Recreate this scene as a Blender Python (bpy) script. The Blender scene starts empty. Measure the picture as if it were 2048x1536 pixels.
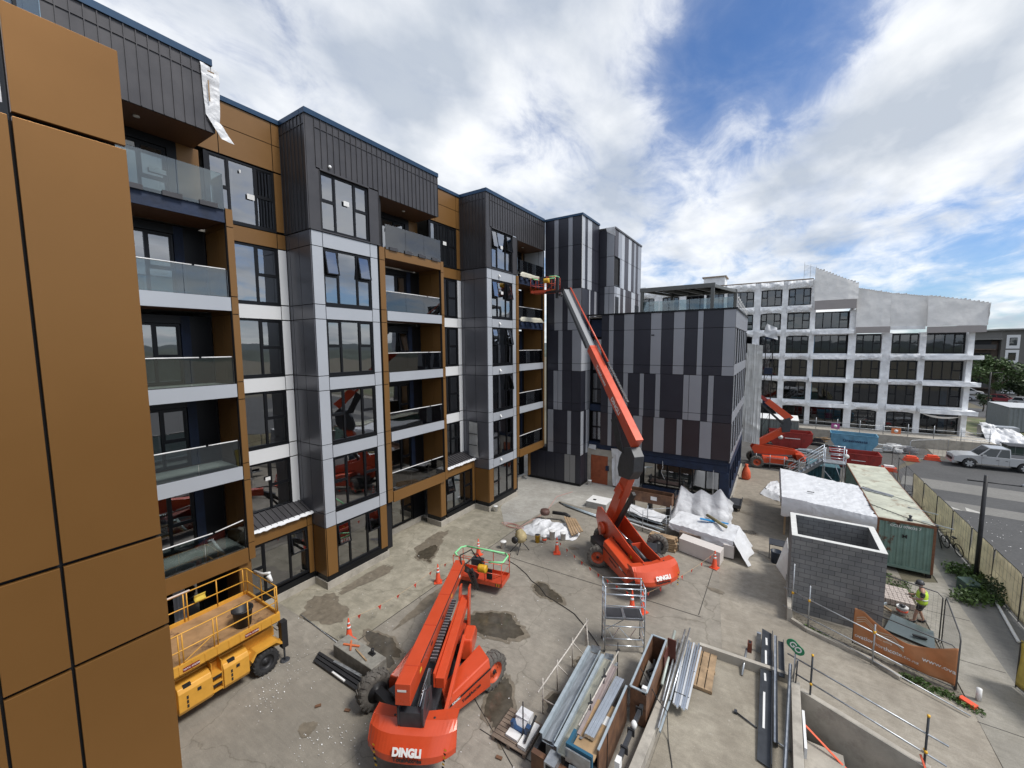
import bpy, bmesh, math, random
from mathutils import Vector, Matrix, noise as MN
random.seed(7)
R = math.radians
scene = bpy.context.scene
COL = scene.collection

# ---------------------------------------------------------------- camera
CAM = Vector((0.0, 0.0, 11.5))
FW = Vector((-0.5439859, 0.83390877, -0.09314241))
RT = Vector((0.83788009, 0.54581135, -0.00685069))
DN = Vector((0.04512533, -0.08176886, -0.99562923))
cd = bpy.data.cameras.new('camera')
cam = bpy.data.objects.new('camera', cd)
COL.objects.link(cam)
m3 = Matrix((RT, -DN, -FW)).transposed()
cam.matrix_world = Matrix.Translation(CAM) @ m3.to_4x4()
cd.sensor_width = 36.0
cd.lens = 811.19 / 2048 * 36.0
cd.clip_start = 0.1
cd.clip_end = 4000
scene.camera = cam

# ---------------------------------------------------------------- world and sun
SUN_DIR = Vector((0.62, 0.06, 0.90)).normalized()
sun_el = math.asin(SUN_DIR.z)
sun_az = math.atan2(SUN_DIR.x, SUN_DIR.y)
world = bpy.data.worlds.new('World')
scene.world = world
world.use_nodes = True
nt = world.node_tree
nt.nodes.clear()
def wn(t, **k):
    n = nt.nodes.new(t)
    for a, b in k.items(): setattr(n, a, b)
    return n
def wl(a, b): nt.links.new(a, b)
def wmath(op, a, b=None, clamp=False):
    n = wn('ShaderNodeMath', operation=op); n.use_clamp = clamp
    for i, v in enumerate((a, b)):
        if v is None: continue
        if isinstance(v, (int, float)): n.inputs[i].default_value = v
        else: wl(v, n.inputs[i])
    return n.outputs[0]
sky = wn('ShaderNodeTexSky', sky_type='NISHITA')
sky.sun_disc = False
sky.sun_elevation = sun_el
sky.sun_rotation = sun_az
sky.air_density = 1.0; sky.dust_density = 0.6; sky.ozone_density = 3.0
skyb = wn('ShaderNodeVectorMath', operation='MULTIPLY'); skyb.inputs[1].default_value = (.066, .088, .115)
wl(sky.outputs[0], skyb.inputs[0])
tc = wn('ShaderNodeTexCoord')
nrm = wn('ShaderNodeVectorMath', operation='NORMALIZE'); wl(tc.outputs['Generated'], nrm.inputs[0])
sep = wn('ShaderNodeSeparateXYZ'); wl(nrm.outputs[0], sep.inputs[0])
zz = wmath('ADD', wmath('MAXIMUM', sep.outputs[2], 0.0), 0.22)
cmb = wn('ShaderNodeCombineXYZ')
wl(wmath('DIVIDE', sep.outputs[0], zz), cmb.inputs[0]); wl(wmath('DIVIDE', sep.outputs[1], zz), cmb.inputs[1])
mp = wn('ShaderNodeMapping'); mp.inputs['Rotation'].default_value = (0, 0, R(28)); mp.inputs['Scale'].default_value = (1.0, 0.72, 1.0)
wl(cmb.outputs[0], mp.inputs[0])
n1 = wn('ShaderNodeTexNoise'); n1.inputs['Scale'].default_value = 1.5; n1.inputs['Detail'].default_value = 9; n1.inputs['Roughness'].default_value = 0.56; n1.inputs['Distortion'].default_value = 0.35
n2 = wn('ShaderNodeTexNoise'); n2.inputs['Scale'].default_value = 2.3; n2.inputs['Detail'].default_value = 6; n2.inputs['Roughness'].default_value = 0.5
wl(mp.outputs[0], n1.inputs[0]); wl(mp.outputs[0], n2.inputs[0])
n4 = wn('ShaderNodeTexNoise'); n4.inputs['Scale'].default_value = 5.5; n4.inputs['Detail'].default_value = 8; n4.inputs['Roughness'].default_value = .62; n4.inputs['Distortion'].default_value = .5; wl(mp.outputs[0], n4.inputs[0])
cover = wmath('ADD', wmath('ADD', n1.outputs['Fac'], wmath('MULTIPLY', wmath('SUBTRACT', n4.outputs['Fac'], 0.5), 0.62)), 0.092)
def lobe(d, width, amt):
    # a soft bank (+) or a gap (-) in the cloud layer around one direction of the sky
    global cover
    v = wn('ShaderNodeVectorMath', operation='DOT_PRODUCT'); wl(nrm.outputs[0], v.inputs[0]); v.inputs[1].default_value = Vector(d).normalized()
    t = wmath('MULTIPLY', wmath('SUBTRACT', 1.0, v.outputs['Value']), 1.0 / width)
    e = wmath('POWER', 2.718, wmath('MULTIPLY', t, -1.0))
    cover = wmath('ADD', cover, wmath('MULTIPLY', e, amt))
for d, wd, am in (((-0.101, .853, .511), .0060, -.30), ((.04, .90, .45), .0045, -.26), ((.0, .82, .57), .010, -.24), ((-.22, .84, .50), .0022, -.14), ((.24, .86, .44), .006, .20), ((-.02, .93, .37), .0022, -.10), ((.11, .90, .40), .003, .16), ((-.50, .75, .42), .0045, -.13), ((-.40, .80, .44), .004, -.10), ((-.20, .90, .39), .004, -.12),
                  ((.05, .98, .18), .006, -.16), ((.28, .946, .165), .004, -.20), ((.2, .97, .12), .004, -.1), ((.20, .93, .33), .020, .18), ((-.10, .90, .36), .02, .06), ((-.70, .50, .52), .10, .16), ((-.05, .95, .30), .010, .14), ((.12, .93, .37), .004, .1),
                  ((.7, .2, .5), .12, .10), ((.1, -.6, .6), .1, .08), ((0, 0, 1), .10, .05)):
    lobe(d, wd, am)
ramp = wn('ShaderNodeValToRGB'); ramp.color_ramp.elements[0].position = 0.43; ramp.color_ramp.elements[1].position = 0.64
ramp.color_ramp.interpolation = 'B_SPLINE'
wl(cover, ramp.inputs[0])
cr = wn('ShaderNodeValToRGB')
e = cr.color_ramp.elements
e[0].position = 0.72; e[0].color = (.87, .885, .90, 1)
e[1].position = 1.0; e[1].color = (.46, .51, .585, 1)
wl(wmath('ADD', wmath('ADD', wmath('MULTIPLY', n2.outputs['Fac'], 1.25), wmath('MULTIPLY', n4.outputs['Fac'], -.35)), wmath('MULTIPLY', cover, 0.55)), cr.inputs[0])
mx = wn('ShaderNodeMix', data_type='RGBA')
wl(ramp.outputs[0], mx.inputs[0]); wl(skyb.outputs[0], mx.inputs[6]); wl(cr.outputs[0], mx.inputs[7])
bg = wn('ShaderNodeBackground'); bg.inputs[1].default_value = 1.0
wl(mx.outputs[2], bg.inputs[0])
wo = wn('ShaderNodeOutputWorld'); wl(bg.outputs[0], wo.inputs[0])

sd = bpy.data.lights.new('sun', 'SUN'); sd.energy = 2.6; sd.angle = R(16); sd.color = (1.0, .96, .9)
so = bpy.data.objects.new('sun', sd); COL.objects.link(so)
so.rotation_euler = SUN_DIR.to_track_quat('Z', 'Y').to_euler(); so.location = (20, 0, 60)
vs = scene.view_settings
vs.view_transform = 'Standard'; vs.look = 'None'; vs.exposure = 0.3; vs.gamma = 1.0; vs.use_curve_mapping = False
scene.cycles.max_bounces = 8; scene.cycles.transparent_max_bounces = 16; scene.cycles.caustics_reflective = False; scene.cycles.caustics_refractive = False

# ---------------------------------------------------------------- materials
MATS = {}
def mat(name, col, rough=0.6, metal=0.0, var=0.0, vscale=3.0, bump=0.0, bscale=20.0, spec=None, col2=None, coat=0.0, c2lo=.45, c2hi=.62, stretch=None, rvar=0.0, dirt=None):
    """procedural surface: base colour with noise variation, optional second colour (rust, wear), bump"""
    if name in MATS: return MATS[name]
    m = bpy.data.materials.new(name); m.use_nodes = True
    t = m.node_tree; b = t.nodes['Principled BSDF']
    b.inputs['Roughness'].default_value = rough; b.inputs['Metallic'].default_value = metal
    if spec is not None: b.inputs['Specular IOR Level'].default_value = spec
    if coat: b.inputs['Coat Weight'].default_value = coat; b.inputs['Coat Roughness'].default_value = .15
    c = (*col, 1)
    b.inputs['Base Color'].default_value = c
    if var or bump or col2 or rvar:
        tx = t.nodes.new('ShaderNodeTexCoord'); src = tx.outputs['Object']
        if stretch:
            mpn = t.nodes.new('ShaderNodeMapping'); mpn.inputs['Scale'].default_value = stretch
            t.links.new(src, mpn.inputs[0]); src = mpn.outputs[0]
        no = t.nodes.new('ShaderNodeTexNoise'); no.inputs['Scale'].default_value = vscale; no.inputs['Detail'].default_value = 6; no.inputs['Roughness'].default_value = .6
        t.links.new(src, no.inputs[0])
        last = None
        if var:
            r = t.nodes.new('ShaderNodeValToRGB'); r.color_ramp.elements[0].position = .3; r.color_ramp.elements[1].position = .7
            r.color_ramp.elements[0].color = (*[max(0, x * (1 - var)) for x in col], 1); r.color_ramp.elements[1].color = (*[min(1, x * (1 + var)) for x in col], 1)
            t.links.new(no.outputs['Fac'], r.inputs[0]); last = r.outputs[0]
        if col2:
            n3 = t.nodes.new('ShaderNodeTexNoise'); n3.inputs['Scale'].default_value = vscale * .7; n3.inputs['Detail'].default_value = 10; n3.inputs['Roughness'].default_value = .7
            t.links.new(src, n3.inputs[0])
            r2 = t.nodes.new('ShaderNodeValToRGB'); r2.color_ramp.elements[0].position = c2lo; r2.color_ramp.elements[1].position = c2hi
            t.links.new(n3.outputs['Fac'], r2.inputs[0])
            mx = t.nodes.new('ShaderNodeMix'); mx.data_type = 'RGBA'
            t.links.new(r2.outputs[0], mx.inputs[0])
            if last: t.links.new(last, mx.inputs[6])
            else: mx.inputs[6].default_value = c
            mx.inputs[7].default_value = (*col2, 1); last = mx.outputs[2]
        if last: t.links.new(last, b.inputs['Base Color'])
        if rvar:
            mr = t.nodes.new('ShaderNodeMapRange'); mr.inputs[1].default_value = .3; mr.inputs[2].default_value = .7
            mr.inputs[3].default_value = max(0, rough - rvar); mr.inputs[4].default_value = min(1, rough + rvar)
            t.links.new(no.outputs['Fac'], mr.inputs[0]); t.links.new(mr.outputs[0], b.inputs['Roughness'])
        if bump:
            nb = t.nodes.new('ShaderNodeTexNoise'); nb.inputs['Scale'].default_value = bscale; nb.inputs['Detail'].default_value = 5
            t.links.new(src, nb.inputs[0])
            bp = t.nodes.new('ShaderNodeBump'); bp.inputs['Strength'].default_value = bump; bp.inputs['Distance'].default_value = .05
            t.links.new(nb.outputs['Fac'], bp.inputs['Height']); t.links.new(bp.outputs[0], b.inputs['Normal'])
    MATS[name] = m
    return m
def thru(name, col, amt=.45, **k):
    """thin woven or film sheet that lets light through"""
    m = mat(name, col, **k); t = m.node_tree; b = t.nodes['Principled BSDF']; o = [n for n in t.nodes if n.type == 'OUTPUT_MATERIAL'][0]
    tl = t.nodes.new('ShaderNodeBsdfTranslucent'); mx = t.nodes.new('ShaderNodeMixShader'); mx.inputs[0].default_value = amt; src = b.inputs['Base Color']
    if src.is_linked: t.links.new(src.links[0].from_socket, tl.inputs[0])
    else: tl.inputs[0].default_value = (*col, 1)
    t.links.new(b.outputs[0], mx.inputs[1]); t.links.new(tl.outputs[0], mx.inputs[2]); t.links.new(mx.outputs[0], o.inputs[0]); return m
def glassmat(name, tint, refl_rough=.02, alpha=.5, f0=.06):
    """pane: part see-through, part mirror by Fresnel"""
    if name in MATS: return MATS[name]
    m = bpy.data.materials.new(name); m.use_nodes = True
    t = m.node_tree; t.nodes.clear()
    o = t.nodes.new('ShaderNodeOutputMaterial'); tr = t.nodes.new('ShaderNodeBsdfTransparent'); tr.inputs[0].default_value = (*tint, 1)
    gl = t.nodes.new('ShaderNodeBsdfGlossy'); gl.inputs['Roughness'].default_value = refl_rough; gl.inputs[0].default_value = (.95, .97, 1, 1)
    fr = t.nodes.new('ShaderNodeLayerWeight'); fr.inputs[0].default_value = .42
    mr = t.nodes.new('ShaderNodeMapRange'); mr.inputs[1].default_value = 0; mr.inputs[2].default_value = 1; mr.inputs[3].default_value = f0; mr.inputs[4].default_value = 1
    t.links.new(fr.outputs['Fresnel'], mr.inputs[0])
    tx = t.nodes.new('ShaderNodeTexCoord'); nz = t.nodes.new('ShaderNodeTexNoise'); nz.inputs['Scale'].default_value = .8; nz.inputs['Detail'].default_value = 1
    bp = t.nodes.new('ShaderNodeBump'); bp.inputs['Strength'].default_value = .05; bp.inputs['Distance'].default_value = .1
    t.links.new(tx.outputs['Object'], nz.inputs[0]); t.links.new(nz.outputs['Fac'], bp.inputs['Height']); t.links.new(bp.outputs[0], gl.inputs['Normal'])
    mx = t.nodes.new('ShaderNodeMixShader'); t.links.new(mr.outputs[0], mx.inputs[0]); t.links.new(tr.outputs[0], mx.inputs[1]); t.links.new(gl.outputs[0], mx.inputs[2])
    t.links.new(mx.outputs[0], o.inputs[0])
    MATS[name] = m
    return m

BRONZE = mat('bronze_panel', (.205, .103, .030), .42, .18, var=.05, vscale=.6, rvar=.05, spec=.5)
BRONZE_N = mat('bronze_panel_satin', (.245, .118, .034), .33, .50, var=.03, vscale=1.2, bump=.03, bscale=400, rvar=.03, spec=.5)
SILVER = mat('silver_panel', (.43, .455, .495), .45, .15, var=.03, vscale=.8)
WHITEP = mat('white_panel', (.74, .75, .76), .45, .05, var=.02, vscale=.8)
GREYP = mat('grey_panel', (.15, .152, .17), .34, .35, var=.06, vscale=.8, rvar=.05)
CHAR = mat('charcoal_rib', (.066, .064, .069), .42, .35, var=.12, vscale=1.2, rvar=.06)
BLUEF = mat('blue_flashing', (.02, .055, .11), .4, .4, var=.1)
BLUEM = mat('blue_membrane', (.009, .020, .052), .65, 0, var=.35, vscale=2, bump=.2, bscale=8)
BLACKF = mat('black_aluminium', (.012, .013, .016), .38, .5)
BACK = mat('joint_dark', (.008, .008, .01), .8)
CONC = mat('concrete_wall', (.40, .37, .32), .85, var=.15, vscale=2.0, bump=.15, bscale=30, col2=(.25, .23, .2), c2lo=.5, c2hi=.7)
CONCD = mat('concrete_floor_inside', (.38, .37, .35), .8, var=.2, vscale=1.5)
PLASTER = mat('plasterboard', (.50, .50, .50), .8, var=.1, vscale=.5)
ORANGEF = mat('orange_floor_sheet', (.30, .06, .03), .6)
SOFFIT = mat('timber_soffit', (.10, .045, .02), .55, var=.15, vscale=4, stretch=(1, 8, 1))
GLASS = glassmat('window_glass', (.52, .57, .57), .015, f0=.26)
BLUEG_ = None
BALG = glassmat('balustrade_glass', (.60, .68, .68), .02, f0=.05)
DARKP = mat('dark_stripe_panel', (.027, .028, .040), .40, .10, var=.06, vscale=.7, rvar=.04)
BROWNP = mat('brown_stripe_panel', (.036, .028, .034), .40, .10, var=.06, vscale=.7, rvar=.04)
LIGHTP = mat('light_stripe_panel', (.31, .322, .355), .38, .20, var=.04, vscale=.7)
WHITEV = mat('pale_stripe_panel', (.48, .50, .54), .38, .15, var=.04, vscale=.7)
WRAP = mat('white_wrap', (.87, .88, .89), .55, var=.12, vscale=1.3, bump=.9, bscale=2.2, col2=(.60, .61, .64), c2lo=.5, c2hi=.75)
WRAPS = mat('white_wrap_net', (.78, .77, .75), .7, var=.04, vscale=3, bump=.3, bscale=3)
TARP = mat('white_tarp', (.66, .67, .69), .42, var=.05, vscale=2, bump=.7, bscale=4.5)
GALV = mat('galvanised_steel', (.42, .44, .46), .42, .75, var=.2, vscale=6, rvar=.12)
STEELD = mat('dark_primed_steel', (.055, .06, .068), .5, .45, var=.25, vscale=4)
ALU = mat('bright_aluminium', (.62, .66, .70), .28, .85, var=.1, vscale=5)
ORANGE = mat('orange_paint', (.58, .070, .022), .34, .05, var=.05, vscale=2.5, col2=(.40, .055, .02), c2lo=.6, c2hi=.85, coat=.25, rvar=.07)
ORANGED = mat('orange_paint_worn', (.50, .055, .02), .45, .05, var=.12, vscale=4, coat=.1)
YELLOW = mat('yellow_paint', (.66, .33, .045), .45, .05, var=.10, vscale=3, col2=(.38, .17, .04), c2lo=.60, c2hi=.80)
BLACKP = mat('black_plastic', (.018, .018, .02), .5, 0, var=.3, vscale=5)
GREYM = mat('dark_grey_machine', (.045, .048, .055), .45, .2, var=.2, vscale=4)
TYREM = mat('dusty_tyre', (.12, .11, .098), .9, var=.35, vscale=7, bump=.3, bscale=30)
TYREB = mat('black_tyre', (.025, .025, .026), .8, var=.3, vscale=6)
CHROME = mat('chrome_rod', (.7, .7, .72), .2, .9)
WOOD = mat('raw_timber', (.32, .22, .13), .8, var=.35, vscale=3, stretch=(1, 1, 1), bump=.2)
PLY = mat('brown_ply', (.17, .085, .045), .6, var=.3, vscale=2.5, col2=(.10, .05, .03), c2lo=.45, c2hi=.6)
WHITE = mat('white_plastic', (.75, .75, .74), .5, var=.06)
REDP = mat('skip_red', (.30, .030, .024), .5, .05, var=.2, vscale=2, col2=(.15, .03, .025), c2lo=.55, c2hi=.75)
BLUES = mat('skip_blue', (.13, .31, .44), .5, .05, var=.2, vscale=2, col2=(.12, .17, .2), c2lo=.6, c2hi=.8)
CONE = mat('cone_orange', (.78, .10, .04), .5, var=.12, vscale=6)
REFL = mat('reflective_white', (.75, .76, .76), .35)
RUBBER = mat('rubber_black', (.02, .02, .02), .7)
LEAF = mat('leaf_green', (.055, .095, .025), .6, var=.5, vscale=.6)
LEAFD = mat('leaf_dark', (.03, .055, .018), .65, var=.5, vscale=.5)
BARK = mat('bark', (.09, .07, .05), .9, var=.3)
LIME = mat('hi_vis_lime', (.52, .75, .06), .6)
GREENF = mat('green_foam', (.25, .68, .32), .6, var=.1)
PUTTY = mat('yellow_hose', (.62, .36, .02), .5, var=.15, vscale=10)

# ---------------------------------------------------------------- mesh helpers
class MB:
    """collects faces; each face carries a material; build() makes ONE mesh object"""
    def __init__(s): s.v = []; s.f = []; s.m = []; s.ms = []; s.sm = []
    def mi(s, m):
        if m not in s.ms: s.ms.append(m)
        return s.ms.index(m)
    def add(s, vs, fs, m, smooth=False, T=None):
        o = len(s.v)
        for p in vs:
            p = Vector(p)
            s.v.append(T @ p if T else p)
        k = s.mi(m)
        for f in fs: s.f.append([o + i for i in f]); s.m.append(k); s.sm.append(smooth)
        return s
    def box(s, x0, x1, y0, y1, z0, z1, m, T=None):
        x0, x1 = sorted((x0, x1)); y0, y1 = sorted((y0, y1)); z0, z1 = sorted((z0, z1))
        vs = [(x0, y0, z0), (x1, y0, z0), (x1, y1, z0), (x0, y1, z0), (x0, y0, z1), (x1, y0, z1), (x1, y1, z1), (x0, y1, z1)]
        return s.add(vs, [(0, 3, 2, 1), (4, 5, 6, 7), (0, 1, 5, 4), (1, 2, 6, 5), (2, 3, 7, 6), (3, 0, 4, 7)], m, T=T)
    def bar(s, p, q, w, h, m, up=(0, 0, 1), T=None):
        p, q = Vector(p), Vector(q); d = (q - p).normalized(); u = Vector(up)
        if abs(d.dot(u)) > .98: u = Vector((1, 0, 0)) if abs(d.x) < .9 else Vector((0, 1, 0))
        r = d.cross(u).normalized() * w / 2; u2 = r.normalized().cross(d) * h / 2
        vs = [p - r - u2, p + r - u2, p + r + u2, p - r + u2, q - r - u2, q + r - u2, q + r + u2, q - r + u2]
        return s.add(vs, [(0, 1, 2, 3), (7, 6, 5, 4), (0, 4, 5, 1), (1, 5, 6, 2), (2, 6, 7, 3), (3, 7, 4, 0)], m, T=T)
    def tube(s, pts, r, m, n=6, T=None, closed=False):
        pts = [Vector(p) for p in pts]; rings = []
        N = len(pts); ref = None
        for i, p in enumerate(pts):
            if closed: d = pts[(i + 1) % N] - pts[i - 1]
            else: d = pts[min(i + 1, N - 1)] - pts[max(i - 1, 0)]
            d.normalize()
            if ref is None:
                ref = Vector((0, 0, 1)) if abs(d.z) < .9 else Vector((1, 0, 0))
            a = (ref - d * ref.dot(d))
            if a.length < 1e-4: a = Vector((1, 0, 0)) - d * d.x
            a.normalize(); ref = a; b = d.cross(a)
            rr = r[i] if isinstance(r, (list, tuple)) else r
            rings.append([p + (a * math.cos(2 * math.pi * k / n) + b * math.sin(2 * math.pi * k / n)) * rr for k in range(n)])
        vs = [v for g in rings for v in g]; fs = []
        for i in range(N if closed else N - 1):
            j = (i + 1) % N
            for k in range(n): fs.append((i * n + k, i * n + (k + 1) % n, j * n + (k + 1) % n, j * n + k))
        if not closed: fs.append(tuple(range(n))[::-1]); fs.append(tuple((N - 1) * n + k for k in range(n)))
        return s.add(vs, fs, m, smooth=n > 5, T=T)
    def lathe(s, prof, m, n=20, c=(0, 0, 0), axis='z', T=None, smooth=True, caps=True):
        vs = []; fs = []; c = Vector(c)
        for r, h in prof:
            for k in range(n):
                a = 2 * math.pi * k / n; x, y = r * math.cos(a), r * math.sin(a)
                vs.append(c + Vector({'z': (x, y, h), 'x': (h, x, y), 'y': (y, h, x)}[axis]))
        for i in range(len(prof) - 1):
            for k in range(n): fs.append((i * n + k, i * n + (k + 1) % n, (i + 1) * n + (k + 1) % n, (i + 1) * n + k))
        if caps: fs.append(tuple(range(n))[::-1]); fs.append(tuple((len(prof) - 1) * n + k for k in range(n)))
        return s.add(vs, fs, m, smooth=smooth, T=T)
    def prism(s, poly, a, b, m, axis='x', T=None):
        """2D outline extruded from a to b along axis; outline coords are the other two axes in order"""
        def P(u, v, w): return {'x': (w, u, v), 'y': (u, w, v), 'z': (u, v, w)}[axis]
        n = len(poly); vs = [P(u, v, a) for u, v in poly] + [P(u, v, b) for u, v in poly]
        ar = sum(poly[i][0] * poly[(i + 1) % n][1] - poly[(i + 1) % n][0] * poly[i][1] for i in range(n))
        flip = (ar > 0) != (b > a)
        if axis == 'y': flip = not flip
        f = [tuple(range(n))[::-1], tuple(range(n, 2 * n))] + [(i, (i + 1) % n, n + (i + 1) % n, n + i) for i in range(n)]
        if flip: f = [g[::-1] for g in f]
        return s.add(vs, f, m, T=T)
    def grid(s, fn, nu, nv, m, smooth=True, T=None):
        vs = [fn(i / nu, j / nv) for j in range(nv + 1) for i in range(nu + 1)]
        fs = [(j * (nu + 1) + i, j * (nu + 1) + i + 1, (j + 1) * (nu + 1) + i + 1, (j + 1) * (nu + 1) + i) for j in range(nv) for i in range(nu)]
        return s.add(vs, fs, m, smooth=smooth, T=T)
    def build(s, name, parent=None, bevel=0, world=False, solid=0, label=None):
        me = bpy.data.meshes.new(name)
        off = parent.location if (parent and world) else Vector((0, 0, 0))
        me.from_pydata([tuple(v - off) for v in s.v], [], s.f)
        for m in s.ms: me.materials.append(m)
        me.polygons.foreach_set('material_index', s.m)
        me.polygons.foreach_set('use_smooth', s.sm)
        me.update()
        o = bpy.data.objects.new(name, me); COL.objects.link(o)
        if parent: o.parent = parent
        if solid:
            md = o.modifiers.new('solid', 'SOLIDIFY'); md.thickness = solid
        if bevel:
            md = o.modifiers.new('bevel', 'BEVEL'); md.width = bevel; md.segments = 2; md.limit_method = 'ANGLE'; md.angle_limit = R(35)
        if label: o['label'] = label
        return o
def tag(o, label, cat, group=None):
    o['label'] = label; o['category'] = cat
    if group: o['group'] = group
    return o
def thing(name, label, cat, loc=(0, 0, 0), rz=0, group=None):
    o = bpy.data.objects.new(name, None); COL.objects.link(o); o.empty_display_size = .3
    o.location = loc; o.rotation_euler = (0, 0, rz)
    return tag(o, label, cat, group)
def struct(name, mb, kind='structure', **k):
    o = mb.build(name, **k); o['kind'] = kind
    return o
def copy_tree(o, parent=None):
    c = o.copy(); COL.objects.link(c)
    if parent: c.parent = parent
    for ch in list(o.children): copy_tree(ch, c)
    return c
def solo(name, mb, label, cat, group=None, origin=None, **k):
    """a thing that is one mesh, its origin moved to its base"""
    if origin is None:
        xs = [v.x for v in mb.v]; ys = [v.y for v in mb.v]; zs = [v.z for v in mb.v]
        origin = ((min(xs) + max(xs)) / 2, (min(ys) + max(ys)) / 2, min(zs))
    og = Vector(origin); mb.v = [v - og for v in mb.v]
    o = mb.build(name, **k); o.location = og
    return tag(o, label, cat, group)
def lettering(name, txt, size, m, parent, M, bold=0.0, align='CENTER', sx=1.0):
    cu = bpy.data.curves.new('t', 'FONT'); cu.body = txt; cu.size = size; cu.align_x = align; cu.align_y = 'CENTER'; cu.extrude = .002; cu.offset = bold
    tmp = bpy.data.objects.new('t', cu); COL.objects.link(tmp)
    bpy.context.view_layer.update()
    me = bpy.data.meshes.new_from_object(tmp); bpy.data.objects.remove(tmp); bpy.data.curves.remove(cu)
    me.transform(M @ Matrix.Diagonal((sx, 1, 1, 1)))
    me.materials.clear(); me.materials.append(m)
    o = bpy.data.objects.new(name, me); COL.objects.link(o); o.parent = parent
    return o
def frame(origin, xdir, updir):
    """matrix placing text: its x along xdir, its y along updir"""
    x = Vector(xdir).normalized(); y = Vector(updir); y = (y - x * y.dot(x)).normalized(); z = x.cross(y)
    M = Matrix((x, y, z)).transposed().to_4x4(); M.translation = Vector(origin)
    return M
def crumple(p, f=1.0, seed=0.0):
    """creased displacement, 0 centred: long folds plus sharp crinkles"""
    q = Vector(p) * f + Vector((seed * 3.1, seed * 1.7, seed * .9))
    return (MN.ridged_multi_fractal(q * .9, .9, 2.1, 5, 1.0, 2.0) - 1.1) * .55 + MN.noise(q * .5) * .7
def crumple(p, f=1.0, seed=0.0):
    """creased displacement, 0 centred: long folds plus sharp crinkles"""
    q = Vector(p) * f + Vector((seed * 3.1, seed * 1.7, seed * .9))
    return (MN.ridged_multi_fractal(q * .9, .9, 2.1, 5, 1.0, 2.0) - 1.1) * .55 + MN.noise(q * .5) * .7
def crumple(p, f=1.0, seed=0.0):
    """creased displacement, 0 centred: long folds plus sharp crinkles"""
    q = Vector(p) * f + Vector((seed * 3.1, seed * 1.7, seed * .9))
    return (MN.ridged_multi_fractal(q * .9, .9, 2.1, 5, 1.0, 2.0) - 1.1) * .55 + MN.noise(q * .5) * .7
def crumple(p, f=1.0, seed=0.0):
    """creased displacement, 0 centred: long folds plus sharp crinkles"""
    q = Vector(p) * f + Vector((seed * 3.1, seed * 1.7, seed * .9))
    return (MN.ridged_multi_fractal(q * .9, 1.0, 2.1, 4, 1.0, 2.0) - 1.1) * .45 + MN.noise(q * .5) * .8
def crumple(p, f=1.0, seed=0.0):
    """creased displacement, 0 centred: long folds plus sharp crinkles"""
    q = Vector(p) * f + Vector((seed * 3.1, seed * 1.7, seed * .9))
    return (MN.ridged_multi_fractal(q * .9, 1.0, 2.1, 4, 1.0, 2.0) - 1.1) * .45 + MN.noise(q * .5) * .8
def crumple(p, f=1.0, seed=0.0):
    """creased displacement, 0 centred: long folds plus sharp crinkles"""
    q = Vector(p) * f + Vector((seed * 3.1, seed * 1.7, seed * .9))
    return (MN.ridged_multi_fractal(q * .9, 1.0, 2.1, 4, 1.0, 2.0) - 1.1) * .45 + MN.noise(q * .5) * .8
def crumple(p, f=1.0, seed=0.0):
    """creased displacement, 0 centred: long folds plus sharp crinkles"""
    q = Vector(p) * f + Vector((seed * 3.1, seed * 1.7, seed * .9))
    return (MN.ridged_multi_fractal(q * .9, 1.0, 2.1, 4, 1.0, 2.0) - 1.1) * .45 + MN.noise(q * .5) * .8
def cloth(mb, corners, nu, nv, m, amp=.05, seed=0, sag=0.0, fold=0.0, edge=0.0, f=2.2):
    """quad sheet from four corners with crumpled folds and sag"""
    A, B, C_, D = [Vector(c) for c in corners]; n = (B - A).cross(D - A).normalized()
    def fn(u, v):
        p = A.lerp(B, u).lerp(D.lerp(C_, u), v); h = crumple(p, f, seed) * amp
        h += fold * amp * (abs(MN.noise(Vector((u * 9, v * 1.3, seed)))) * 3 - .6)
        return p + n * h + Vector((0, 0, -sag * 4 * u * (1 - u)))
    mb.grid(fn, nu, nv, m)

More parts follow.
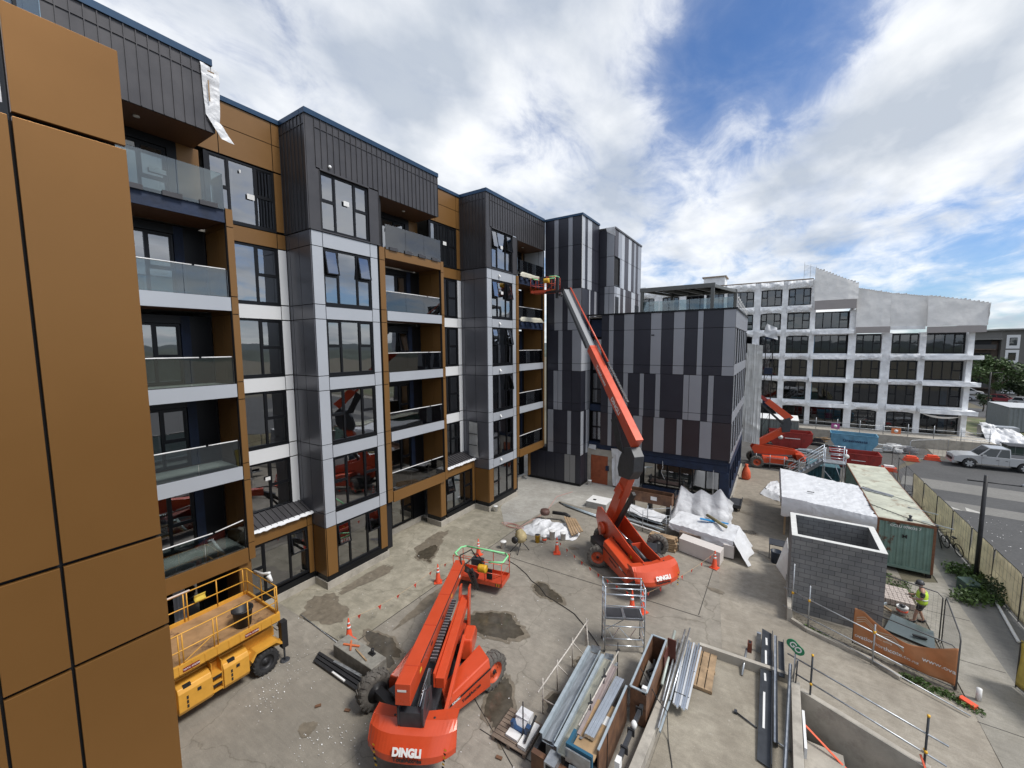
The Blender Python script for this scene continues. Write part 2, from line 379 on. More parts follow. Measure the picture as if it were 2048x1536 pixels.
# ================================================================ SETTING
def groundmat(name, a, b, c, s1=.18, s2=2.5, rough=.85, speck=.0, crack=False, wet=0.0):
    """worn slab: broad stains, mid mottling, fine grit, optional pale speckle and brushed streaks"""
    m = bpy.data.materials.new(name); m.use_nodes = True; t = m.node_tree; bs = t.nodes['Principled BSDF']
    L = t.links.new
    tx = t.nodes.new('ShaderNodeTexCoord')
    def noise(sc, det=8, ro=.6, dist=0, vec=None):
        n = t.nodes.new('ShaderNodeTexNoise'); n.inputs['Scale'].default_value = sc; n.inputs['Detail'].default_value = det; n.inputs['Roughness'].default_value = ro; n.inputs['Distortion'].default_value = dist
        L(vec or tx.outputs['Object'], n.inputs[0]); return n.outputs['Fac']
    def rampc(f, p0, c0, p1, c1):
        r = t.nodes.new('ShaderNodeValToRGB'); r.color_ramp.elements[0].position = p0; r.color_ramp.elements[1].position = p1
        r.color_ramp.elements[0].color = (*c0, 1); r.color_ramp.elements[1].color = (*c1, 1); L(f, r.inputs[0]); return r.outputs[0]
    def mix(f, x, y, bt='MIX'):
        n = t.nodes.new('ShaderNodeMix'); n.data_type = 'RGBA'; n.blend_type = bt
        if isinstance(f, float): n.inputs[0].default_value = f
        else: L(f, n.inputs[0])
        L(x, n.inputs[6]); L(y, n.inputs[7]); return n.outputs[2]
    base = rampc(noise(s2, 10, .68, .3), .36, b, .64, a)
    big = rampc(noise(s1, 6, .62, .8), .40, (0, 0, 0), .68, (.75, .75, .75))
    cc = t.nodes.new('ShaderNodeRGB'); cc.outputs[0].default_value = (*c, 1)
    col = mix(big, base, cc.outputs[0])
    mp = t.nodes.new('ShaderNodeMapping'); mp.inputs['Rotation'].default_value = (0, 0, .6); mp.inputs['Scale'].default_value = (.6, 4, 1); L(tx.outputs['Object'], mp.inputs[0])
    streak = rampc(noise(1.6, 8, .7, 1.2, mp.outputs[0]), .35, (.87, .87, .87), .7, (1.10, 1.10, 1.09))
    col = mix(.8, col, streak, 'MULTIPLY')
    grit = rampc(noise(38, 3, .8), .3, (.78, .78, .78), .72, (1.22, 1.22, 1.22))
    col = mix(.7, col, grit, 'MULTIPLY')
    if speck:
        sp = rampc(noise(9, 2, .5), .70, (0, 0, 0), .74, (speck, speck, speck)); w = t.nodes.new('ShaderNodeRGB'); w.outputs[0].default_value = (.5, .48, .44, 1)
        col = mix(sp, col, w.outputs[0])
    if crack:
        v = t.nodes.new('ShaderNodeTexVoronoi'); v.feature = 'DISTANCE_TO_EDGE'; v.inputs['Scale'].default_value = .22
        nz = t.nodes.new('ShaderNodeTexNoise'); nz.inputs['Scale'].default_value = 1.4; nz.inputs['Detail'].default_value = 5; L(tx.outputs['Object'], nz.inputs[0])
        va = t.nodes.new('ShaderNodeVectorMath'); va.operation = 'MULTIPLY_ADD'; L(nz.outputs['Color'], va.inputs[0]); va.inputs[1].default_value = (.9, .9, 0); L(tx.outputs['Object'], va.inputs[2])
        L(va.outputs[0], v.inputs['Vector'])
        ck = rampc(v.outputs['Distance'], .0, (.55, .54, .5), .005, (1, 1, 1)); col = mix(.7, col, ck, 'MULTIPLY')
    L(col, bs.inputs['Base Color']); bs.inputs['Roughness'].default_value = rough; bs.inputs['Specular IOR Level'].default_value = .35
    if wet:
        mr = t.nodes.new('ShaderNodeMapRange'); mr.inputs[1].default_value = .4; mr.inputs[2].default_value = .65; mr.inputs[3].default_value = rough; mr.inputs[4].default_value = rough - wet
        L(noise(.35, 5), mr.inputs[0]); L(mr.outputs[0], bs.inputs['Roughness'])
    bp = t.nodes.new('ShaderNodeBump'); bp.inputs['Strength'].default_value = .3; bp.inputs['Distance'].default_value = .02
    L(noise(22, 6, .7), bp.inputs['Height']); L(bp.outputs[0], bs.inputs['Normal'])
    MATS[name] = m; return m
YARD = groundmat('yard_concrete', (.325, .297, .252), (.242, .220, .186), (.205, .186, .156), crack=True, speck=.35, wet=.2, s1=.16)
YARDL = groundmat('building_apron', (.42, .385, .31), (.27, .247, .195), (.20, .185, .14), s1=.35, s2=1.8, speck=.45, crack=True)
FRESH = groundmat('fresh_concrete', (.44, .43, .40), (.34, .33, .30), (.28, .265, .24), s1=.4)
PATIO = groundmat('patio_concrete', (.34, .30, .245), (.25, .22, .18), (.17, .15, .12), s1=.22, speck=.3)
DRIVE = groundmat('driveway_concrete', (.37, .335, .28), (.28, .25, .205), (.21, .185, .15), s1=.25, s2=3)
FOOT = groundmat('footpath_concrete', (.34, .32, .28), (.26, .245, .21), (.21, .195, .165), s1=.3)
ASPH = groundmat('asphalt', (.105, .105, .105), (.078, .078, .08), (.065, .065, .066), s1=.2, s2=6, speck=.0)
ASPHL = groundmat('asphalt_pale_band', (.22, .215, .20), (.18, .175, .165), (.165, .16, .15), s1=.3, s2=6)
ASPHD = groundmat('site_asphalt', (.13, .125, .12), (.09, .087, .082), (.07, .066, .06), s1=.3, s2=3, speck=.2)
DIRT = groundmat('bare_earth', (.16, .135, .10), (.10, .085, .062), (.12, .12, .075), s1=.1, s2=3)
GRAV = groundmat('gravel', (.26, .235, .19), (.10, .09, .072), (.15, .13, .105), s1=1.5, s2=14)
WETC = mat('wet_concrete', (.075, .064, .048), .12, 0, var=.35, vscale=3.5, spec=.6, bump=.04, bscale=6)
DAMP = mat('damp_concrete', (.17, .145, .11), .55, 0, var=.3, vscale=4)

def sheet(name, poly, z, m, kind='structure'):
    b = MB(); b.add([(x, y, z) for x, y in poly], [tuple(range(len(poly)))], m)
    me_area = sum(poly[i][0] * poly[(i + 1) % len(poly)][1] - poly[(i + 1) % len(poly)][0] * poly[i][1] for i in range(len(poly)))
    if me_area < 0: b.f = [f[::-1] for f in b.f]
    return struct(name, b, kind)
g = MB()
PX0, PX1 = 1.15, 3.75
g.add([(-1500, -600, -.02), (PX0, -600, -.02), (PX0, 2500, -.02), (-1500, 2500, -.02), (PX1, -600, -.02), (1800, -600, -.02), (1800, 2500, -.02), (PX1, 2500, -.02),
       (PX0, 6, -.02), (PX1, 6, -.02), (PX0, 15.5, -.02), (PX1, 14.38, -.02)],
      [(0, 1, 8, 10, 2, 3), (4, 5, 6, 7, 11, 9), (1, 4, 9, 8), (10, 11, 7, 2)], DIRT)
struct('ground', g)
yd = MB()
yd.add([(-22, -12, .0), (PX0, -12, .0), (PX0, 15.5, 0), (PX0, 47, 0), (-22, 47, 0), (PX1, 14.38, 0), (5.62, 13.4, 0), (5.62, 47, 0), (PX1, -12, 0), (5.62, -12, 0)],
       [(0, 1, 2, 3, 4), (2, 5, 6, 7, 3), (8, 9, 6, 5)], YARD)
struct('yard_slab', yd)
sheet('building_apron', [(-19.6, 8.74), (-13.3, 8.74), (-13.3, 22.3), (-14.27, 20.85), (-16.1, 23.1), (-16.5, 25), (-19.6, 25)], .004, YARDL)
sheet('fresh_slab', [(-19.6, 30.5), (-16.6, 24.6), (-16.1, 23.1), (-14.27, 20.85), (-13.28, 22.4), (-13.05, 26.4), (-11.2, 26.1), (-9.5, 27.4), (-9.4, 31.6), (-13, 34), (-19.6, 34)], .009, FRESH)
sheet('patio', [(-2.5, 27.5), (.9, 24), (5.4, 39), (3.0, 43.2), (-2.2, 43.4), (-3.4, 34)], .005, PATIO)
sheet('driveway', [(.9, 19.75), (1.15, 15.5), (3.75, 14.38), (5.62, 13.4), (5.66, 17.9), (4.1, 18.1), (3.43, 18.5)], .006, DRIVE)
sheet('driveway_top', [(-2.2, 24), (-1.2, 15.95), (1.14, 15.6), (.9, 19.7), (.85, 24.5)], .005, DRIVE)
sheet('footpath', [(5.62, -5), (7.22, -5), (7.25, 25), (7.42, 29.3), (7.42, 44), (7.0, 44), (7.0, 26.7), (5.7, 26), (5.66, 18)], .010, FOOT)
sheet('path_strip', [(7.23, -5), (8.85, -5), (8.9, 44), (7.43, 44), (7.43, 29.3), (7.25, 25)], .004, ASPHL)
sheet('site_yard', [(-12, 43.4), (3.0, 43.2), (5.6, 43), (8.9, 44), (9.6, 50), (11.5, 54.5), (14, 57), (14, 61.2), (-12, 61.2)], .006, ASPHD)
sheet('road', [(8.92, -10), (60, -10), (60, 57.5), (16, 57.6), (12.6, 55), (9.7, 49.5), (8.95, 44)], .003, ASPH)
sheet('road_band', [(9.7, 47.6), (40, 44.6), (40, 41.2), (9.0, 44.6)], .008, ASPHL)
sheet('road_band', [(9.0, 41.6), (40, 38.6), (40, 36.6), (9.0, 39.7)], .008, ASPHL)
MARK = mat('worn_road_paint', (.42, .41, .38), .7, var=.25, vscale=5)
for tri in (((10.45, 40.5), (11.2, 39.45), (10.3, 39.6)), ((11.55, 40.4), (12.3, 39.35), (11.4, 39.55))): sheet('road_marking', tri, .013, MARK)
sheet('pavement', [(14, 57.7), (60, 57.7), (60, 61.2), (14.2, 61.2)], .02, FOOT)
sheet('side_road', [(24, 92), (60, 88), (62, 104), (46, 150), (34, 150), (31, 104), (20, 104), (19, 95)], .01, ASPH)
sheet('grass', [(20, 64), (60, 64), (60, 86), (24, 90), (20, 90)], .015, mat('grass_patch', (.10, .115, .05), .9, var=.4, vscale=.6, col2=(.2, .17, .12), c2lo=.5, c2hi=.6))
# slab joints: narrow dark seams
for nm, p, q in (('slab_joint', (-13.3, 9), (-13.3, 22.4)), ('slab_joint', (-16.7, 8.74), (-13.3, 8.74)), ('slab_joint', (-7.0, 8.82), (-4.9, 8.82)), ('slab_joint', (-11.2, 11.3), (-5.3, 8.3)), ('slab_joint', (-2.2, 26.6), (.9, 24.6)), ('slab_joint', (-13.2, 17.6), (-2.2, 17.9)), ('slab_joint', (-2.3, 18), (-2.2, 26.5)), ('slab_joint', (5.6, 20.4), (7.2, 20.4)), ('slab_joint', (5.6, 23.6), (7.2, 23.6)), ('slab_joint', (5.62, 14), (7.2, 14)), ('slab_joint', (5.62, 17.2), (7.2, 17.2))):
    b = MB(); b.bar((*p, .012), (*q, .012), .02, .004, BACK); struct(nm, b)
def blob(name, cx, cy, rx, ry, ang, m, z=.016, seed=0, n=90, rag=.25):
    r_ = random.Random(seed); ph = [r_.uniform(0, 6.3) for _ in range(6)]; pts = []
    for i in range(n):
        a = 2 * math.pi * i / n
        k = 1 + rag * (math.sin(2 * a + ph[0]) * .42 + math.sin(3 * a + ph[1]) * .34 + math.sin(5 * a + ph[2]) * .16 + math.sin(9 * a + ph[3]) * .09 + math.sin(17 * a + ph[4]) * .05 + MN.noise(Vector((math.cos(a) * 5, math.sin(a) * 5, seed))) * .5)
        x, y = rx * k * math.cos(a), ry * k * math.sin(a)
        pts.append((cx + x * math.cos(ang) - y * math.sin(ang), cy + x * math.sin(ang) + y * math.cos(ang)))
    return sheet(name, pts, z, m)
for i, (cx, cy, rx, ry, an, mm) in enumerate((
    (-9.4, 12.75, 1.15, .85, .3, WETC), (-8.55, 15.95, .78, .42, -.35, WETC), (-12.2, 9.45, 1.15, .42, -.15, WETC), (-12.7, 13.0, .35, 2.0, .02, DAMP),
    (-16.2, 9.6, 1.1, .9, 0, DAMP), (-16.6, 12.2, .35, 1.7, -.05, DAMP), (-16.55, 16.6, .55, 1.5, .1, DAMP), (-15.9, 15.6, .5, .7, 0, WETC), (-15.2, 15.0, .16, .1, 0, WETC),
    (-6.9, 9.8, .45, 1.1, .5, WETC), (-5.15, 10.9, .45, .8, 0, WETC), (-5.2, 13.0, .35, .6, .2, WETC), (-3.7, 12.1, .4, .6, 0, WETC),
    (-.6, 30.9, .95, .34, -.4, DAMP), (-1.35, 33.6, .4, .7, 0, DAMP), (-.95, 28.0, .36, .28, 0, WETC), (-.6, 25.6, .3, .18, 0, DAMP), (-1.9, 20.3, .4, .15, -.3, DAMP), (-4.6, 16.5, .4, .2, .3, DAMP),
    (-1.85, 13.3, .25, 1.5, .1, DAMP), (-9.2, 20.4, .3, .15, 0, DAMP), (-11.4, 6.0, .30, .22, .4, DAMP))):
    if mm is WETC: blob('damp_patch', cx + .03, cy - .02, rx * 1.13 + .05, ry * 1.13 + .05, an, DAMP, z=.0125 + .0002 * (i % 3), seed=i + 3, rag=.38)
    blob('puddle', cx, cy, rx, ry, an, mm, z=.014 + .0005 * (i % 3), seed=i + 3, rag=.38)
# small pale flakes of foam and plaster scattered on the concrete
fl = MB(); rr = random.Random(4)
def flake(x, y, s):
    a = rr.uniform(0, 6.3); z = .016
    fl.add([(x + s * math.cos(a + k * 1.57 + rr.uniform(-.3, .3)), y + s * rr.uniform(.3, 1) * math.sin(a + k * 1.57), z + rr.uniform(0, s)) for k in range(4)], [(0, 1, 2, 3)], WHITE)
for _ in range(420): flake(rr.uniform(-17, -5), rr.uniform(7, 26), rr.uniform(.008, .028))
for cx, cy, n, sp, s in ((-10.9, 5.8, 34, .30, .024), (-10.2, 6.2, 40, .4, .032), (-11.9, 12.1, 14, .12, .07), (-11.7, 11.6, 40, .5, .02), (-14.0, 6.9, 60, .5, .025), (-13.5, 6.0, 50, .4, .03)):
    for _ in range(n): flake(rr.gauss(cx, sp), rr.gauss(cy, sp), rr.uniform(.3, 1) * s)
for _ in range(160): flake(rr.uniform(10.5, 14), rr.uniform(24, 39), rr.uniform(.01, .05))
o = struct('debris_flakes', fl, 'stuff')
# pit beside the driveway: floor and concrete walls
PITF = groundmat('pit_floor', (.24, .22, .17), (.15, .135, .105), (.12, .105, .08), s1=.5)
struct('pit_floor', MB().box(PX0 - .1, PX1 + .1, 5.9, 15.6, -3.4, -3.2, PITF))

def retaining(name, pts, z0, z1, th, label, m=CONC):
    b = MB()
    for p, q in zip(pts[:-1], pts[1:]): b.bar((*p, (z0 + z1) / 2), (*q, (z0 + z1) / 2), th, z1 - z0, m)
    return solo(name, b, label, 'wall', bevel=.01)
retaining('retaining_wall', [(1.15, 15.56), (3.95, 14.35)], -3.3, .16, .20, 'grey concrete ramp wall dropping into the pit beside the driveway')
retaining('retaining_wall', [(1.0, 15.50), (.94, 8)], -3.3, .42, .24, 'concrete upstand wall between the raised slab and the open pit')
retaining('retaining_wall', [(3.85, 14.2), (3.85, 6)], -3.3, .0, .20, 'far concrete wall of the pit at the edge of the picture')
retaining('retaining_wall', [(-1.95, 15.75), (.86, 15.85)], 0, .34, .16, 'low concrete upstand at the back of the raised slab')
retaining('retaining_wall', [(-2.38, 15.85), (-2.68, 9.6)], 0, .36, .26, 'long low concrete upstand beside the brown plywood boxes')
sheet('raised_slab', [(-2.25, 15.66), (.82, 15.76), (.82, 8), (-2.5, 8)], .02, groundmat('raised_slab_concrete', (.37, .335, .27), (.28, .25, .20), (.185, .16, .125), s1=.3, speck=.3))
retaining('kerb', [(1.0, 19.66), (1.5, 19.24), (3.43, 18.55), (4.05, 18.03)], 0, .15, .14, 'low concrete kerb along the driveway under the orange banner')
retaining('kerb', [(.92, 22.6), (.92, 19.6)], 0, .55, .16, 'short concrete stub wall at the corner of the grey block walls')

# hills and the built up horizon far away
def ridge(name, dist, h0, h1, a0, a1, m, seed):
    b = MB(); r_ = random.Random(seed); N = 160; ph = [r_.uniform(0, 6.3) for _ in range(8)]
    for i in range(N + 1):
        a = a0 + (a1 - a0) * i / N; h = h0 + (h1 - h0) * (.5 + .25 * math.sin(a * 5 + ph[0]) + .15 * math.sin(a * 13 + ph[1]) + .07 * math.sin(a * 41 + ph[2]) + .05 * math.sin(a * 97 + ph[3]))
        for rr_, hh in ((dist, -1), (dist + 60, h * .75), (dist + 130, h), (dist + 400, -1)): b.v.append(Vector((math.sin(a) * rr_, math.cos(a) * rr_, hh)))
    k = b.mi(m)
    for i in range(N):
        for j in range(3): b.f.append([i * 4 + j, (i + 1) * 4 + j, (i + 1) * 4 + j + 1, i * 4 + j + 1]); b.m.append(k); b.sm.append(True)
    return struct(name, b)
HILL = mat('wooded_hill', (.055, .07, .055), .95, var=.5, vscale=.03, bump=1, bscale=.06)
ridge('hills', 420, 4.5, 11, -.5, 3.6, HILL, 3)
ridge('hills', 900, 8, 26, -.6, 3.4, mat('far_hill', (.075, .095, .10), .95, var=.25, vscale=.01), 5)

# ================================================================ APARTMENT BUILDING (bronze, silver and charcoal)
GAP = .016
class Fac:
    """panels of one facade plane. n: '+x' (faces the yard) or '-y' (faces the camera)"""
    def __init__(s, n, pos): s.n = n; s.p = pos
    def box(s, mb, a0, a1, z0, z1, d0, d1, m):
        if s.n == '+x': mb.box(s.p + d0, s.p + d1, a0, a1, z0, z1, m)
        else: mb.box(a0, a1, s.p - d1, s.p - d0, z0, z1, m)
    def pan(s, mb, a0, a1, z0, z1, m, back):
        s.box(mb, a0 + GAP, a1 - GAP, z0 + GAP, z1 - GAP, -.03, 0, m)
        s.box(back, a0 + .002, a1 - .002, z0 + .002, z1 - .002, -.16, -.05, BACK)
WINCACHE = {}
def win_mesh(w, h, cols, awn, dark=True):
    """window in local coords, outward is -y. cols: list of (x0,x1,split) fractions. returns (frame mesh MB, panes list)"""
    fr = MB(); F = .07; panes = MB()
    fr.box(0, F, 0, .10, 0, h, BLACKF); fr.box(w - F, w, 0, .10, 0, h, BLACKF); fr.box(F, w - F, 0, .10, 0, F + .03, BLACKF); fr.box(F, w - F, 0, .10, h - F, h, BLACKF)
    sash = []
    for i, (a, b, sp) in enumerate(cols):
        xa, xb = a * w, b * w
        if i: fr.box(xa - .045, xa + .045, .004, .096, F + .03, h - F, BLACKF)
        xa += .045 if i else F; xb -= .045 if i < len(cols) - 1 else F
        if sp:
            zs = h * sp; fr.box(xa, xb, .006, .094, zs - .045, zs + .045, BLACKF)
            panes.add([(xa, .055, F + .03), (xb, .055, F + .03), (xb, .055, zs - .045), (xa, .055, zs - .045)], [(0, 1, 2, 3)], GLASS)
            sash.append((xa, xb, zs + .045, h - F))
        else:
            panes.add([(xa, .055, F + .03), (xb, .055, F + .03), (xb, .055, h - F), (xa, .055, h - F)], [(0, 1, 2, 3)], GLASS)
    return fr, panes, sash
TRIP = [(0, .29, .52), (.29, .70, 0), (.70, 1, .52)]
PAIR = [(0, .64, 0), (.64, 1, .50)]
DOOR = [(0, .36, 0), (.36, .70, 0), (.70, 1, .45)]
QUAD = [(0, .24, 0), (.24, .5, 0), (.5, .76, 0), (.76, 1, .5)]
def window(parent, face, pos, a0, a1, z0, z1, cols, opened=(), depth=.05, name='window', label=None, glass=None):
    w, h = a1 - a0, z1 - z0
    key = (round(w, 3), round(h, 3), id(cols), id(glass))
    if key not in WINCACHE:
        fr, pn, sash = win_mesh(w, h, cols, 0)
        if glass: pn.ms = [glass]
        a = fr.build('tmp'); b = pn.build('tmp'); ss = []
        for xa, xb, za, zb in sash:
            sw, sh = xb - xa, zb - za; q = MB(); f = .045
            q.box(0, f, 0, .05, -sh, 0, BLACKF); q.box(sw - f, sw, 0, .05, -sh, 0, BLACKF); q.box(f, sw - f, 0, .05, -f, 0, BLACKF); q.box(f, sw - f, 0, .05, -sh, -sh + f, BLACKF)
            q.add([(f, .025, -sh + f), (sw - f, .025, -sh + f), (sw - f, .025, -f), (f, .025, -f)], [(0, 1, 2, 3)], glass or GLASS)
            so_ = q.build('tmp'); ss.append((so_.data, xa, zb)); bpy.data.objects.remove(so_)
        WINCACHE[key] = (a.data, b.data, ss); bpy.data.objects.remove(a); bpy.data.objects.remove(b)
    fm, pm, ss = WINCACHE[key]
    o = bpy.data.objects.new(name, fm); COL.objects.link(o); o.parent = parent
    L = parent.location
    if face == '+x': o.location = Vector((pos - depth, a0, z0)) - L; o.rotation_euler = (0, 0, math.pi / 2)
    else: o.location = Vector((a0, pos + depth, z0)) - L
    if label: o['label'] = label
    p = bpy.data.objects.new('pane', pm); COL.objects.link(p); p.parent = o
    for i, (sm_, xa, zb) in enumerate(ss):
        s_ = bpy.data.objects.new('sash', sm_); COL.objects.link(s_); s_.parent = o; s_.location = (xa, .02, zb)
        if i in opened: s_.rotation_euler = (-R(10), 0, 0); s_.location = (xa, -.02, zb)
    return o
Z = [3.0, 3.7, 6.28, 6.97, 9.51, 10.19, 12.78, 13.44, 16.01, 16.68]
def ribs(mb, F_, a0, a1, z0, z1, step=.3, cap=True, m=CHAR):
    F_.box(mb, a0, a1, z0, z1, -.06, 0, m)
    n = max(1, round((a1 - a0) / step))
    for i in range(n + 1):
        a = a0 + (a1 - a0) * i / n; F_.box(mb, max(a0, a - .012), min(a1, a + .012), z0 + .004, z1 - .004, 0, .035, m)
    if cap: F_.box(mb, a0 + .001, a1 - .001, z1 - .42, z1 - .395, .002, .030, m)
RAILW = mat('wrapped_white_rail', (.72, .72, .72), .5, var=.1, bump=.4, bscale=12)
def balcony(B, Xf, y0, y1, z, kind, rail=True, depth=1.9, tilt=0):
    """kind: silver | bronze | blue slab edge; z is the slab top"""
    b = MB(); th = .50 if kind == 'silver' else .58
    b.box(Xf - depth, Xf - .07, y0 + .01, y1 - .01, z - .34, z - .03, CONCD)
    e = {'silver': SILVER, 'bronze': BRONZE, 'blue': BLUEM}[kind]
    b.box(Xf - .065, Xf + (.02 if kind != 'blue' else -.02), y0 + .012, y1 - .012, z - th, z, e)
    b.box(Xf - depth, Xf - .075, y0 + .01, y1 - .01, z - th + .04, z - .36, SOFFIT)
    s = b.build('balcony', B, world=True)
    def sub(nm, q):
        me = q.build(nm, s); me.data.transform(Matrix.Translation(-B.location)); return me
    gl = MB(); n = 3; w = (y1 - y0 - .04) / n; gx = Xf - .09 if kind != 'blue' else Xf - .03; gz0, gz1 = (z + .02, z + 1.02)
    if not rail: gz0, gz1 = z - .12, z + 1.15; gx = Xf + .03
    for i in range(n): gl.box(gx, gx + .014, y0 + .02 + w * i + .008, y0 + .02 + w * (i + 1) - .008, gz0, gz1, BALG)
    if not rail: gl.box(Xf - .9, Xf + .0, y1 - .02, y1 - .008, gz0, gz1, BALG)
    sub('glass', gl)
    if rail:
        q = MB(); q.tube([(gx, y0 + .03, gz1 + .02), (gx, y0 + (y1 - y0) * .45, gz1 + .025), (gx, y0 + (y1 - y0) * .73, gz1 + .02)], .024, RAILW, 6)
        q.tube([(gx, y0 + (y1 - y0) * .75, gz1 + .02), (gx, y1 - .08, gz1 + .02 + tilt)], .024, RAILW, 6)
        q.box(gx - .012, gx + .026, y1 - .07, y1 - .045, z, gz1, BLACKF)
        sub('handrail', q)
    else:
        q = MB()
        for i in range(4): yy = y0 + .25 + i * (y1 - y0) / 4; q = MB(); q.box(Xf + .05, Xf + .09, yy, yy + .55, z - .14, z + .02, CHAR); sub('glass_clamp', q)
    
    return s
def soffit_light(mb, x, y, z): mb.lathe([(.09, z - .03), (.09, z)], WHITE, 12, (x, y, 0))

AB = thing('apartment_building', 'long bronze, silver and charcoal apartment building with stacked balconies and awning windows', 'building', (-18.4, 14, 0))
def module(dy, Xf, Xr, nxt_corner, first=False, last=False):
    """one bay front (corner at Y=10.55+dy), its balcony stack and the recess after it (recess plane Xr)"""
    C0 = 10.55 + dy; W0, W1 = C0 + .57, C0 + 3.13; E = C0 + 3.58
    B0, B1, B2 = E + .1, E + .47, E + 4.68     # fin front, balcony start, balcony end
    if last: B0, B1, B2 = E + .05, E + .42, 29.75
    FE = B2 + .26
    cl = {k: MB() for k in ('silver', 'bronze', 'white', 'grey', 'char', 'back')}
    F = Fac('+x', Xf); bk = cl['back']
    # bay front: storeys 1..4
    for z0, z1 in zip(Z[:-1], Z[1:]):
        band = (z1 - z0) < 1
        F.pan(cl['silver'], C0 + .03, W0, z0, z1, SILVER, bk); F.pan(cl['silver'], W1, E, z0, z1, SILVER, bk)
        if band: F.pan(cl['silver'], W0, W1, z0, z1, SILVER, bk)
    F.pan(cl['bronze'], C0 + .03, W0, .62, 3.0, BRONZE, bk); F.pan(cl['bronze'], W1, E, .62, 3.0, BRONZE, bk)
    lv = [(.70, 2.98), (3.72, 6.26), (6.99, 9.49), (10.21, 12.76), (13.46, 15.99), (16.76, 19.32)]
    ops = {0: {'0': (), '11.55': (1,), }, }
    for i, (a, b) in enumerate(lv):
        op = ()
        if dy > 5: op = {5: (0, 1), 4: (0, 1), 3: (0, 1), 2: (1,)}.get(i, ())
        elif dy == 0: op = {4: (0, 1), 0: (0, 1), 3: ()}.get(i, ())
        window(AB, '+x', Xf, W0 + .01, W1 - .01, a, b, TRIP, op, label='window with its top sashes propped open' if op else None)
        F.box(bk, W0, W1, a - .10, a - .002, -.16, .01, BLACKF)
    F.box(bk, C0, E, .35, .615, -.16, -.04, BLACKF)
    # top storey, ribbed charcoal
    T = cl['char']; F5 = Fac('+x', Xf + .02)
    PE = B2 - .15 if not last else 29.98
    F5.box(T, C0, C0 + .40, 16.70, 21.5, -.2, .0, CHAR); ribs(T, F5, C0 + .40, W1 + .62, 19.42, 21.5)
    F5.box(T, C0 + .40, W0 - .02, 16.70, 19.36, -.2, 0, CHAR)
    F5.box(T, W1 + .02, W1 + .62, 16.70, 19.36, -.2, 0, CHAR); pass
    for a in (W0 - .02, W1 + .62): F5.box(T, a - .01, a + .01, 16.72, 19.3, 0, .03, CHAR)
    F5.box(T, W0 - .02, W1 + .02, 19.33, 19.40, -.1, .06, CHAR); F5.box(T, C0 + .01, W1 + .62, 16.69, 16.74, .0, .03, CHAR)
    ribs(T, F5, W1 + .62, PE, 19.22, 21.5)
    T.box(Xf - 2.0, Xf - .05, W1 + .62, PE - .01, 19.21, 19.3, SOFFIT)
    T.box(Xf - 2.0, Xf - .042, PE - .15, PE, 19.3, 21.5, CHAR)
    soffit_light(T, Xf - .8, (B1 + B2) / 2, 19.205)
    if dy == 0: T.lathe([(.07, 0), (.07, .06)], WHITE, 12, (Xf + .05, 0, 0), 'x', T=Matrix.Translation((0, C0 + 1.05, 19.62)))
    # fins either side of the balconies, the right one stops below the glass top
    br = cl['bronze']
    for z0, z1 in list(zip(Z[:-1], Z[1:])):
        F.pan(br, B0, B1, z0, z1, BRONZE, bk); F.pan(br, B2, FE, z0, z1, BRONZE, bk)
        if z1 - z0 > 1:                                            # inner side of the right fin
            br.box(Xf - 1.9, Xf - .9, B2 + .035, B2 + .06, z0 + .01, z1 - .01, BRONZE); br.box(Xf - .88, Xf - .035, B2 + .035, B2 + .06, z0 + .01, z1 - .01, BRONZE)
        else: br.box(Xf - 1.9, Xf - .035, B2 + .037, B2 + .06, z0 + .01, z1 - .01, BRONZE)
    bk.box(Xf - 1.95, Xf - .04, B2 + .062, FE - .01, 3.0, 16.68, BACK)
    bk.box(Xf - 1.95, Xf - .17, E - .0, B1 - .02, .35, 19.2, BACK)
    br.box(Xf - 1.9, Xf - .035, B1 - .018, B1, 3.0, 16.6, BRONZE)
    # ground pier under the right fin
    if not last:
        Fp = Fac('+x', Xf - .1); Fp.pan(br, B2 - .35, B2 + .12, .62, 3.0, BRONZE, bk)
        br.box(Xf - 1.3, Xf - .14, B2 - .35, B2 - .32, .62, 2.98, BRONZE); bk.box(Xf - 1.3, Xf - .27, B2 - .315, B2 + .10, .35, 2.98, BACK)
        bk.box(Xf - 1.3, Xf - .15, B2 - .345, B2 + .11, .35, .61, BLACKF)
    else:
        br.box(Xf - 1.25, Xf - 1.15, 29.3, 29.6, .4, 2.95, BRONZE); S6 = Fac('-y', 29.86); S6.pan(cl['grey'], Xf - 1.85, Xf - .5, 16.74, 19.2, SILVER, bk); S6.pan(cl['grey'], Xf - .5, Xf - .03, 16.74, 19.2, SILVER, bk); bk.box(Xf - 2.2, Xf - .3, 29.9, 30.1, 2.9, 21.4, BACK)
    # balcony stack
    kinds = {0: ('bronze', True), 1: ('silver', True), 2: ('silver', True), 3: ('silver', True), 4: ('bronze', False)}
    if dy < 0: kinds[4] = ('blue', False)
    if last: kinds[3] = ('blue', True); kinds[4] = ('blue', False)
    for i, zt in enumerate((3.52, 6.86, 10.12, 13.40, 16.72)):
        k, rl = kinds[i]; balcony(AB, Xf, B1 + .01, B2 - .01, zt, k, rl, tilt=.12 if (dy < 0 and i == 0) else 0)
    # wall at the back of the balconies with sliding doors
    Fb = Fac('+x', Xf - 1.9)
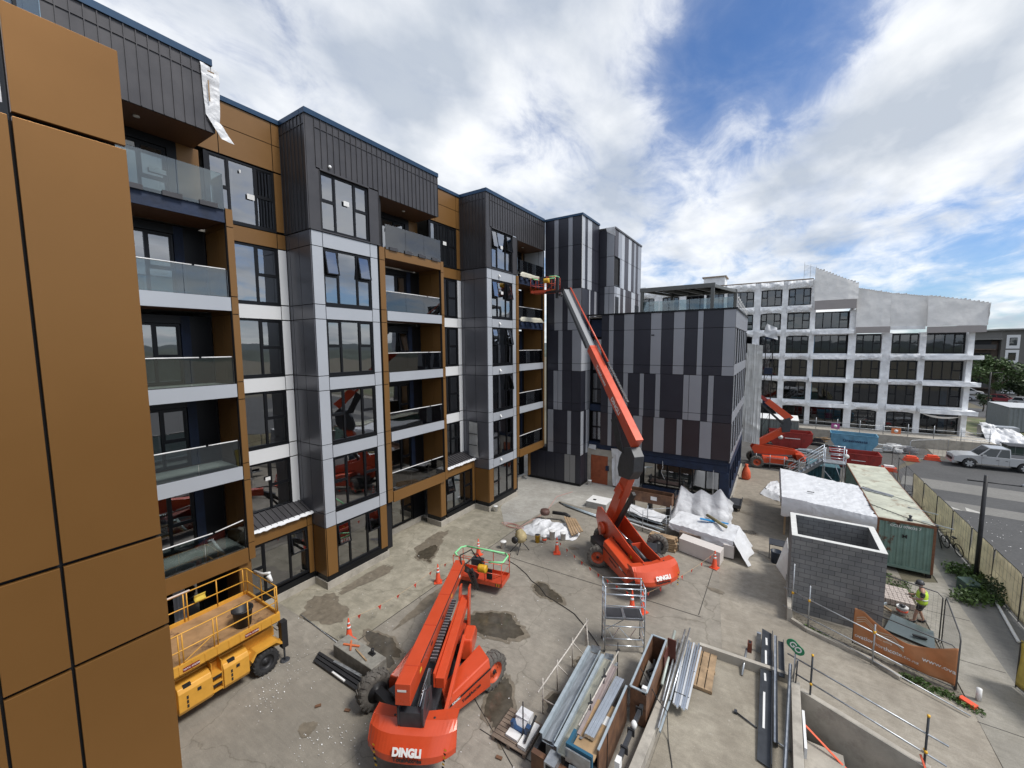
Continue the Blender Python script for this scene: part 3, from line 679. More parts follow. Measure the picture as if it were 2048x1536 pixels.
    for i, (z0, z1) in enumerate(((.35, 2.9), (3.52, 6.2), (6.86, 9.5), (10.12, 12.75), (13.4, 16.1), (16.72, 19.2))):
        Fb.box(bk, B1, B1 + .5, z0, z1, -.1, 0, BLACKF); Fb.box(bk, B1 + 3.2, B1 + 3.5, z0, z1, -.1, 0, BLUEM if 0 < i < 5 else BLACKF); Fb.box(bk, B1 + 3.5, B2 + .0, z0, z1, -.1, 0, BRONZE if i == 5 else BLACKF)
        Fb.box(bk, B1 + .5, B1 + 3.2, z1 - .3, z1, -.1, 0, BLACKF)
        window(AB, '+x', Xf - 1.9, B1 + .52, B1 + 3.18, z0 + .02, z1 - .32, DOOR, (0,) if (i == 3 and dy == 0) else (), name='glass_door')
    # recess
    if not last:
        R0, R1 = FE, nxt_corner; Wr0, Wr1 = R0 + .06, R1 - .40
        Fr = Fac('+x', Xr); tops = [(3.72, 6.26), (6.99, 9.49), (10.21, 12.76), (13.46, 15.99), (16.76, 19.36)]
        for i, (a, b) in enumerate(tops):
            top = i >= 4
            window(AB, '+x', Xr, Wr0, Wr1, a + (.25 if i == 0 else 0), b, TRIP if (top and dy != 0) or top else PAIR, (1,) if (i == 3 and dy == 0) else ())
            Fr.box(bk, Wr0, Wr1, a - .06 if i else a + .1, a + (.248 if i == 0 else -.002), -.16, .01, BLACKF)
            Fr.pan(cl['bronze' if top else 'white'], Wr1, R1 - .01, a, b, BRONZE if top else WHITEP, bk)
            Fr.box(bk, R0 - .05, Wr0 - .005, a, b, -.16, -.02, BLACKF)
        for z0, z1 in ((6.28, 6.97), (9.51, 10.19), (12.78, 13.44)):
            Fr.pan(cl['white'], R0 - .05, Wr1, z0, z1, WHITEP, bk); Fr.pan(cl['white'], Wr1, R1 - .01, z0, z1, WHITEP, bk)
        for z0, z1 in ((16.01, 16.68), (19.40, 20.55), (20.55, 21.5)):
            if z0 > 17: Fr.pan(br, R0 - 1.5, R0 + .5, z0, z1, BRONZE, bk); Fr.pan(br, R0 + .5, Wr1, z0, z1, BRONZE, bk)
            else: Fr.pan(br, R0 - .05, Wr1, z0, z1, BRONZE, bk)
            Fr.pan(br, Wr1, R1 - .01, z0, z1, BRONZE, bk)
        # ground storey of the recess stands forward under a small ribbed roof
        Xg = Xr + .96; Fg = Fac('+x', Xg)
        Fg.pan(br, R0 - .02, R1 - .28, 3.0, 3.62, BRONZE, bk); Fg.pan(br, R1 - .28, R1 - .01, 3.0, 3.62, BRONZE, bk)
        Fg.pan(br, R1 - .28, R1 - .01, .62, 3.0, BRONZE, bk)
        window(AB, '+x', Xg, R0 + .0, R1 - .29, .70, 2.98, TRIP, (2,) if False else ((1,) if dy < 0 else (0,)))
        Fg.box(bk, R0 - .0, R1 - .02, .35, .615, -.16, -.02, BLACKF)
        rf = MB()
        def rp(u, v): return (Xr - .02 + u * (Xg - Xr + .10), R0 - .03 + v * (R1 - R0 + .02), 4.02 - u * .38)
        rf.add([rp(0, 0), rp(1, 0), rp(1, 1), rp(0, 1), *[tuple(Vector(rp(*q)) - Vector((0, 0, .06))) for q in ((0, 0), (1, 0), (1, 1), (0, 1))]], [(0, 1, 2, 3), (7, 6, 5, 4), (0, 4, 5, 1), (1, 5, 6, 2), (2, 6, 7, 3)], CHAR)
        for i in range(12): v = (i + .5) / 12; rf.bar(Vector(rp(0, v)) + Vector((0, 0, .02)), Vector(rp(1, v)) + Vector((0, 0, .02)), .025, .045, CHAR)
        rf.build('lean_to_roof', AB, world=True)
        tp = MB(); rs = random.Random(int(dy * 3) + 40)
        e = [rp(.93, i / 24) for i in range(25)]; lo = [rp(1.02, i / 24) for i in range(25)]
        vs = [(p[0], p[1], p[2] + .02 + rs.uniform(0, .015)) for p in e] + [(p[0] + .03, p[1], p[2] + .02) for p in lo] + [(p[0] + .06, p[1], p[2] - rs.uniform(.02, .09)) for p in lo]
        tp.add(vs, [(j * 25 + i, (j + 1) * 25 + i, (j + 1) * 25 + i + 1, j * 25 + i + 1) for j in (0, 1) for i in range(24)], TARP, smooth=True)
        tp.build('roof_edge_sheet', AB, world=True, label='white plastic folded over the edge of the small roof')
        # side wall of the next bay (faces -y)
        Xn = {True: -16.3, False: -17.4}[dy == 0]; S = Fac('-y', R1 - .0)
        xm = (Xr + Xn) / 2 - .2
        for z0, z1 in zip(Z[:-1], Z[1:]):
            for a, b in ((Xr, Xr + .28), (Xr + .28, xm + .25), (xm + .25, Xn - .02)): S.pan(cl['grey'], a, b, z0, z1, GREYP, bk)
        S.pan(br, Xg, Xn - .02, .62, 3.0, BRONZE, bk); S.box(bk, Xg, Xn - .03, .35, .615, -.12, -.04, BLACKF)
        S5 = Fac('-y', R1 - .02); ribs(T, S5, Xr, Xn + .0, 16.70, 21.5, .28, True)
        # blue flashing round the roof edge, concrete foot
        fl_ = MB(); fl_.box(Xf - .3, Xf + .08, C0 - .06, PE + .04, 21.5, 21.72, BLUEF)
        fl_.box(Xr - .3, Xr + .06, PE + .05, R1 - .07, 21.505, 21.70, BLUEF); fl_.box(Xf - 1.95, Xf - .31, PE + .0, PE + .045, 21.505, 21.7, BLUEF)
        fl_.box(Xr - .3, Xn - .31, R1 - .065, R1 + .28, 21.502, 21.71, BLUEF)
        fl_.build('roof_flashing', AB, world=True)
    else:
        fl_ = MB(); fl_.box(Xf - .3, Xf + .08, C0 - .06, 29.9, 21.5, 21.72, BLUEF); fl_.build('roof_flashing', AB, world=True)
    nm = {'silver': 'silver_cladding', 'bronze': 'bronze_cladding', 'white': 'white_cladding', 'grey': 'grey_cladding', 'char': 'ribbed_cladding', 'back': 'backing_wall'}
    for k, b in cl.items():
        if b.f: b.build(nm[k], AB, world=True, bevel=0)
    # plinth
    pl = MB(); pl.box(Xf - .5, Xf + .02, C0 - .04, E + .05, 0, .35, CONC)
    if not last:
        pl.box(Xg - .4, Xg + .04, FE - .2, R1 - .05, 0, .345, CONC); pl.box(Xf - 1.3, Xf - .07, B2 - .4, B2 + .16, 0, .34, CONC)
        pl.box(Xf - 1.95, Xf - 1.86, E + .06, B2 - .41, 0, .34, CONC); pl.box(Xg + .041, Xn - .5, R1 - .04, R1 + .1, 0, .348, CONC)
    else: pl.box(Xf - 1.95, Xf - 1.86, E + .06, 29.9, 0, .2, CONC)
    pl.build('plinth', AB, world=True)
module(-11.55, -17.4, -19.4, 10.55)
module(0, -17.4, -18.5, 22.0)
module(11.45, -16.3, -18.5, 33, last=True)
# rooms behind the glass: floors, back wall, cross walls, roof
rm = MB()
for z in (.05, 3.4, 6.7, 9.95, 13.2, 16.45):
    rm.box(-24.5, -19.72, -1.4, 30, z - .25, z, CONCD); rm.box(-19.72, -18.72, -1.4, 7.2, z - .25, z, CONCD) if z else None
    for a, b, x in ((10.75, 14.0, -17.62), (-.8, 2.4, -17.62), (22.2, 25.4, -16.52), (18.9, 21.9, -18.7)): rm.box(-19.71, x, a, b, z - .248, z - .002, CONCD)
rm.box(-24.6, -17.75, -1.4, 7.0, 20.9, 21.3, PLASTER); rm.box(-24.6, -19.75, 7.0, 10.7, 20.9, 21.3, PLASTER); rm.box(-24.6, -17.75, 10.75, 18.4, 20.9, 21.3, PLASTER)
rm.box(-24.6, -18.85, 18.4, 22.1, 20.9, 21.3, PLASTER); rm.box(-24.6, -16.65, 22.15, 29.9, 20.9, 21.3, PLASTER)
rm.build('floor_slab', AB, world=True)
wl_ = MB()
wl_.box(-24.8, -24.6, -1.5, 30, 0, 21.3, PLASTER)
for y in (-1.3, 2.75, 7.55, 10.72, 14.1, 18.9, 22.15, 25.6): wl_.box(-24.5, -19.75, y, y + .12, .05, 20.9, PLASTER)
for y, x in ((10.8, -17.65), (14.0, -17.65), (22.22, -16.55), (25.42, -16.55), (2.5, -17.65)): wl_.box(-19.74, x, y, y + .10, .06, 20.88, PLASTER)
for k in range(6):
    for (y0, y1) in ((7.8, 9.2), (11.3, 12.4), (19.4, 20.6), (23, 24)): wl_.box(-22.6, -22.5, y0, y1, .06 + 3.27 * k, 2.5 + 3.27 * k, WHITEP)
wl_.build('interior_wall', AB, world=True)
of = MB()
for y0, y1, z, x0, x1 in ((14.7, 18.3, .06, -22, -19.5), (11, 13.6, .06, -21, -18), (14.7, 18.5, 3.41, -22, -19.5), (3, 7, 3.41, -22, -19.5), (3, 7, 6.71, -22, -19.5), (14.7, 18.3, 6.71, -22, -19.5)): of.box(x0, x1, y0, y1, z, z + .01, ORANGEF)
of.box(-21.0, -20.9, 15, 17.2, .08, 2.5, mat('red_brown_hoarding', (.20, .05, .035), .6)); of.box(-21.0, -20.9, 3.2, 6.6, 3.45, 5.8, MATS['red_brown_hoarding'])
of.box(-21.0, -20.9, 3.2, 6.6, 13.25, 15.6, MATS['red_brown_hoarding'])
of.build('floor_protection', AB, world=True)
cu_ = MB(); cu_.grid(lambda u, v: (-19.0 + .05 * math.sin(u * 30), 3.9 + u * .5 - .25 * math.sin(v * 3.1) * u, .6 + v * 2.3), 14, 8, WHITE); cu_.grid(lambda u, v: (-19.0 + .04 * math.sin(u * 24), 5.2 + u * .4, .4 + v * 2.5), 10, 4, PLASTER)
cu_.build('curtain', AB, world=True, label='white curtain hanging behind the ground floor balcony opening')
cb = MB(); cb.box(-17.85, -17.8, 20.1, 20.55, .8, 2.95, mat('cyan_film', (.25, .55, .75), .5, var=.1, vscale=6)); cb.build('blue_film', AB, world=True, label='strip of light blue film behind the ground floor window')
# stickers on the panes of the upper windows
st = MB()
for (x, y, z, w, h) in ((-19.43, 9.0, 17.9, .3, .22), (-19.43, 8.75, 18.9, .06, .12), (-17.43, 12.3, 18.15, .3, .22), (-18.53, 20.3, 18.1, .32, .22), (-16.33, 23.7, 18.2, .28, .22), (-16.33, 23.7, 15.1, .28, .2), (-19.33, 5.7, 17.9, .5, .16), (-19.33, 5.0, 18.6, .35, .15), (-19.36, 8.3, 14.6, .05, .05), (-19.43, 9.0, 5.4, .22, .16), (-19.3, 16.4, 18.2, .25, .2), (-19.3, 16.3, 2.1, .22, .3), (-18.1, 27.3, 2.2, .22, .3)):
    st = MB(); st.box(x, x + .008, y, y + w, z, z + h, WHITE); st.build('window_sticker', AB, world=True)
vn = MB()
for z in (16.35, 13.1, 9.85, 6.6, 3.45):
    vn = MB(); vn.prism([(0, 0), (.12, 0), (0, .16)], 23.35, 23.5, WHITE, 'y', T=Matrix.Translation((-16.28, 0, z - .1))); vn.build('vent_cowl', AB, world=True)
# loose building wrap by the last dark panels and the grey side wall
b = MB(); cloth(b, [(-17.34, 6.77, 21.47), (-17.34, 7.36, 21.42), (-17.3, 7.26, 19.6), (-17.32, 6.84, 19.75)], 16, 44, TARP, .07, 3, f=3.2); cloth(b, [(-17.32, 6.84, 19.75), (-17.3, 7.26, 19.6), (-17.15, 7.62, 18.98), (-17.2, 7.25, 19.05)], 12, 18, TARP, .07, 5, f=3.2); b.box(-17.24, -17.22, 6.93, 6.97, 20.2, 20.9, WOOD); b.box(-17.24, -17.22, 6.95, 7.15, 21.2, 21.24, WOOD)
solo('wrap_sheet', b, 'torn white plastic sheet hanging from the charcoal parapet corner', 'plastic sheet')
b = MB(); cloth(b, [(-17.9, 21.9, 6.25), (-17.2, 21.9, 6.2), (-17.1, 21.9, 3.75), (-17.95, 21.9, 3.8)], 14, 22, mat('grey_foil', (.42, .42, .41), .5, .1, bump=.7, bscale=5), .05, 8)
for z in (5.4, 4.6): b.box(-17.9, -17.2, 21.84, 21.86, z, z + .04, BACK)
solo('foil_sheet', b, 'crumpled grey foil taped over the side wall above the small roof', 'foil sheet')
# sheeted slab edges on the two upper balconies next to the striped tower
for z, lab in ((16.72, 'cream sheet draped over the highest blue slab edge by the lift basket'), (13.4, 'cream sheet draped over the second blue slab edge below the lift basket')):
    b = MB(); b.grid(lambda u, v: (-17.2 + 1.02 * min(1, v * 1.5), 26.0 + 3.65 * u + .35 * (1 - v) * (1 - 2 * u), z + .02 + .34 * min(1, (1 - v) * 2.2) * min(1, min(u, 1 - u) * 9 + .3) - .05 * max(0, v - .66) * 3 + .05 * crumple((u * 4, v, z), 1.5)), 40, 10, mat('cream_sheet', (.58, .56, .47), .6, var=.1, bump=.5, bscale=6))
    for k in range(5): b.box(-16.26, -16.2, 26.1 + k * .75, 26.45 + k * .75, z - .34, z - .12, BLUEM)
    solo('edge_sheet', b, lab, 'sheet')

# ================================================================ NEAR BRONZE WING
NW = thing('bronze_wing', 'near wing of flat bronze panels with black open joints filling the left edge', 'building', (-6, -3, 0))
b = MB(); bk = MB(); NX = -3.55
ys = [-4.6, -2.5, -.3, .188, .464, .94]
zs = [0, 3.0, 3.72, 6.28, 6.97, 9.54, 10.2, 12.78, 13.37]
for z0, z1 in zip(zs[:-1], zs[1:]):
    for y0, y1 in ((-4.6, -2.5), (-2.5, .19), (.19, .464), (.464, .94)):
        if z1 > 13 and y1 < .9: continue
        hg = .0055 if y1 > 0.4 else .008
        y0_ = y0 + (.010 if y0 == .464 else hg); y1_ = y1 - (hg if y1 < .9 else 0)
        if z0 < 9.4 and y1 == .464 and False: continue
        b.box(NX - .03, NX, y0_, y1_, z0 + .012, z1 - .012, BRONZE_N)
bk.box(-17, NX - .05, -4.6, .86, 0, 12.76, BACK); bk.box(-6, NX - .05, .47, .90, 12.76, 13.30, BACK)
bk.box(NX - .30, NX - .05, .86, .925, 0, 12.76, BLACKF)
b.build('bronze_cladding', NW, world=True, bevel=.002); bk.build('backing_wall', NW, world=True)
q = MB(); q.box(-4.0, -3.98, .50, .70, 13.40, 14.5, BALG); q.box(-4.02, -3.96, .585, .60, 13.3, 14.6, BLACKF); q.build('balustrade', NW, world=True)
b = MB(); cloth(b, [(-3.66, .20, 13.6), (-3.66, .455, 13.5), (-3.62, .455, 12.85), (-3.62, .20, 12.80)], 8, 20, TARP, .03, 6)
cloth(b, [(-4.1, .46, 13.9), (-4.1, .575, 13.8), (-4.05, .575, 13.35), (-4.05, .46, 13.4)], 6, 8, TARP, .03, 7)
solo('wrap_sheet', b, 'crinkled white plastic behind the top left edge of the near bronze panels', 'plastic sheet')

# ================================================================ STRIPED BUILDING (tower, rear tower, low block)
SB = thing('striped_building', 'building clad in vertical light and dark grey stripes, tall left, low right', 'building', (-8, 36, 0))
dk, lt, bkk, bm_, wh = MB(), MB(), MB(), MB(), MB()
def stripes(F, a0, a1, z0, z1, light, dark=DARKP, lm=LIGHTP, maxw=1.6):
    cur = a0
    def put(a, b, m):
        if b - a < .03: return
        tgt = {DARKP: dk, BROWNP: dk}.get(m, lt)
        n = max(1, math.ceil((b - a) / maxw))
        for i in range(n): F.pan(tgt, a + (b - a) * i / n, a + (b - a) * (i + 1) / n, z0, z1, m, bkk)
    for it in light:
        a, b = it[:2]; m = it[2] if len(it) > 2 else lm
        put(cur, a, dark); put(max(a, a0), min(b, a1), m); cur = b
    put(cur, a1, dark)
TF = Fac('-y', 30.0)
r1 = [(-15.42, -15.02), (-14.19, -13.8)]; r2 = [(-15.4, -14.65), (-14.21, -13.03)]; r3 = [(-15.04, -14.64), (-13.8, -13.03)]; r4 = [(-15.47, -15.06), (-15.06, -14.65)]; r5 = [(-16.0, -15.45), (-14.19, -13.83)]
for z0, z1, p in ((19.33, 21.5, r1), (16.68, 19.33, r1), (16.0, 16.68, r1), (13.35, 16.0, r2), (12.74, 13.35, r2), (10.06, 12.74, r3), (9.46, 10.06, r3), (6.84, 9.46, r4), (6.21, 6.84, r4), (3.44, 6.21, r5), (2.56, 3.44, r5)):
    stripes(TF, -16.0 if z0 < 16.5 else -16.25, -13.0, z0, z1, p)
stripes(TF, -17.9, -13.0, .22, 2.56, [(-14.43, -13.44, mat('foil_door', (.25, .25, .25), .5, .2, bump=.6, bscale=6))], maxw=.95)
TS = Fac('+x', -13.0)
sr1 = [(30.02, 30.6, WHITEV), (31.1, 32.0, WHITEV)]; sr2 = [(31.5, 31.75, WHITEV), (32.6, 33.1, LIGHTP)]; sr3 = [(30.02, 31.9, WHITEV)]; sr4 = [(30.9, 31.9, LIGHTP)]
for z0, z1, p, e in ((19.33, 21.5, sr1, 33.6), (16.68, 19.33, sr1, 33.6), (16.0, 16.68, sr1, 33.6), (13.35, 16.0, sr2, 33.6), (12.74, 13.35, sr2, 32.4), (10.06, 12.74, sr3, 32.4), (9.46, 10.06, sr3, 32.4), (6.84, 9.46, sr4, 32.4), (6.21, 6.84, sr4, 32.4), (3.44, 6.21, sr1, 31.8), (2.56, 3.44, sr1, 31.8), (.22, 2.56, [], 31.8)):
    stripes(TS, 30.02, e, z0, z1, p)
bkk.box(-16.2, -13.1, 30.13, 41, .2, 21.3, BACK); bkk.box(-17.9, -16.21, 30.13, 31, .2, 2.9, BACK); bkk.box(-18, -13.02, 30.02, 31.5, 0, .215, BLACKF)
lt.box(-13.02, -12.975, 29.975, 30.02, 16, 21.5, WHITE)
window(SB, '+x', -12.99, 31.85, 32.5, 14.75, 15.95, [(0, 1, 0)]); window(SB, '+x', -12.99, 31.85, 32.5, 13.55, 14.6, [(0, 1, 0)])
# rear tower
F2 = Fac('-y', 33.6); S2 = Fac('+x', -11.65)
for z0, z1 in ((18.9, 21.1), (16.45, 18.9), (15.85, 16.45), (13.9, 15.85)): stripes(F2, -13, -11.68, z0, z1, [(-12.35, -11.68, LIGHTP)] if z0 > 16.4 else [(-12.5, -12.1, LIGHTP), (-12.1, -11.68, LIGHTP)])
P_a = [(34.5, 35.4, LIGHTP), (35.4, 36.2, WHITEV), (37.3, 38.2, WHITEV), (39.0, 39.6, LIGHTP), (40.3, 41.4, LIGHTP)]; P_b = [(33.62, 34.2, LIGHTP), (34.2, 35.2, WHITEV), (36.0, 36.6, WHITEV), (38.4, 39.6, WHITEV), (40.6, 41.4, LIGHTP)]
for z0, z1, p in ((18.9, 21.1, P_a), (15.85, 16.45, P_b), (13.9, 15.85, P_b)): stripes(S2, 33.62, 41.4, z0, z1, p, dark=BROWNP)
stripes(S2, 35.0, 41.4, 16.45, 18.9, P_a, dark=BROWNP); bkk.box(-12.9, -11.75, 33.75, 41.3, 13.0, 20.9, BACK)
window(SB, '+x', -11.65, 33.7, 34.95, 16.5, 19.0, [(0, 1, 0)])
bkk.box(-11.70, -11.62, 33.9, 34.7, 13.95, 15.6, BLACKF); bkk.box(-11.70, -11.62, 39.5, 40.7, 13.95, 15.3, BLACKF)
cap = MB(); cap.box(-16.3, -12.92, 29.93, 33.55, 21.5, 21.66, BLUEF); cap.box(-13.0, -11.58, 33.56, 41.4, 21.1, 21.24, CHAR); cap.box(-13.1, -2.30, 31.14, 31.6, 13.88, 13.98, BLACKF); cap.box(-2.62, -2.30, 31.61, 43.2, 13.88, 13.97, BLACKF)
cap.build('roof_flashing', SB, world=True)
q = MB(); cloth(q, [(-12.4, 33.52, 21.25), (-11.6, 33.5, 21.2), (-11.6, 33.6, 20.5), (-12.3, 33.52, 20.9)], 8, 6, TARP, .08, 2); q.build('torn_sheet', SB, world=True)
# low block
LF = Fac('-y', 31.2)
q1 = [(-11.2, -10.8), (-9.99, -9.2), (-7.97, -7.19), (-6.35, -5.58), (-4.75, -4.38), (-3.15, -2.40)]
q2 = [(-11.2, -10.8), (-9.98, -9.6), (-8.71, -8.37), (-7.54, -7.17), (-5.58, -5.19), (-5.19, -4.36), (-3.95, -3.58)]
q3 = [(-11.19, -10.85), (-9.15, -8.42), (-7.6, -6.81), (-5.95, -5.55), (-4.39, -3.6)]
for z0, z1, p, d in ((12.66, 13.88, q1, DARKP), (10.0, 12.66, q1, DARKP), (9.36, 10.0, q1, DARKP), (6.63, 9.36, q2, DARKP), (6.08, 6.63, q2, DARKP), (3.42, 6.08, q3, BROWNP)):
    stripes(LF, -11.8, -2.40, z0, z1, p, dark=d)
bkk.box(-13, -2.55, 32.35, 42.8, 3.3, 13.7, BACK); bkk.box(-11.8, -2.6, 31.33, 32.34, 3.45, 13.75, BACK)
bm_.box(-12.95, -11.82, 31.9, 32.34, 12.2, 13.6, BLUEM); bm_.box(-12.95, -11.82, 31.8, 32.34, 6.1, 6.6, BLUEM); bm_.box(-12.95, -11.82, 31.6, 32.3, 3.0, 3.45, BLUEM)
for z0, z1 in ((3.5, 6.05), (6.65, 9.3), (9.4, 12.1)): window(SB, '-y', 32.1, -12.95, -11.84, z0, z1, [(0, 1, .45)])
# right flank with window openings and battens
SF = Fac('+x', -2.40)
for z0, z1 in ((12.66, 13.88), (9.36, 10.1), (6.05, 6.7), (3.3, 3.6)):
    for k in range(13): wh.box(-2.46, -2.40, 31.25 + k * .95, 31.25 + k * .95 + .88, z0, z1, LIGHTP)
for k, y in enumerate((31.9, 34.0, 36.1, 38.2, 40.3, 42.2)):
    for z0, z1 in ((3.65, 6.0), (6.75, 9.3), (10.15, 12.6)):
        if k < 5: window(SB, '+x', -2.42, y + .15, y + 1.75, z0, z1, [(0, 1, .5)])
        wh.box(-2.48, -2.40, y - .12, y + .1, z0, z1, WHITEV); wh.box(-2.50, -2.44, y + 1.75, y + 1.9, z0, z1, DARKP)
bkk.box(-2.54, -2.47, 31.25, 43.1, 3.3, 13.6, BACK)
# ground storey of the low block
gw = MB()
gw.box(-13.0, -12.72, 31.5, 31.9, 0, 2.95, CONC); gw.box(-11.22, -10.6, 31.5, 31.9, 0, 2.95, CONC); gw.box(-12.72, -11.22, 31.5, 31.9, 2.42, 2.95, CONC)
gw.box(-11.9, -2.55, 31.5, 31.6, 2.98, 3.40, BLUEM); gw.box(-8.45, -2.55, 31.45, 31.6, 2.47, 2.97, BLUEM); gw.box(-3.0, -2.45, 31.4, 31.6, .05, 2.46, BLUEM); gw.box(-8.45, -3.0, 31.47, 31.6, .02, .62, BLUEM); gw.box(-8.6, -8.36, 31.45, 31.6, .02, 2.96, BLACKF)
gw.box(-2.56, -2.40, 31.62, 43.2, .3, .9, BLUEM); gw.box(-2.56, -2.40, 31.62, 43.2, 2.7, 3.28, BLUEM)
for y in (31.61, 33.3, 35.4, 37.5, 39.6, 41.7, 43.0): gw.box(-2.58, -2.41, y, y + .22, .9, 2.7, BLUEM)
gw.box(-2.6, -2.3, 31.3, 43.3, 0, .28, CONC); gw.box(-3.0, -2.25, 31.2, 31.62, -.01, .35, CONC)
gw.build('ground_floor_wall', SB, world=True)
window(SB, '-y', 31.52, -8.36, -3.02, .64, 2.46, [(i / 6, (i + 1) / 6, 0) for i in range(6)], name='shop_window')
for y in (31.85, 33.55, 35.65, 37.75, 39.85): window(SB, '+x', -2.45, y, y + 1.4, .92, 2.68, [(0, 1, 0)])
dr = MB(); dr.box(-12.70, -11.24, 31.55, 31.60, .0, 2.4, mat('orange_door_sheet', (.30, .075, .03), .55, bump=.6, bscale=5, var=.2)); dr.box(-11.38, -11.12, 31.42, 31.5, 1.25, 1.65, BLUEM)
dr.build('door', SB, world=True, label='doorway covered with an orange brown sheet')
q = MB(); cloth(q, [(-10.75, 31.38, .15), (-8.6, 31.36, .1), (-8.5, 31.38, 3.15), (-10.9, 31.4, 3.2)], 30, 22, TARP, .12, 11, fold=.5); q.build('doorway_sheet', SB, world=True, label='white sheet taped over the wall beside the shop window')
q = MB(); cloth(q, [(-12.9, 31.4, 2.95), (-12.2, 31.35, 2.9), (-12.2, 31.3, 3.3), (-12.85, 31.4, 3.3)], 8, 6, TARP, .12, 12); q.build('torn_sheet', SB, world=True)
rf = MB(); rf.box(-13, -2.65, 31.62, 43, 13.72, 13.82, CONCD); rf.box(-16.2, -13.1, 30.2, 33.5, 21.31, 21.42, CONCD); rf.build('roof', SB, world=True)
inn = MB(); inn.box(-11, -3, 34.5, 34.6, .1, 3.2, PLASTER); inn.box(-11, -2.7, 31.9, 34.5, .02, .06, CONCD); inn.build('interior_wall', SB, world=True)
cd_ = MB(); cd_.box(-7.9, -7.7, 31.13, 31.19, 12.2, 12.28, BLACKF); cd_.tube([(-6.9, 31.4, 2.75), (-6.85, 31.3, 2.3), (-6.95, 31.3, 1.9), (-6.7, 31.3, 1.4)], .015, WHITE, 5); cd_.tube([(-3.4, 31.4, 2.6), (-3.4, 31.35, 1.9), (-3.38, 31.3, .9)], .012, WHITE, 5); cd_.build('loose_cable', SB, world=True)
dk.build('dark_stripe_cladding', SB, world=True); lt.build('light_stripe_cladding', SB, world=True); bkk.build('backing_wall', SB, world=True); bm_.build('blue_membrane', SB, world=True); wh.build('flank_cladding', SB, world=True)

PG = thing('pergola', 'grey steel roof terrace pergola with a brown ceiling on the low striped block', 'pergola', (-6.3, 33, 13.84))
b = MB()
for x, y in ((-8.8, 31.75), (-3.95, 31.75), (-7.6, 36.4), (-2.9, 36.4)): b.box(x - .11, x + .11, y - .11, y + .11, 13.84, 15.5, mat('pergola_grey', (.13, .135, .13), .5, .2))
PGM = MATS['pergola_grey']
b.box(-8.95, -3.8, 31.62, 31.86, 15.5, 15.78, PGM); b.box(-7.7, -2.8, 36.3, 36.5, 15.5, 15.78, PGM)
for t in (0, .27, .5, .74, 1): b.bar((-8.85 + 4.95 * t, 31.87, 15.62), (-7.6 + 4.7 * t, 36.3, 15.62), .09, .2, PGM)
b.build('frame', PG, world=True)
b = MB(); b.add([(-8.8, 31.9, 15.74), (-3.9, 31.9, 15.74), (-2.9, 36.3, 15.74), (-7.6, 36.3, 15.74)], [(0, 1, 2, 3), (3, 2, 1, 0)], mat('brown_soffit', (.10, .05, .035), .6)); b.v[-1]; b.build('ceiling', PG, world=True, solid=.05)
b = MB()
for i in range(9): b.box(-8.9 + i * .7, -8.9 + i * .7 + .66, 31.66, 31.675, 13.95, 14.75, BALG)
b.build('glass_balustrade', PG, world=True)

# ================================================================ WHITE WRAPPED BUILDING
WB = thing('wrapped_building', 'five to six storey building wrapped in white plastic with black framed windows', 'building', (3, 72, 1.0))
WY = 65.0
WF = Fac('-y', WY)
rows = [(1.02, 3.38), (4.22, 6.6), (7.25, 9.5), (10.3, 12.6), (13.42, 15.6), (16.53, 18.7)]
cols = {'L3': (-19.5, -16.2), 'L2': (-15.0, -12.6), 'L1': (-11.6, -9.2), 'L0': (-8.9, -6.6), 'A0': (-6.2, -2.95), 'A': (-2.1, .25), 'B': (.93, 3.35), 'C': (3.92, 7.32), 'D': (8.07, 10.48), 'E': (11.35, 13.74), 'F': (14.32, 17.62)}
order = list(cols)
wr = MB(); wbk = MB(); glz = {}
W4 = [(0, .24, 0), (.24, .50, 0), (.50, .74, 0), (.74, 1, .5)]
W3 = [(0, .30, .52), (.30, .68, 0), (.68, 1, .52)]
rs = random.Random(21)
GLW = glassmat('window_glass_far', (.30, .34, .36), .02, f0=.06)
for k, (a, b) in cols.items():
    for i, (z0, z1) in enumerate(rows):
        if k in 'DEF' and i > 3: continue
        if k == 'C' and i > 4: continue
        wide = k in ('C', 'F', 'A0', 'L3')
        window(WB, '-y', WY, a + rs.uniform(0, .06), b - rs.uniform(0, .06), z0 + rs.uniform(0, .05), z1 - rs.uniform(.0, .1), W4 if wide else W3, depth=.28 if not wide else (.9 if k in 'CF' else .3), glass=GLW)
xs = [(-21, cols['L3'][0])] + [(cols[order[i]][1], cols[order[i + 1]][0]) for i in range(len(order) - 1)] + [(17.62, 18.1)]
for i, (a, b) in enumerate(xs):
    top = 19.7 if b <= 3.95 else (15.7 if a < 7.9 else 12.75)
    cloth(wr, [(a + .02, WY + .1, 1.0), (b - .02, WY + .1, 1.0), (b - .02, WY + .1, top), (a + .02, WY + .1, top)], 8, 90, WRAP, .14, i, f=1.4)
    wr.box(a, b, WY + .2, WY + .9, 1.0, top, WRAP)
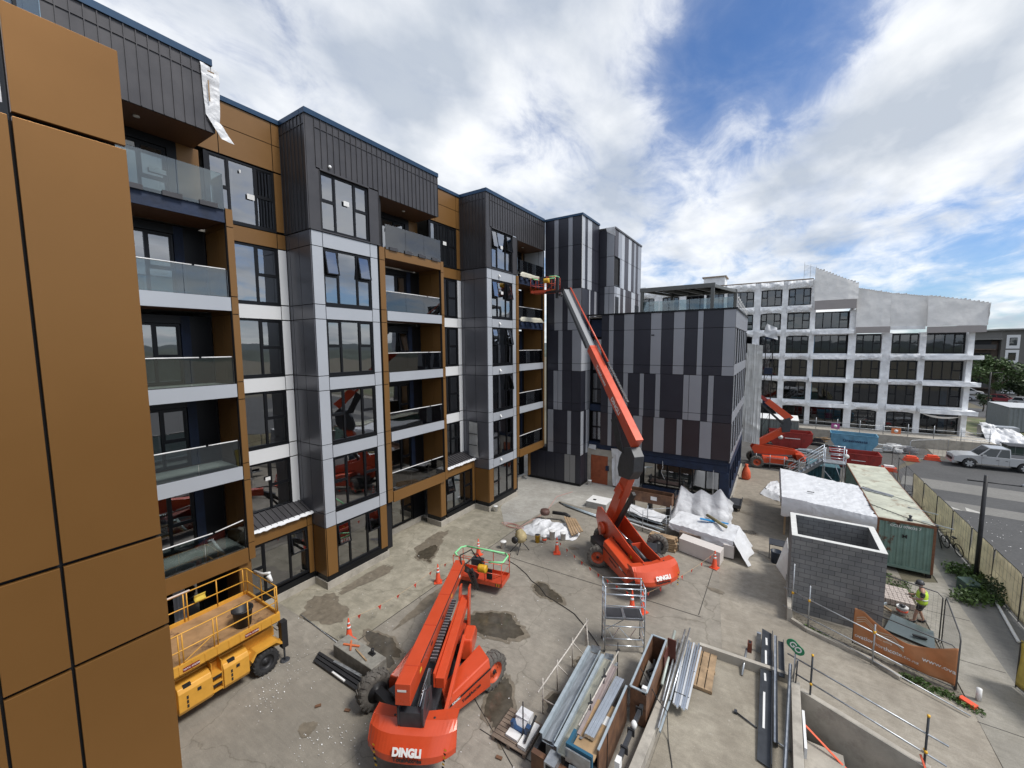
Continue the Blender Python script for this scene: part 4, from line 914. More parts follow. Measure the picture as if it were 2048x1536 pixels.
for k, (a, b) in cols.items():
    zsn = rows + [(19.0, 19.0)]
    for i in range(len(rows)):
        if k in 'DEF' and i > 2: continue
        if k == 'C' and i > 3: continue
        z0 = rows[i][1]; z1 = rows[i + 1][0] if i < 5 else 19.7
        if i == 5: z1 = 19.7
        wr.box(a - .05, b + .05, WY + .32, WY + .8, z0, z1, WRAP)
        if k in ('C', 'F'): continue
        r_ = random.Random(i * 7 + len(k) + int(a * 3)); ph = r_.uniform(0, 6)
        def fn(u, v, a=a, b=b, z0=z0, z1=z1, ph=ph, sg=r_.uniform(.1, .3)):
            bulge = .16 * math.sin(math.pi * v) + .22 * crumple((u * 3, v * 1.1, ph), 1.6)
            e = sg * (abs(u - .5) * 2) ** 3
            z = (z0 + .06 - e * .8) + ((z1 - .02 + e * .2) - (z0 + .06 - e * .8)) * v
            return (a - .1 + (b - a + .2) * u, WY + .08 - bulge, z)
        wr.grid(fn, 40, 12, WRAP)
wr.build('plastic_wrap', WB, world=True)
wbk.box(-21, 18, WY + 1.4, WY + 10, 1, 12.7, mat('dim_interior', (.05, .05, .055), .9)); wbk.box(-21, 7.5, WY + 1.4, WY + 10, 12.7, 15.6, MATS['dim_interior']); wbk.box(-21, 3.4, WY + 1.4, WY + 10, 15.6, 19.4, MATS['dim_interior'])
for z0, z1 in rows: wbk.box(-21, 18 if z0 < 12 else 7.5, WY + .4, WY + 1.39, z0 - .3, z0 - .05, CONCD)
wbk.build('inner_wall', WB, world=True)
sl = MB()
for x0, x1, zz_ in ((3.6, 7.7, (3.62, 6.8, 9.7, 12.8)), (14.0, 18.6, (3.62, 6.8, 9.75))):
    for z in zz_:
        sl.box(x0, x1, WY - .96, WY + .9, z - .02, z + .34, WRAP); cloth(sl, [(x0, WY - 1.02, z - .10), (x1, WY - 1.02, z - .06), (x1, WY - .98, z + .40), (x0, WY - .98, z + .40)], 40, 5, WRAP, .12, z, f=1.6)
sl.box(7.32, 8.05, WY - .1, WY + .9, 1, 15.6, WRAP)
sl.build('balcony_slab', WB, world=True)
fs = MB(); FASC = mat('grey_fascia', (.36, .33, .32), .6, var=.05, vscale=1)
fs.box(3.7, 7.75, WY - 1.0, WY - .9, 15.75, 16.85, FASC); fs.box(7.9, 11.0, WY - .6, WY - .5, 12.75, 13.5, FASC); fs.box(14.0, 18.55, WY - 1.1, WY - 1.0, 12.65, 13.35, FASC); fs.box(11.0, 14.0, WY - .4, WY - .3, 13.1, 13.5, WRAP)
fs.box(18.45, 18.55, WY - 1.0, WY + 6, 12.65, 13.35, FASC); fs.box(7.65, 7.75, WY - .9, WY + 3, 15.75, 16.85, FASC)
fs.build('fascia', WB, world=True)
nt_ = MB()
def netp(x0, x1, zb, za, zc, y, s):
    cloth(nt_, [(x0, y, zb), (x1, y, zb), (x1, y + .35, zc), (x0, y + .35, za)], 36, 16, WRAPS, .10, s, f=.7)
    for k in range(14): xx = x0 + (x1 - x0) * (k + .5) / 14; zt = za + (zc - za) * (k + .5) / 14; hh = .12 * abs(MN.noise(Vector((k * 1.7, s, 2)))) + .03; nt_.add([(xx - .18, y + .33, zt - .05), (xx + .18, y + .33, zt - .05), (xx + .10, y + .30, zt + hh * 1.8), (xx - .12, y + .36, zt + hh)], [(0, 1, 2, 3)], WRAPS)
    nt_.add([(x0, y + .5, zb), (x1, y + .5, zb), (x1, y + .8, zc), (x0, y + .8, za)], [(3, 2, 1, 0)], WRAPS)
netp(3.62, 7.88, 16.9, 21.0, 18.7, WY - .9, 1); netp(7.86, 10.95, 13.5, 18.2, 17.35, WY - .5, 2); netp(10.97, 14.05, 13.5, 17.35, 16.8, WY - .4, 3); netp(14.0, 18.65, 13.4, 16.85, 15.75, WY - 1.0, 4)
cloth(nt_, [(18.6, WY - 1.0, 13.4), (18.6, WY + 8, 13.4), (18.7, WY + 8, 15.4), (18.7, WY - 1.0, 15.75)], 12, 6, WRAPS, .1, 5)
nt_.build('parapet_netting', WB, world=True, label='sloping white netting panels along the roof edge')
rr2 = MB(); rr2.box(-21, 3.5, WY + .1, WY + .3, 19.72, 19.86, mat('timber_edge', (.33, .26, .2), .8)); rr2.box(-21, 3.4, WY + .3, WY + 10, 19.5, 19.7, CONCD)
for zz_ in range(9): rr2.bar((2.45, WY - .2, 20.2 + zz_ * .17), (3.75, WY - .2, 20.0 + zz_ * .13), .04, .04, WHITE)
for x in (2.45, 3.1, 3.7): rr2.bar((x, WY - .2, 19.8), (x, WY - .2, 21.9 - (x - 2.45) * .5), .04, .04, WHITE)
rr2.box(-9.3, -6.6, WY + .0, WY + 3, 19.87, 21.0, WRAP); rr2.box(-9.5, -6.4, WY - .2, WY + 3.2, 21.0, 21.15, MATS['timber_edge']); rr2.box(-22, -17.5, WY, WY + 3, 19.87, 20.4, WRAP)
rr2.build('roof', WB, world=True)
bl = MB()
for x, zz_ in ((3.86, (4.3, 7.3, 10.4)), (14.2, (4.3, 7.3, 10.4))):
    for z in zz_: bl.box(x, x + .12, WY + .4, WY + .95, z, z + 2.1, mat('light_blue_membrane', (.10, .27, .45), .6, bump=.4, bscale=4))
bl.box(16.0, 16.6, WY + 1.2, WY + 1.25, 1.2, 3.2, MATS['light_blue_membrane']); bl.box(16.0, 16.6, WY + 1.2, WY + 1.25, 4.4, 6.4, MATS['light_blue_membrane']); bl.box(11.6, 12.2, WY + .9, WY + .95, 1.3, 3.2, MATS['light_blue_membrane'])
bl.build('blue_membrane', WB, world=True)
cloth_b = MB(); cloth(cloth_b, [(14.1, WY - 1.0, 3.55), (17.8, WY - 1.0, 3.5), (17.2, WY - .9, 3.3), (14.6, WY - .9, 3.3)], 20, 4, WRAPS, .04, 9, sag=.25); cloth_b.build('sagging_sheet', WB, world=True)
tr_ = MB(); tr_.box(-24, 19.5, 61.5, 80, -.01, 1.0, CONC); struct('terrace', tr_)
tk = MB(); tk.box(-24, 19.6, 61.35, 61.49, -.01, 1.12, CONC); solo('retaining_wall', tk, 'long pale concrete retaining wall in front of the white wrapped building', 'wall')

# ================================================================ FAR SURROUNDINGS
def facade_block(name, label, x0, x1, y0, y1, h, m, loc=None, rows_=4, colsn=5, white=(), brown=(), roof=True):
    B = thing(name, label, 'building', ((x0 + x1) / 2, (y0 + y1) / 2, 0))
    b = MB(); b.box(x0, x1, y0, y1, 0, h, m); b.build('wall', B, world=True)
    q = MB()
    if roof: q.box(x0 - .8, x1 + .8, y0 - .8, y1 + .8, h, h + .35, mat('roof_slab_grey', (.22, .22, .21), .7)); q.build('roof', B, world=True)
    for c in range(colsn):
        xc = x0 + (x1 - x0) * (c + .5) / colsn
        for r in range(rows_):
            zb = 1 + r * (h - 1) / rows_
            q = MB()
            if c in white and r % 4 != 1 or False: q.box(xc - 1.0, xc + 1.0, y0 - .12, y0 - .01, zb - .7, zb + 2.3, WHITEP)
            q.box(xc - .55, xc + .55, y0 - .18, y0 - .125, zb, zb + 1.7, BLACKF); q.box(xc - .48, xc + .48, y0 - .2, y0 - .181, zb + .07, zb + 1.63, GLW)
            q.build('window', B, world=True)
    for f in brown:
        q = MB(); q.box(*f); q.build('balcony', B, world=True)
    return B
BRK = mat('brown_brick', (.10, .075, .06), .85, var=.3, vscale=1.5)
facade_block('apartment_building', 'brown and grey apartment building with white window bays beyond the trees at the right', 41.6, 62, 135, 150, 14.2, mat('grey_render', (.15, .145, .135), .8, var=.1), rows_=4, colsn=6, white=(0, 2))
B = thing('brick_building', 'dark brown balcony wing with tiers of railed balconies left of the grey far block', 'building', (39.5, 138, 0))
b = MB(); b.box(37.5, 41.5, 136, 148, 0, 11.9, BRK); b.build('wall', B, world=True)
for r in range(4):
    b = MB(); z = 1.2 + r * 2.9; b.box(36.4, 40.8, 134.6, 135.95, z, z + .25, BRK); b.box(36.4, 40.8, 134.6, 134.7, z + .26, z + 1.2, mat('dark_rail', (.05, .05, .05), .6)); b.box(37.7, 40.4, 135.9, 135.99, z + .3, z + 2.2, BLACKF); b.build('balcony', B, world=True)
b = MB(); b.box(36.0, 41.5, 134.2, 148, 12.2, 12.4, MATS['roof_slab_grey']); b.build('roof', B, world=True)
for (x, y, w, d, h, m_, lab) in ((52, 210, 16, 12, 8.0, WHITEP, 'white flat roofed house under the dark trees on the skyline'), (47, 190, 14, 8, 5.0, WHITEP, 'low white walled house behind the far street tree'), (72, 260, 30, 10, 7, BRK, 'long brown roofed house far behind the grey block')):
    B = thing('house', lab, 'house', (x, y, 0))
    b = MB(); b.box(x - w / 2, x + w / 2, y, y + d, 0, h, m_); b.build('wall', B, world=True)
    b = MB(); b.prism([(y - .6, h), (y + d + .6, h), (y + d / 2, h + 1.6)], x - w / 2 - .5, x + w / 2 + .5, mat('house_roof', (.30, .31, .32), .6), 'x'); b.build('roof', B, world=True)
# leafy crown: many small leaf faces in clumps
def leaves(mb, centres, n, size, m, r_):
    for (cx, cy, cz, rx, ry, rz) in centres:
        for _ in range(n):
            while True:
                v = Vector((r_.uniform(-1, 1), r_.uniform(-1, 1), r_.uniform(-1, 1)))
                if .25 < v.length < 1: break
            v *= r_.uniform(.8, 1.05)
            p = Vector((cx + v.x * rx, cy + v.y * ry, cz + v.z * rz)); s = size * r_.uniform(.5, 1.3)
            a = Vector((r_.gauss(0, 1), r_.gauss(0, 1), r_.gauss(0, .7))).normalized(); b_ = a.cross(Vector((r_.gauss(0, 1), r_.gauss(0, 1), r_.gauss(0, 1)))).normalized()
            mb.add([p - a * s, p + b_ * s * .6, p + a * s, p - b_ * s * .6], [(0, 1, 2, 3)], m)
def tree(x, y, h, w, label, m, seed, n=60, leaf=.22, group=None, clumps=16):
    r_ = random.Random(seed); T_ = thing('tree', label, 'tree', (x, y, 0), group=group)
    b = MB(); b.tube([(0, 0, -.1), (.1, 0, h * .25), (0, .1, h * .5), (.1, .1, h * .8)], [h * .035, h * .028, h * .02, h * .006], BARK, 7)
    for k in range(6): a = k * 1.05 + r_.random(); b.tube([(0, 0, h * (.28 + k * .06)), (math.cos(a) * w * .2, math.sin(a) * w * .2, h * (.42 + k * .06)), (math.cos(a) * w * .36, math.sin(a) * w * .36, h * (.52 + k * .06))], [h * .014, h * .009, h * .004], BARK, 5)
    b.build('trunk', T_)
    b = MB(); cs = []
    for k in range(clumps):
        t = r_.uniform(.34, .93); a = r_.uniform(0, 6.3); rad = w * .5 * math.sin(math.pi * min(1, (t - .2) / .85)) * r_.uniform(.25, .85); s = w * r_.uniform(.12, .24)
        cs.append((math.cos(a) * rad, math.sin(a) * rad, h * t, s, s, s * .75))
    leaves(b, cs, n, leaf, m, r_); b.build('crown', T_)
    return T_
tree(35.8, 118, 9.0, 7.5, 'olive green street tree just right of the white wrapped building', LEAF, 3, 130, .26, clumps=26)
tree(40.5, 122, 6.0, 7.0, 'rounded dark green tree in front of the far brown building', LEAFD, 5, 130, .26, clumps=22)
tree(29.5, 100, 3.0, 2.6, 'small shrub like tree on the verge near the black street lamp', LEAFD, 6, 50, .14)
for i, (x, y, h, w) in enumerate(((60, 250, 13, 20), (74, 262, 14, 22), (52, 244, 11, 16), (88, 255, 13, 22), (66, 236, 9, 14), (46, 262, 12, 18), (100, 250, 14, 24), (36, 270, 11, 18))):
    tree(x, y, h, w, ['leftmost but two tree of the skyline row', 'tallest tree of the skyline row', 'rounded tree second from left in the skyline row', 'wide tree right of centre in the skyline row', 'small front tree of the skyline row', 'slim dark tree near the left of the skyline row', 'rightmost broad tree of the skyline row', 'skyline tree closest to the wrapped building'][i], LEAFD, 30 + i, 90, .7, group='trees on the skyline', clumps=24)

# ================================================================ BOOM LIFTS
STRIPE = mat('decal_black', (.02, .02, .022), .5)
YEL = mat('decal_yellow', (.72, .48, .03), .5)
WTX = mat('decal_white', (.78, .78, .76), .5)
RIMO = mat('rim_orange', (.52, .085, .03), .45, var=.15, vscale=6)
def wheel(parent, c, axis, D=1.12, W=.40, rim=RIMO, tyre=TYREM, lugs=18, face=None):
    """tyre with lugs, dished rim and hub; c is the centre, axis points out of the visible face"""
    c = Vector(c) - parent.location; ax = Vector(axis).normalized(); z = Vector((0, 0, 1)); y = z.cross(ax).normalized()
    T = Matrix((ax, y, z)).transposed().to_4x4(); T.translation = c
    r = D / 2; b = MB(); h = W / 2
    b.lathe([(r * .56, -h * .9), (r * .66, -h), (r * .90, -h * .97), (r * .955, -h * .75), (r * .955, h * .75), (r * .90, h * .97), (r * .66, h), (r * .56, h * .9)], tyre, 32, axis='x', T=T, caps=False)
    for k in range(lugs):
        for sgn in (-1, 1):
            a = 2 * math.pi * (k + (.5 if sgn > 0 else 0)) / lugs
            a2 = a + .12
            p = [(sgn * .02, a), (sgn * h * .93, a2)]
            q0 = Vector((p[0][0], math.cos(p[0][1]) * r * .96, math.sin(p[0][1]) * r * .96)); q1 = Vector((p[1][0], math.cos(p[1][1]) * r * .955, math.sin(p[1][1]) * r * .955))
            b.bar(T @ q0, T @ q1, r * .13, r * .075, tyre, up=T.to_3x3() @ Vector((0, math.cos(a), math.sin(a))))
            q2 = Vector((sgn * h * .99, math.cos(a2) * r * .80, math.sin(a2) * r * .80)); b.bar(T @ q1, T @ q2, r * .12, r * .05, tyre, up=ax)
    o = b.build('wheel', parent)
    b = MB(); b.lathe([(r * .57, h * .92), (r * .55, h * .80), (r * .50, h * .45), (r * .26, h * .40), (r * .24, h * .62), (0.01, h * .64)], rim, 24, axis='x', T=T, caps=False)
    b.lathe([(r * .565, -h * .9), (r * .3, -h * .3), (.01, -h * .3)], BLACKP, 20, axis='x', T=T); b.lathe([(r * .14, h * .62), (r * .13, h * .78), (.01, h * .79)], BLACKP, 12, axis='x', T=T)
    for k in range(8): a = k * math.pi / 4; b.lathe([(r * .028, h * .40), (r * .028, h * .5)], BLACKP, 6, (0, 0, 0), 'x', T=T @ Matrix.Translation((0, r * .38 * math.cos(a), r * .38 * math.sin(a))))
    b.build('rim', o)
    return o
def counterweight(parent, M, text=True, w=1.2):
    """crescent shaped cast weight; local x across, -y is the rear face, z up"""
    b = MB(); N = 24; rings = []
    for i in range(N + 1):
        t = -1 + 2 * i / N; a = abs(t); x = w * (t if a < .98 else t * .995)
        yb = -.60 * (1 - a ** 3.4 * .62); zb = .60 + .26 * a ** 3.2
        col_ = [(x * .97, .14 + .22 * a, 1.46), (x * .98, yb * .30 + .06, 1.50), (x, yb * .74 - .02, 1.36), (x * 1.005, yb - .12, 1.02), (x * .99, yb - .13, .82 + .04 * a), (x * .94, yb * .92 - .02, zb + .06), (x * .88, yb * .6, zb), (x * .85, .05 + .1 * a, zb + .02)]
        rings.append([M @ Vector(p) for p in col_])
    k = len(rings[0]); vs = [p for r in rings for p in r]
    fs = [(i * k + j, i * k + (j + 1) % k, (i + 1) * k + (j + 1) % k, (i + 1) * k + j) for i in range(N) for j in range(k)]
    fs += [tuple(range(k)), tuple(N * k + j for j in range(k))[::-1]]
    b.add(vs, [f[::-1] for f in fs], ORANGE, smooth=False)
    for x in (-.55, .55): b.lathe([(.035, 1.46), (.035, 1.51)], STRIPE, 10, (x, -.04, 0), T=M)
    cw = b.build('counterweight', parent, bevel=.02)
    b = MB()
    for sx in (-1, 1):
        for q in range(7):
            z0 = 1.15 - q * .085; xa = sx * (w * .80 - q * .012); a = abs(xa / w); y = -.60 * (1 - a ** 3.4 * .62) - (.150 if z0 < 1.03 else .150 - (z0 - 1.03) * .2) + .01
            b.add([M @ Vector(p) for p in ((xa - .03, y, z0), (xa + .03, y, z0 - .03), (xa + .03, y, z0 - .085), (xa - .03, y, z0 - .055))], [(0, 3, 2, 1), (0, 1, 2, 3)], STRIPE if q % 2 else YEL)
    b.build('hazard_stripe', cw)
    if text:
        lettering('lettering', 'DINGLI', .235, WTX, cw, M @ frame((0, -.735, 1.15), (1, 0, 0), (0, .42, .8)), bold=.014)
        lettering('lettering', 'TotalAccess', .155, STRIPE, cw, M @ frame((0, -.745, .95), (1, 0, 0), (0, .05, 1)), bold=.006)
        b = MB()
        for x in (-.5, -.3, .3, .5): b.lathe([(.018, 0), (.018, .01)], STRIPE, 6, (x, 0, 0), 'y', T=M @ Matrix.Translation((0, -.735, .84 - .1)))
    return cw
def tbeam(b, pts, x, w, hs, m, M):
    """box beam in the lift's plane: pts (s,z), hs heights at the two ends, centred on x"""
    (s0, z0), (s1, z1) = pts; d = Vector((s1 - s0, z1 - z0)).normalized(); n = Vector((-d.y, d.x)); h0, h1 = hs
    poly = [(s0 - n.x * h0 / 2, z0 - n.y * h0 / 2), (s1 - n.x * h1 / 2, z1 - n.y * h1 / 2), (s1 + n.x * h1 / 2, z1 + n.y * h1 / 2), (s0 + n.x * h0 / 2, z0 + n.y * h0 / 2)]
    b.prism(poly, x - w / 2, x + w / 2, m, 'x', T=M)
def basket(parent, c, rz, w=2.4, d=.95, name='basket', label=None):
    """platform with rails; c is the floor centre"""
    T = Matrix.Translation(Vector(c) - parent.location) @ Matrix.Rotation(rz, 4, 'Z'); b = MB()
    P = lambda x, y, z: T @ Vector((x, y, z)); W, D = w / 2, d / 2
    b.box(-W, W, -D, D, 0, .05, ORANGED, T=T)
    for y in (-D, D): b.box(-W, W, y - .02, y + .02, 0, .19, ORANGE, T=T)
    for x in (-W, W): b.box(x - .02, x + .02, -D + .021, D - .021, 0, .188, ORANGE, T=T)
    rim = [(-W, -D), (W, -D), (W, D), (-W, D)]
    for z, r in ((.6, .017), (1.1, .02)): b.tube([P(x, y, z) for x, y in rim], r, ORANGE, 6, closed=True)
    for x, y in ((-W, -D), (W, -D), (W, D), (-W, D), (-W * .33, -D), (W * .33, -D), (-W * .33, D), (W * .33, D)): b.tube([P(x, y, .05), P(x, y, 1.1)], .019, ORANGE, 6)
    for x0, x1 in ((-W, -W * .33), (W * .33, W)): b.tube([P(x0, -D, .12), P(x1, -D, .6)], .012, ORANGE, 5)
    b.build(name, parent, label=label)
    o = [x for x in parent.children if x.name.startswith(name)][-1]
    q = MB(); q.tube([P(x, y, 1.13) for x, y in [(-W * .8, D), (W * .8, D)]], .045, GREENF, 8); q.tube([P(-W * .85, -D * .9, 1.13), P(-W, -D * .6, 1.13), P(-W, D * .6, 1.13), P(-W * .85, D, 1.13)], .045, GREENF, 8); q.tube([P(W * .85, D, 1.13), P(W, D * .6, 1.13), P(W, -D * .6, 1.13), P(W * .5, -D, 1.13)], .045, GREENF, 8)
    q.build('foam_rail', o)
    q = MB(); q.box(-.28, .28, -D - .02, -D + .25, .85, 1.15, GREYM, T=T); q.box(W * .38, W * .40 + .25, -D + .05, -D + .1, .25, .75, BLACKP, T=T); q.build('control_box', o)
    q = MB(); q.lathe([(.10, -.2), (.19, -.19), (.17, -.1), (.17, .1), (.19, .19), (.10, .2)], PUTTY, 18, axis='x', T=T @ Matrix.Translation((.35, -D - .1, .82)))
    for k in range(7): q.lathe([(.178, -.13 + k * .04), (.178, -.115 + k * .04)], PUTTY, 18, axis='x', T=T @ Matrix.Translation((.35, -D - .1, .82)))
    q.build('hose_reel', o)
    q = MB()
    for k in range(5):
        q.box(W - .30 + k * .055, W - .272 + k * .055, -D - .026, -D - .021, .03, .17, YEL if k % 2 else STRIPE, T=T)
    q.build('hazard_stripe', o)
    return o
def chassis(L, c, d, a, track=2.15, wb=2.9, steer=(0, 0, 0, 0), D=1.12, skip=()):
    d = Vector((*d, 0)).normalized(); a = Vector((*a, 0)).normalized(); c = Vector((*c, 0)); b = MB(); o = c - L.location
    b.bar(o - d * wb * .42 + Vector((0, 0, .62)), o + d * wb * .42 + Vector((0, 0, .62)), 1.1, .42, GREYM)
    for s in (-1, 1): b.bar(o + d * wb / 2 * s - a * track * .42 + Vector((0, 0, .57)), o + d * wb / 2 * s + a * track * .42 + Vector((0, 0, .57)), .28, .26, BLACKP); b.bar(o + d * wb * .40 * s - a * .5 + Vector((0, 0, .86)), o + d * wb * .40 * s + a * .5 + Vector((0, 0, .86)), .5, .12, GREYM)
    b.lathe([(.7, .83), (.7, .98)], BLACKP, 24, c=o)
    b.build('chassis', L, bevel=.02)
    for k, (sd, sa) in enumerate(((-1, -1), (-1, 1), (1, -1), (1, 1))):
        if k in skip: continue
        ax = Matrix.Rotation(steer[k], 3, 'Z') @ (a * sa)
        wheel(L, c + d * wb / 2 * sd + a * track / 2 * sa + Vector((0, 0, D / 2 - .01)), ax, D)
def hexa(b, lo, hi, m, T=None):
    b.add(list(lo) + list(hi), [(0, 3, 2, 1), (4, 5, 6, 7), (0, 1, 5, 4), (1, 2, 6, 5), (2, 3, 7, 6), (3, 0, 4, 7)], m, T=T)
def sidecover(L, near_o, far_o, far_i, near_i, z0=.5, zn=1.05, zf=1.45, cut=.12, dec=True):
    """engine cover: four plan corners, low at the near end"""
    l = L.location; V = lambda p, z: Vector((p[0], p[1], z)) - l; b = MB()
    def lerp(p, q, t): return (p[0] + (q[0] - p[0]) * t, p[1] + (q[1] - p[1]) * t)
    no, fo = lerp(near_o, near_i, cut), lerp(far_o, far_i, cut)
    for (p, q, zz0, zz1) in ((near_o, far_o, z0, None),): pass
    vs = [V(near_o, z0), V(far_o, z0), V(far_i, z0), V(near_i, z0), V(near_o, zn - .18), V(far_o, zf - .22), V(no, zn), V(fo, zf), V(far_i, zf + .02), V(near_i, zn + .02)]
    fs = [(0, 3, 2, 1), (0, 1, 5, 4), (4, 5, 7, 6), (6, 7, 8, 9), (1, 2, 8, 7, 5), (3, 0, 4, 6, 9), (2, 3, 9, 8)]
    b.add(vs, fs, ORANGE); b.v; me = b.build('engine_cover', L, bevel=.03)
    bm = bmesh.new(); bm.from_mesh(me.data); bmesh.ops.recalc_face_normals(bm, faces=bm.faces); bm.to_mesh(me.data); bm.free()
    if dec:
        u = (Vector((*far_o, 0)) - Vector((*near_o, 0))); ln = u.length; u.normalize(); n = Vector((u.y, -u.x, 0))
        if n.dot(Vector((*near_o, 0)) - Vector((*near_i, 0))) < 0: n = -n
        q = MB()
        p0 = V(near_o, zn - .22) + n * .006; p1 = V(far_o, zf - .26) + n * .006
        q.add([p0, p1, p1 - Vector((0, 0, .07)), p0 - Vector((0, 0, .07))], [(0, 1, 2, 3), (3, 2, 1, 0)], GREYM)
        q.build('decal_band', me)
        up = (0, 0, 1); xd = u if (Vector((0, 0, 1)).cross(n)).dot(u) > 0 else -u
        sl_ = (p1 - p0).normalized(); xd = sl_ if sl_.dot(xd) > 0 else -sl_
        lettering('lettering', 'DINGLI', .09, WTX, me, frame(p0 + (p1 - p0) * .22 + n * .006 - Vector((0, 0, .035)), xd, up), .003)
        lettering('lettering', 'TotalAccess', .15, STRIPE, me, frame(p0 + (p1 - p0) * .55 + n * .01 - Vector((0, 0, .24)), xd, up), .004)
    return me
def energy_chain(L, pts, x, M, w=.16, step=.13, m=BLACKP):
    b = MB()
    for (a, b2) in zip(pts[:-1], pts[1:]):
        a, b2 = Vector(a), Vector(b2); n = max(1, int((b2 - a).length / step))
        for i in range(n):
            p = a.lerp(b2, (i + .12) / n); q = a.lerp(b2, (i + .86) / n)
            b.bar(M @ Vector((x, p.x, p.y)), M @ Vector((x, q.x, q.y)), w, .07, m); e = a.lerp(b2, (i + .93) / n); b.bar(M @ Vector((x - w * .6, e.x, e.y + .045)), M @ Vector((x + w * .6, e.x, e.y + .045)), .03, .02, GALV)
    b.build('hose_track', L)
def lift_frame(L, P0, u):
    u = Vector((*u, 0)).normalized(); r = Vector((u.y, -u.x, 0)); M = Matrix((r, u, Vector((0, 0, 1)))).transposed().to_4x4(); M.translation = Vector((*P0, 0)) - L.location
    return M
# ---- near lift, boom stowed low over the yard
L1 = thing('boom_lift', 'nearest orange boom lift, boom lowered away from the camera, basket resting near the ground', 'boom lift', (-9.0, 8.95, 0))
M1 = lift_frame(L1, (-7.8, 6.95), (-.47, .883))
chassis(L1, (-8.98, 8.98), (.12, .99), (.99, -.12), steer=(R(-6), R(4), 0, 0), track=2.35, wb=2.95, D=1.16)
counterweight(L1, M1 @ Matrix.Translation((0.03, .10, .0)))
b = MB(); b.box(-.42, .42, .1, 2.9, .98, 1.12, GREYM, T=M1); b.prism([(.0, 1.1), (.65, 1.1), (.55, 2.0), (.05, 2.25), (-.22, 2.0), (-.22, 1.5)], -.36, -.30, GREYM, 'x', T=M1); b.prism([(.0, 1.1), (.65, 1.1), (.55, 2.0), (.05, 2.25), (-.22, 2.0), (-.22, 1.5)], .30, .36, GREYM, 'x', T=M1)
b.box(-.3, .3, -.2, .0, 1.42, 1.85, GREYM, T=M1); b.tube([M1 @ Vector((.0, .5, 1.3)), M1 @ Vector((0, 1.6, 1.55))], .08, CHROME, 10)
for k in range(5): b.tube([M1 @ Vector((.1 + k * .05, -.1, 1.5)), M1 @ Vector((.2 + k * .05, .2, 2.1 - k * .05)), M1 @ Vector((.25, .8, 2.2))], .018, RUBBER, 5)
b.build('turntable', L1, bevel=.01)
b = MB(); tbeam(b, ((-.28, 2.42), (6.7, 2.10)), -.16, .42, (.58, .38), ORANGE, M1); tbeam(b, ((-.275, 2.35), (-.20, 2.35)), -.16, .30, (.42, .42), BLACKP, M1)
bo = b.build('boom', L1, bevel=.015)
b = MB(); b.tube([M1 @ Vector((.06, .6, 2.62)), M1 @ Vector((.06, 6.3, 2.25))], .016, RUBBER, 5)
for k in range(6): b.lathe([(.10, 0), (.10, .006)], ORANGED, 14, axis='x', T=M1 @ Matrix.Translation((-.16 + .182, 1.0 + k * .45, 2.3)))
b.build('hose', bo)
b = MB(); tbeam(b, ((.9, 1.75), (4.6, 1.95)), .50, .26, (.34, .30), ORANGE, M1); tbeam(b, ((.2, 1.25), (3.0, 1.62)), .78, .10, (.20, .18), ORANGE, M1)
b.prism([(4.1, .95), (4.45, .9), (4.75, 2.45), (4.45, 2.5), (4.3, 2.2)], .64, .70, ORANGE, 'x', T=M1); b.prism([(4.1, .95), (4.45, .9), (4.75, 2.45), (4.45, 2.5), (4.3, 2.2)], .30, .36, ORANGE, 'x', T=M1); tbeam(b, ((4.5, 1.0), (3.0, 1.5)), .5, .24, (.26, .26), ORANGED, M1)
b.box(.30, .36, .9, 4.3, 1.6, 2.05, ORANGE, T=M1)
b.build('riser_arm', L1, bevel=.012)
b = MB(); b.prism([(2.7, 1.0), (3.7, 1.0), (3.85, 1.3), (3.6, 1.62), (2.8, 1.66)], .72, 1.08, ORANGE, 'x', T=M1); b.build('cylinder_housing', L1, bevel=.05)
energy_chain(L1, [(1.2, 2.12), (4.0, 2.22)], .20, M1)
sidecover(L1, (-7.70, 8.10), (-7.30, 9.80), (-8.02, 10.15), (-8.20, 8.45), zn=1.08, zf=1.42)
sidecover(L1, (-9.95, 7.9), (-10.05, 9.3), (-9.5, 9.5), (-9.5, 8.0), dec=False)
b = MB(); tbeam(b, ((6.6, 2.02), (7.25, 1.75)), -.16, .22, (.25, .22), GREYM, M1); b.bar(M1 @ Vector((-.1, 7.0, 1.8)), Vector((-11.35, 14.25, .75)) - L1.location, .2, .2, BLACKP); b.bar(M1 @ Vector((.2, 6.6, 1.9)), Vector((-11.2, 13.95, .45)) - L1.location, .08, .12, BLACKP); b.bar(M1 @ Vector((.35, 6.7, 1.9)), Vector((-11.0, 13.9, .42)) - L1.location, .08, .12, BLACKP)
for k in range(5): q0 = M1 @ Vector((.27, 6.6, 1.9)); q1 = Vector((-11.1, 13.92, .43)) - L1.location; p = q0.lerp(q1, .15 + k * .17); b.bar(p - Vector((.12, 0, 0)), p + Vector((.12, 0, 0)), .04, .04, BLACKP)
b.tube([M1 @ Vector((0, 6.3, 2.3)), M1 @ Vector((-.2, 6.9, 2.4)), Vector((-11.6, 14.2, 2.0)) - L1.location, Vector((-11.4, 14.4, 1.5)) - L1.location], .03, RUBBER, 6); b.tube([M1 @ Vector((0.1, 6.3, 2.3)), Vector((-11.0, 13.9, 2.1)) - L1.location, Vector((-11.0, 14.3, 1.55)) - L1.location], .025, RUBBER, 6)
b.build('jib', L1)
basket(L1, (-11.45, 14.75, .42), R(12), 2.5, 1.0)
q = MB(); rq = random.Random(3)
for (s0, z0) in ((.5, 2.45), (1.6, 2.40), (2.9, 2.33), (4.2, 2.27), (5.6, 2.2)):
    q.box(.052, .058, s0, s0 + .16, z0 - .08, z0, rq.choice((YEL, WTX, STRIPE)), T=M1)
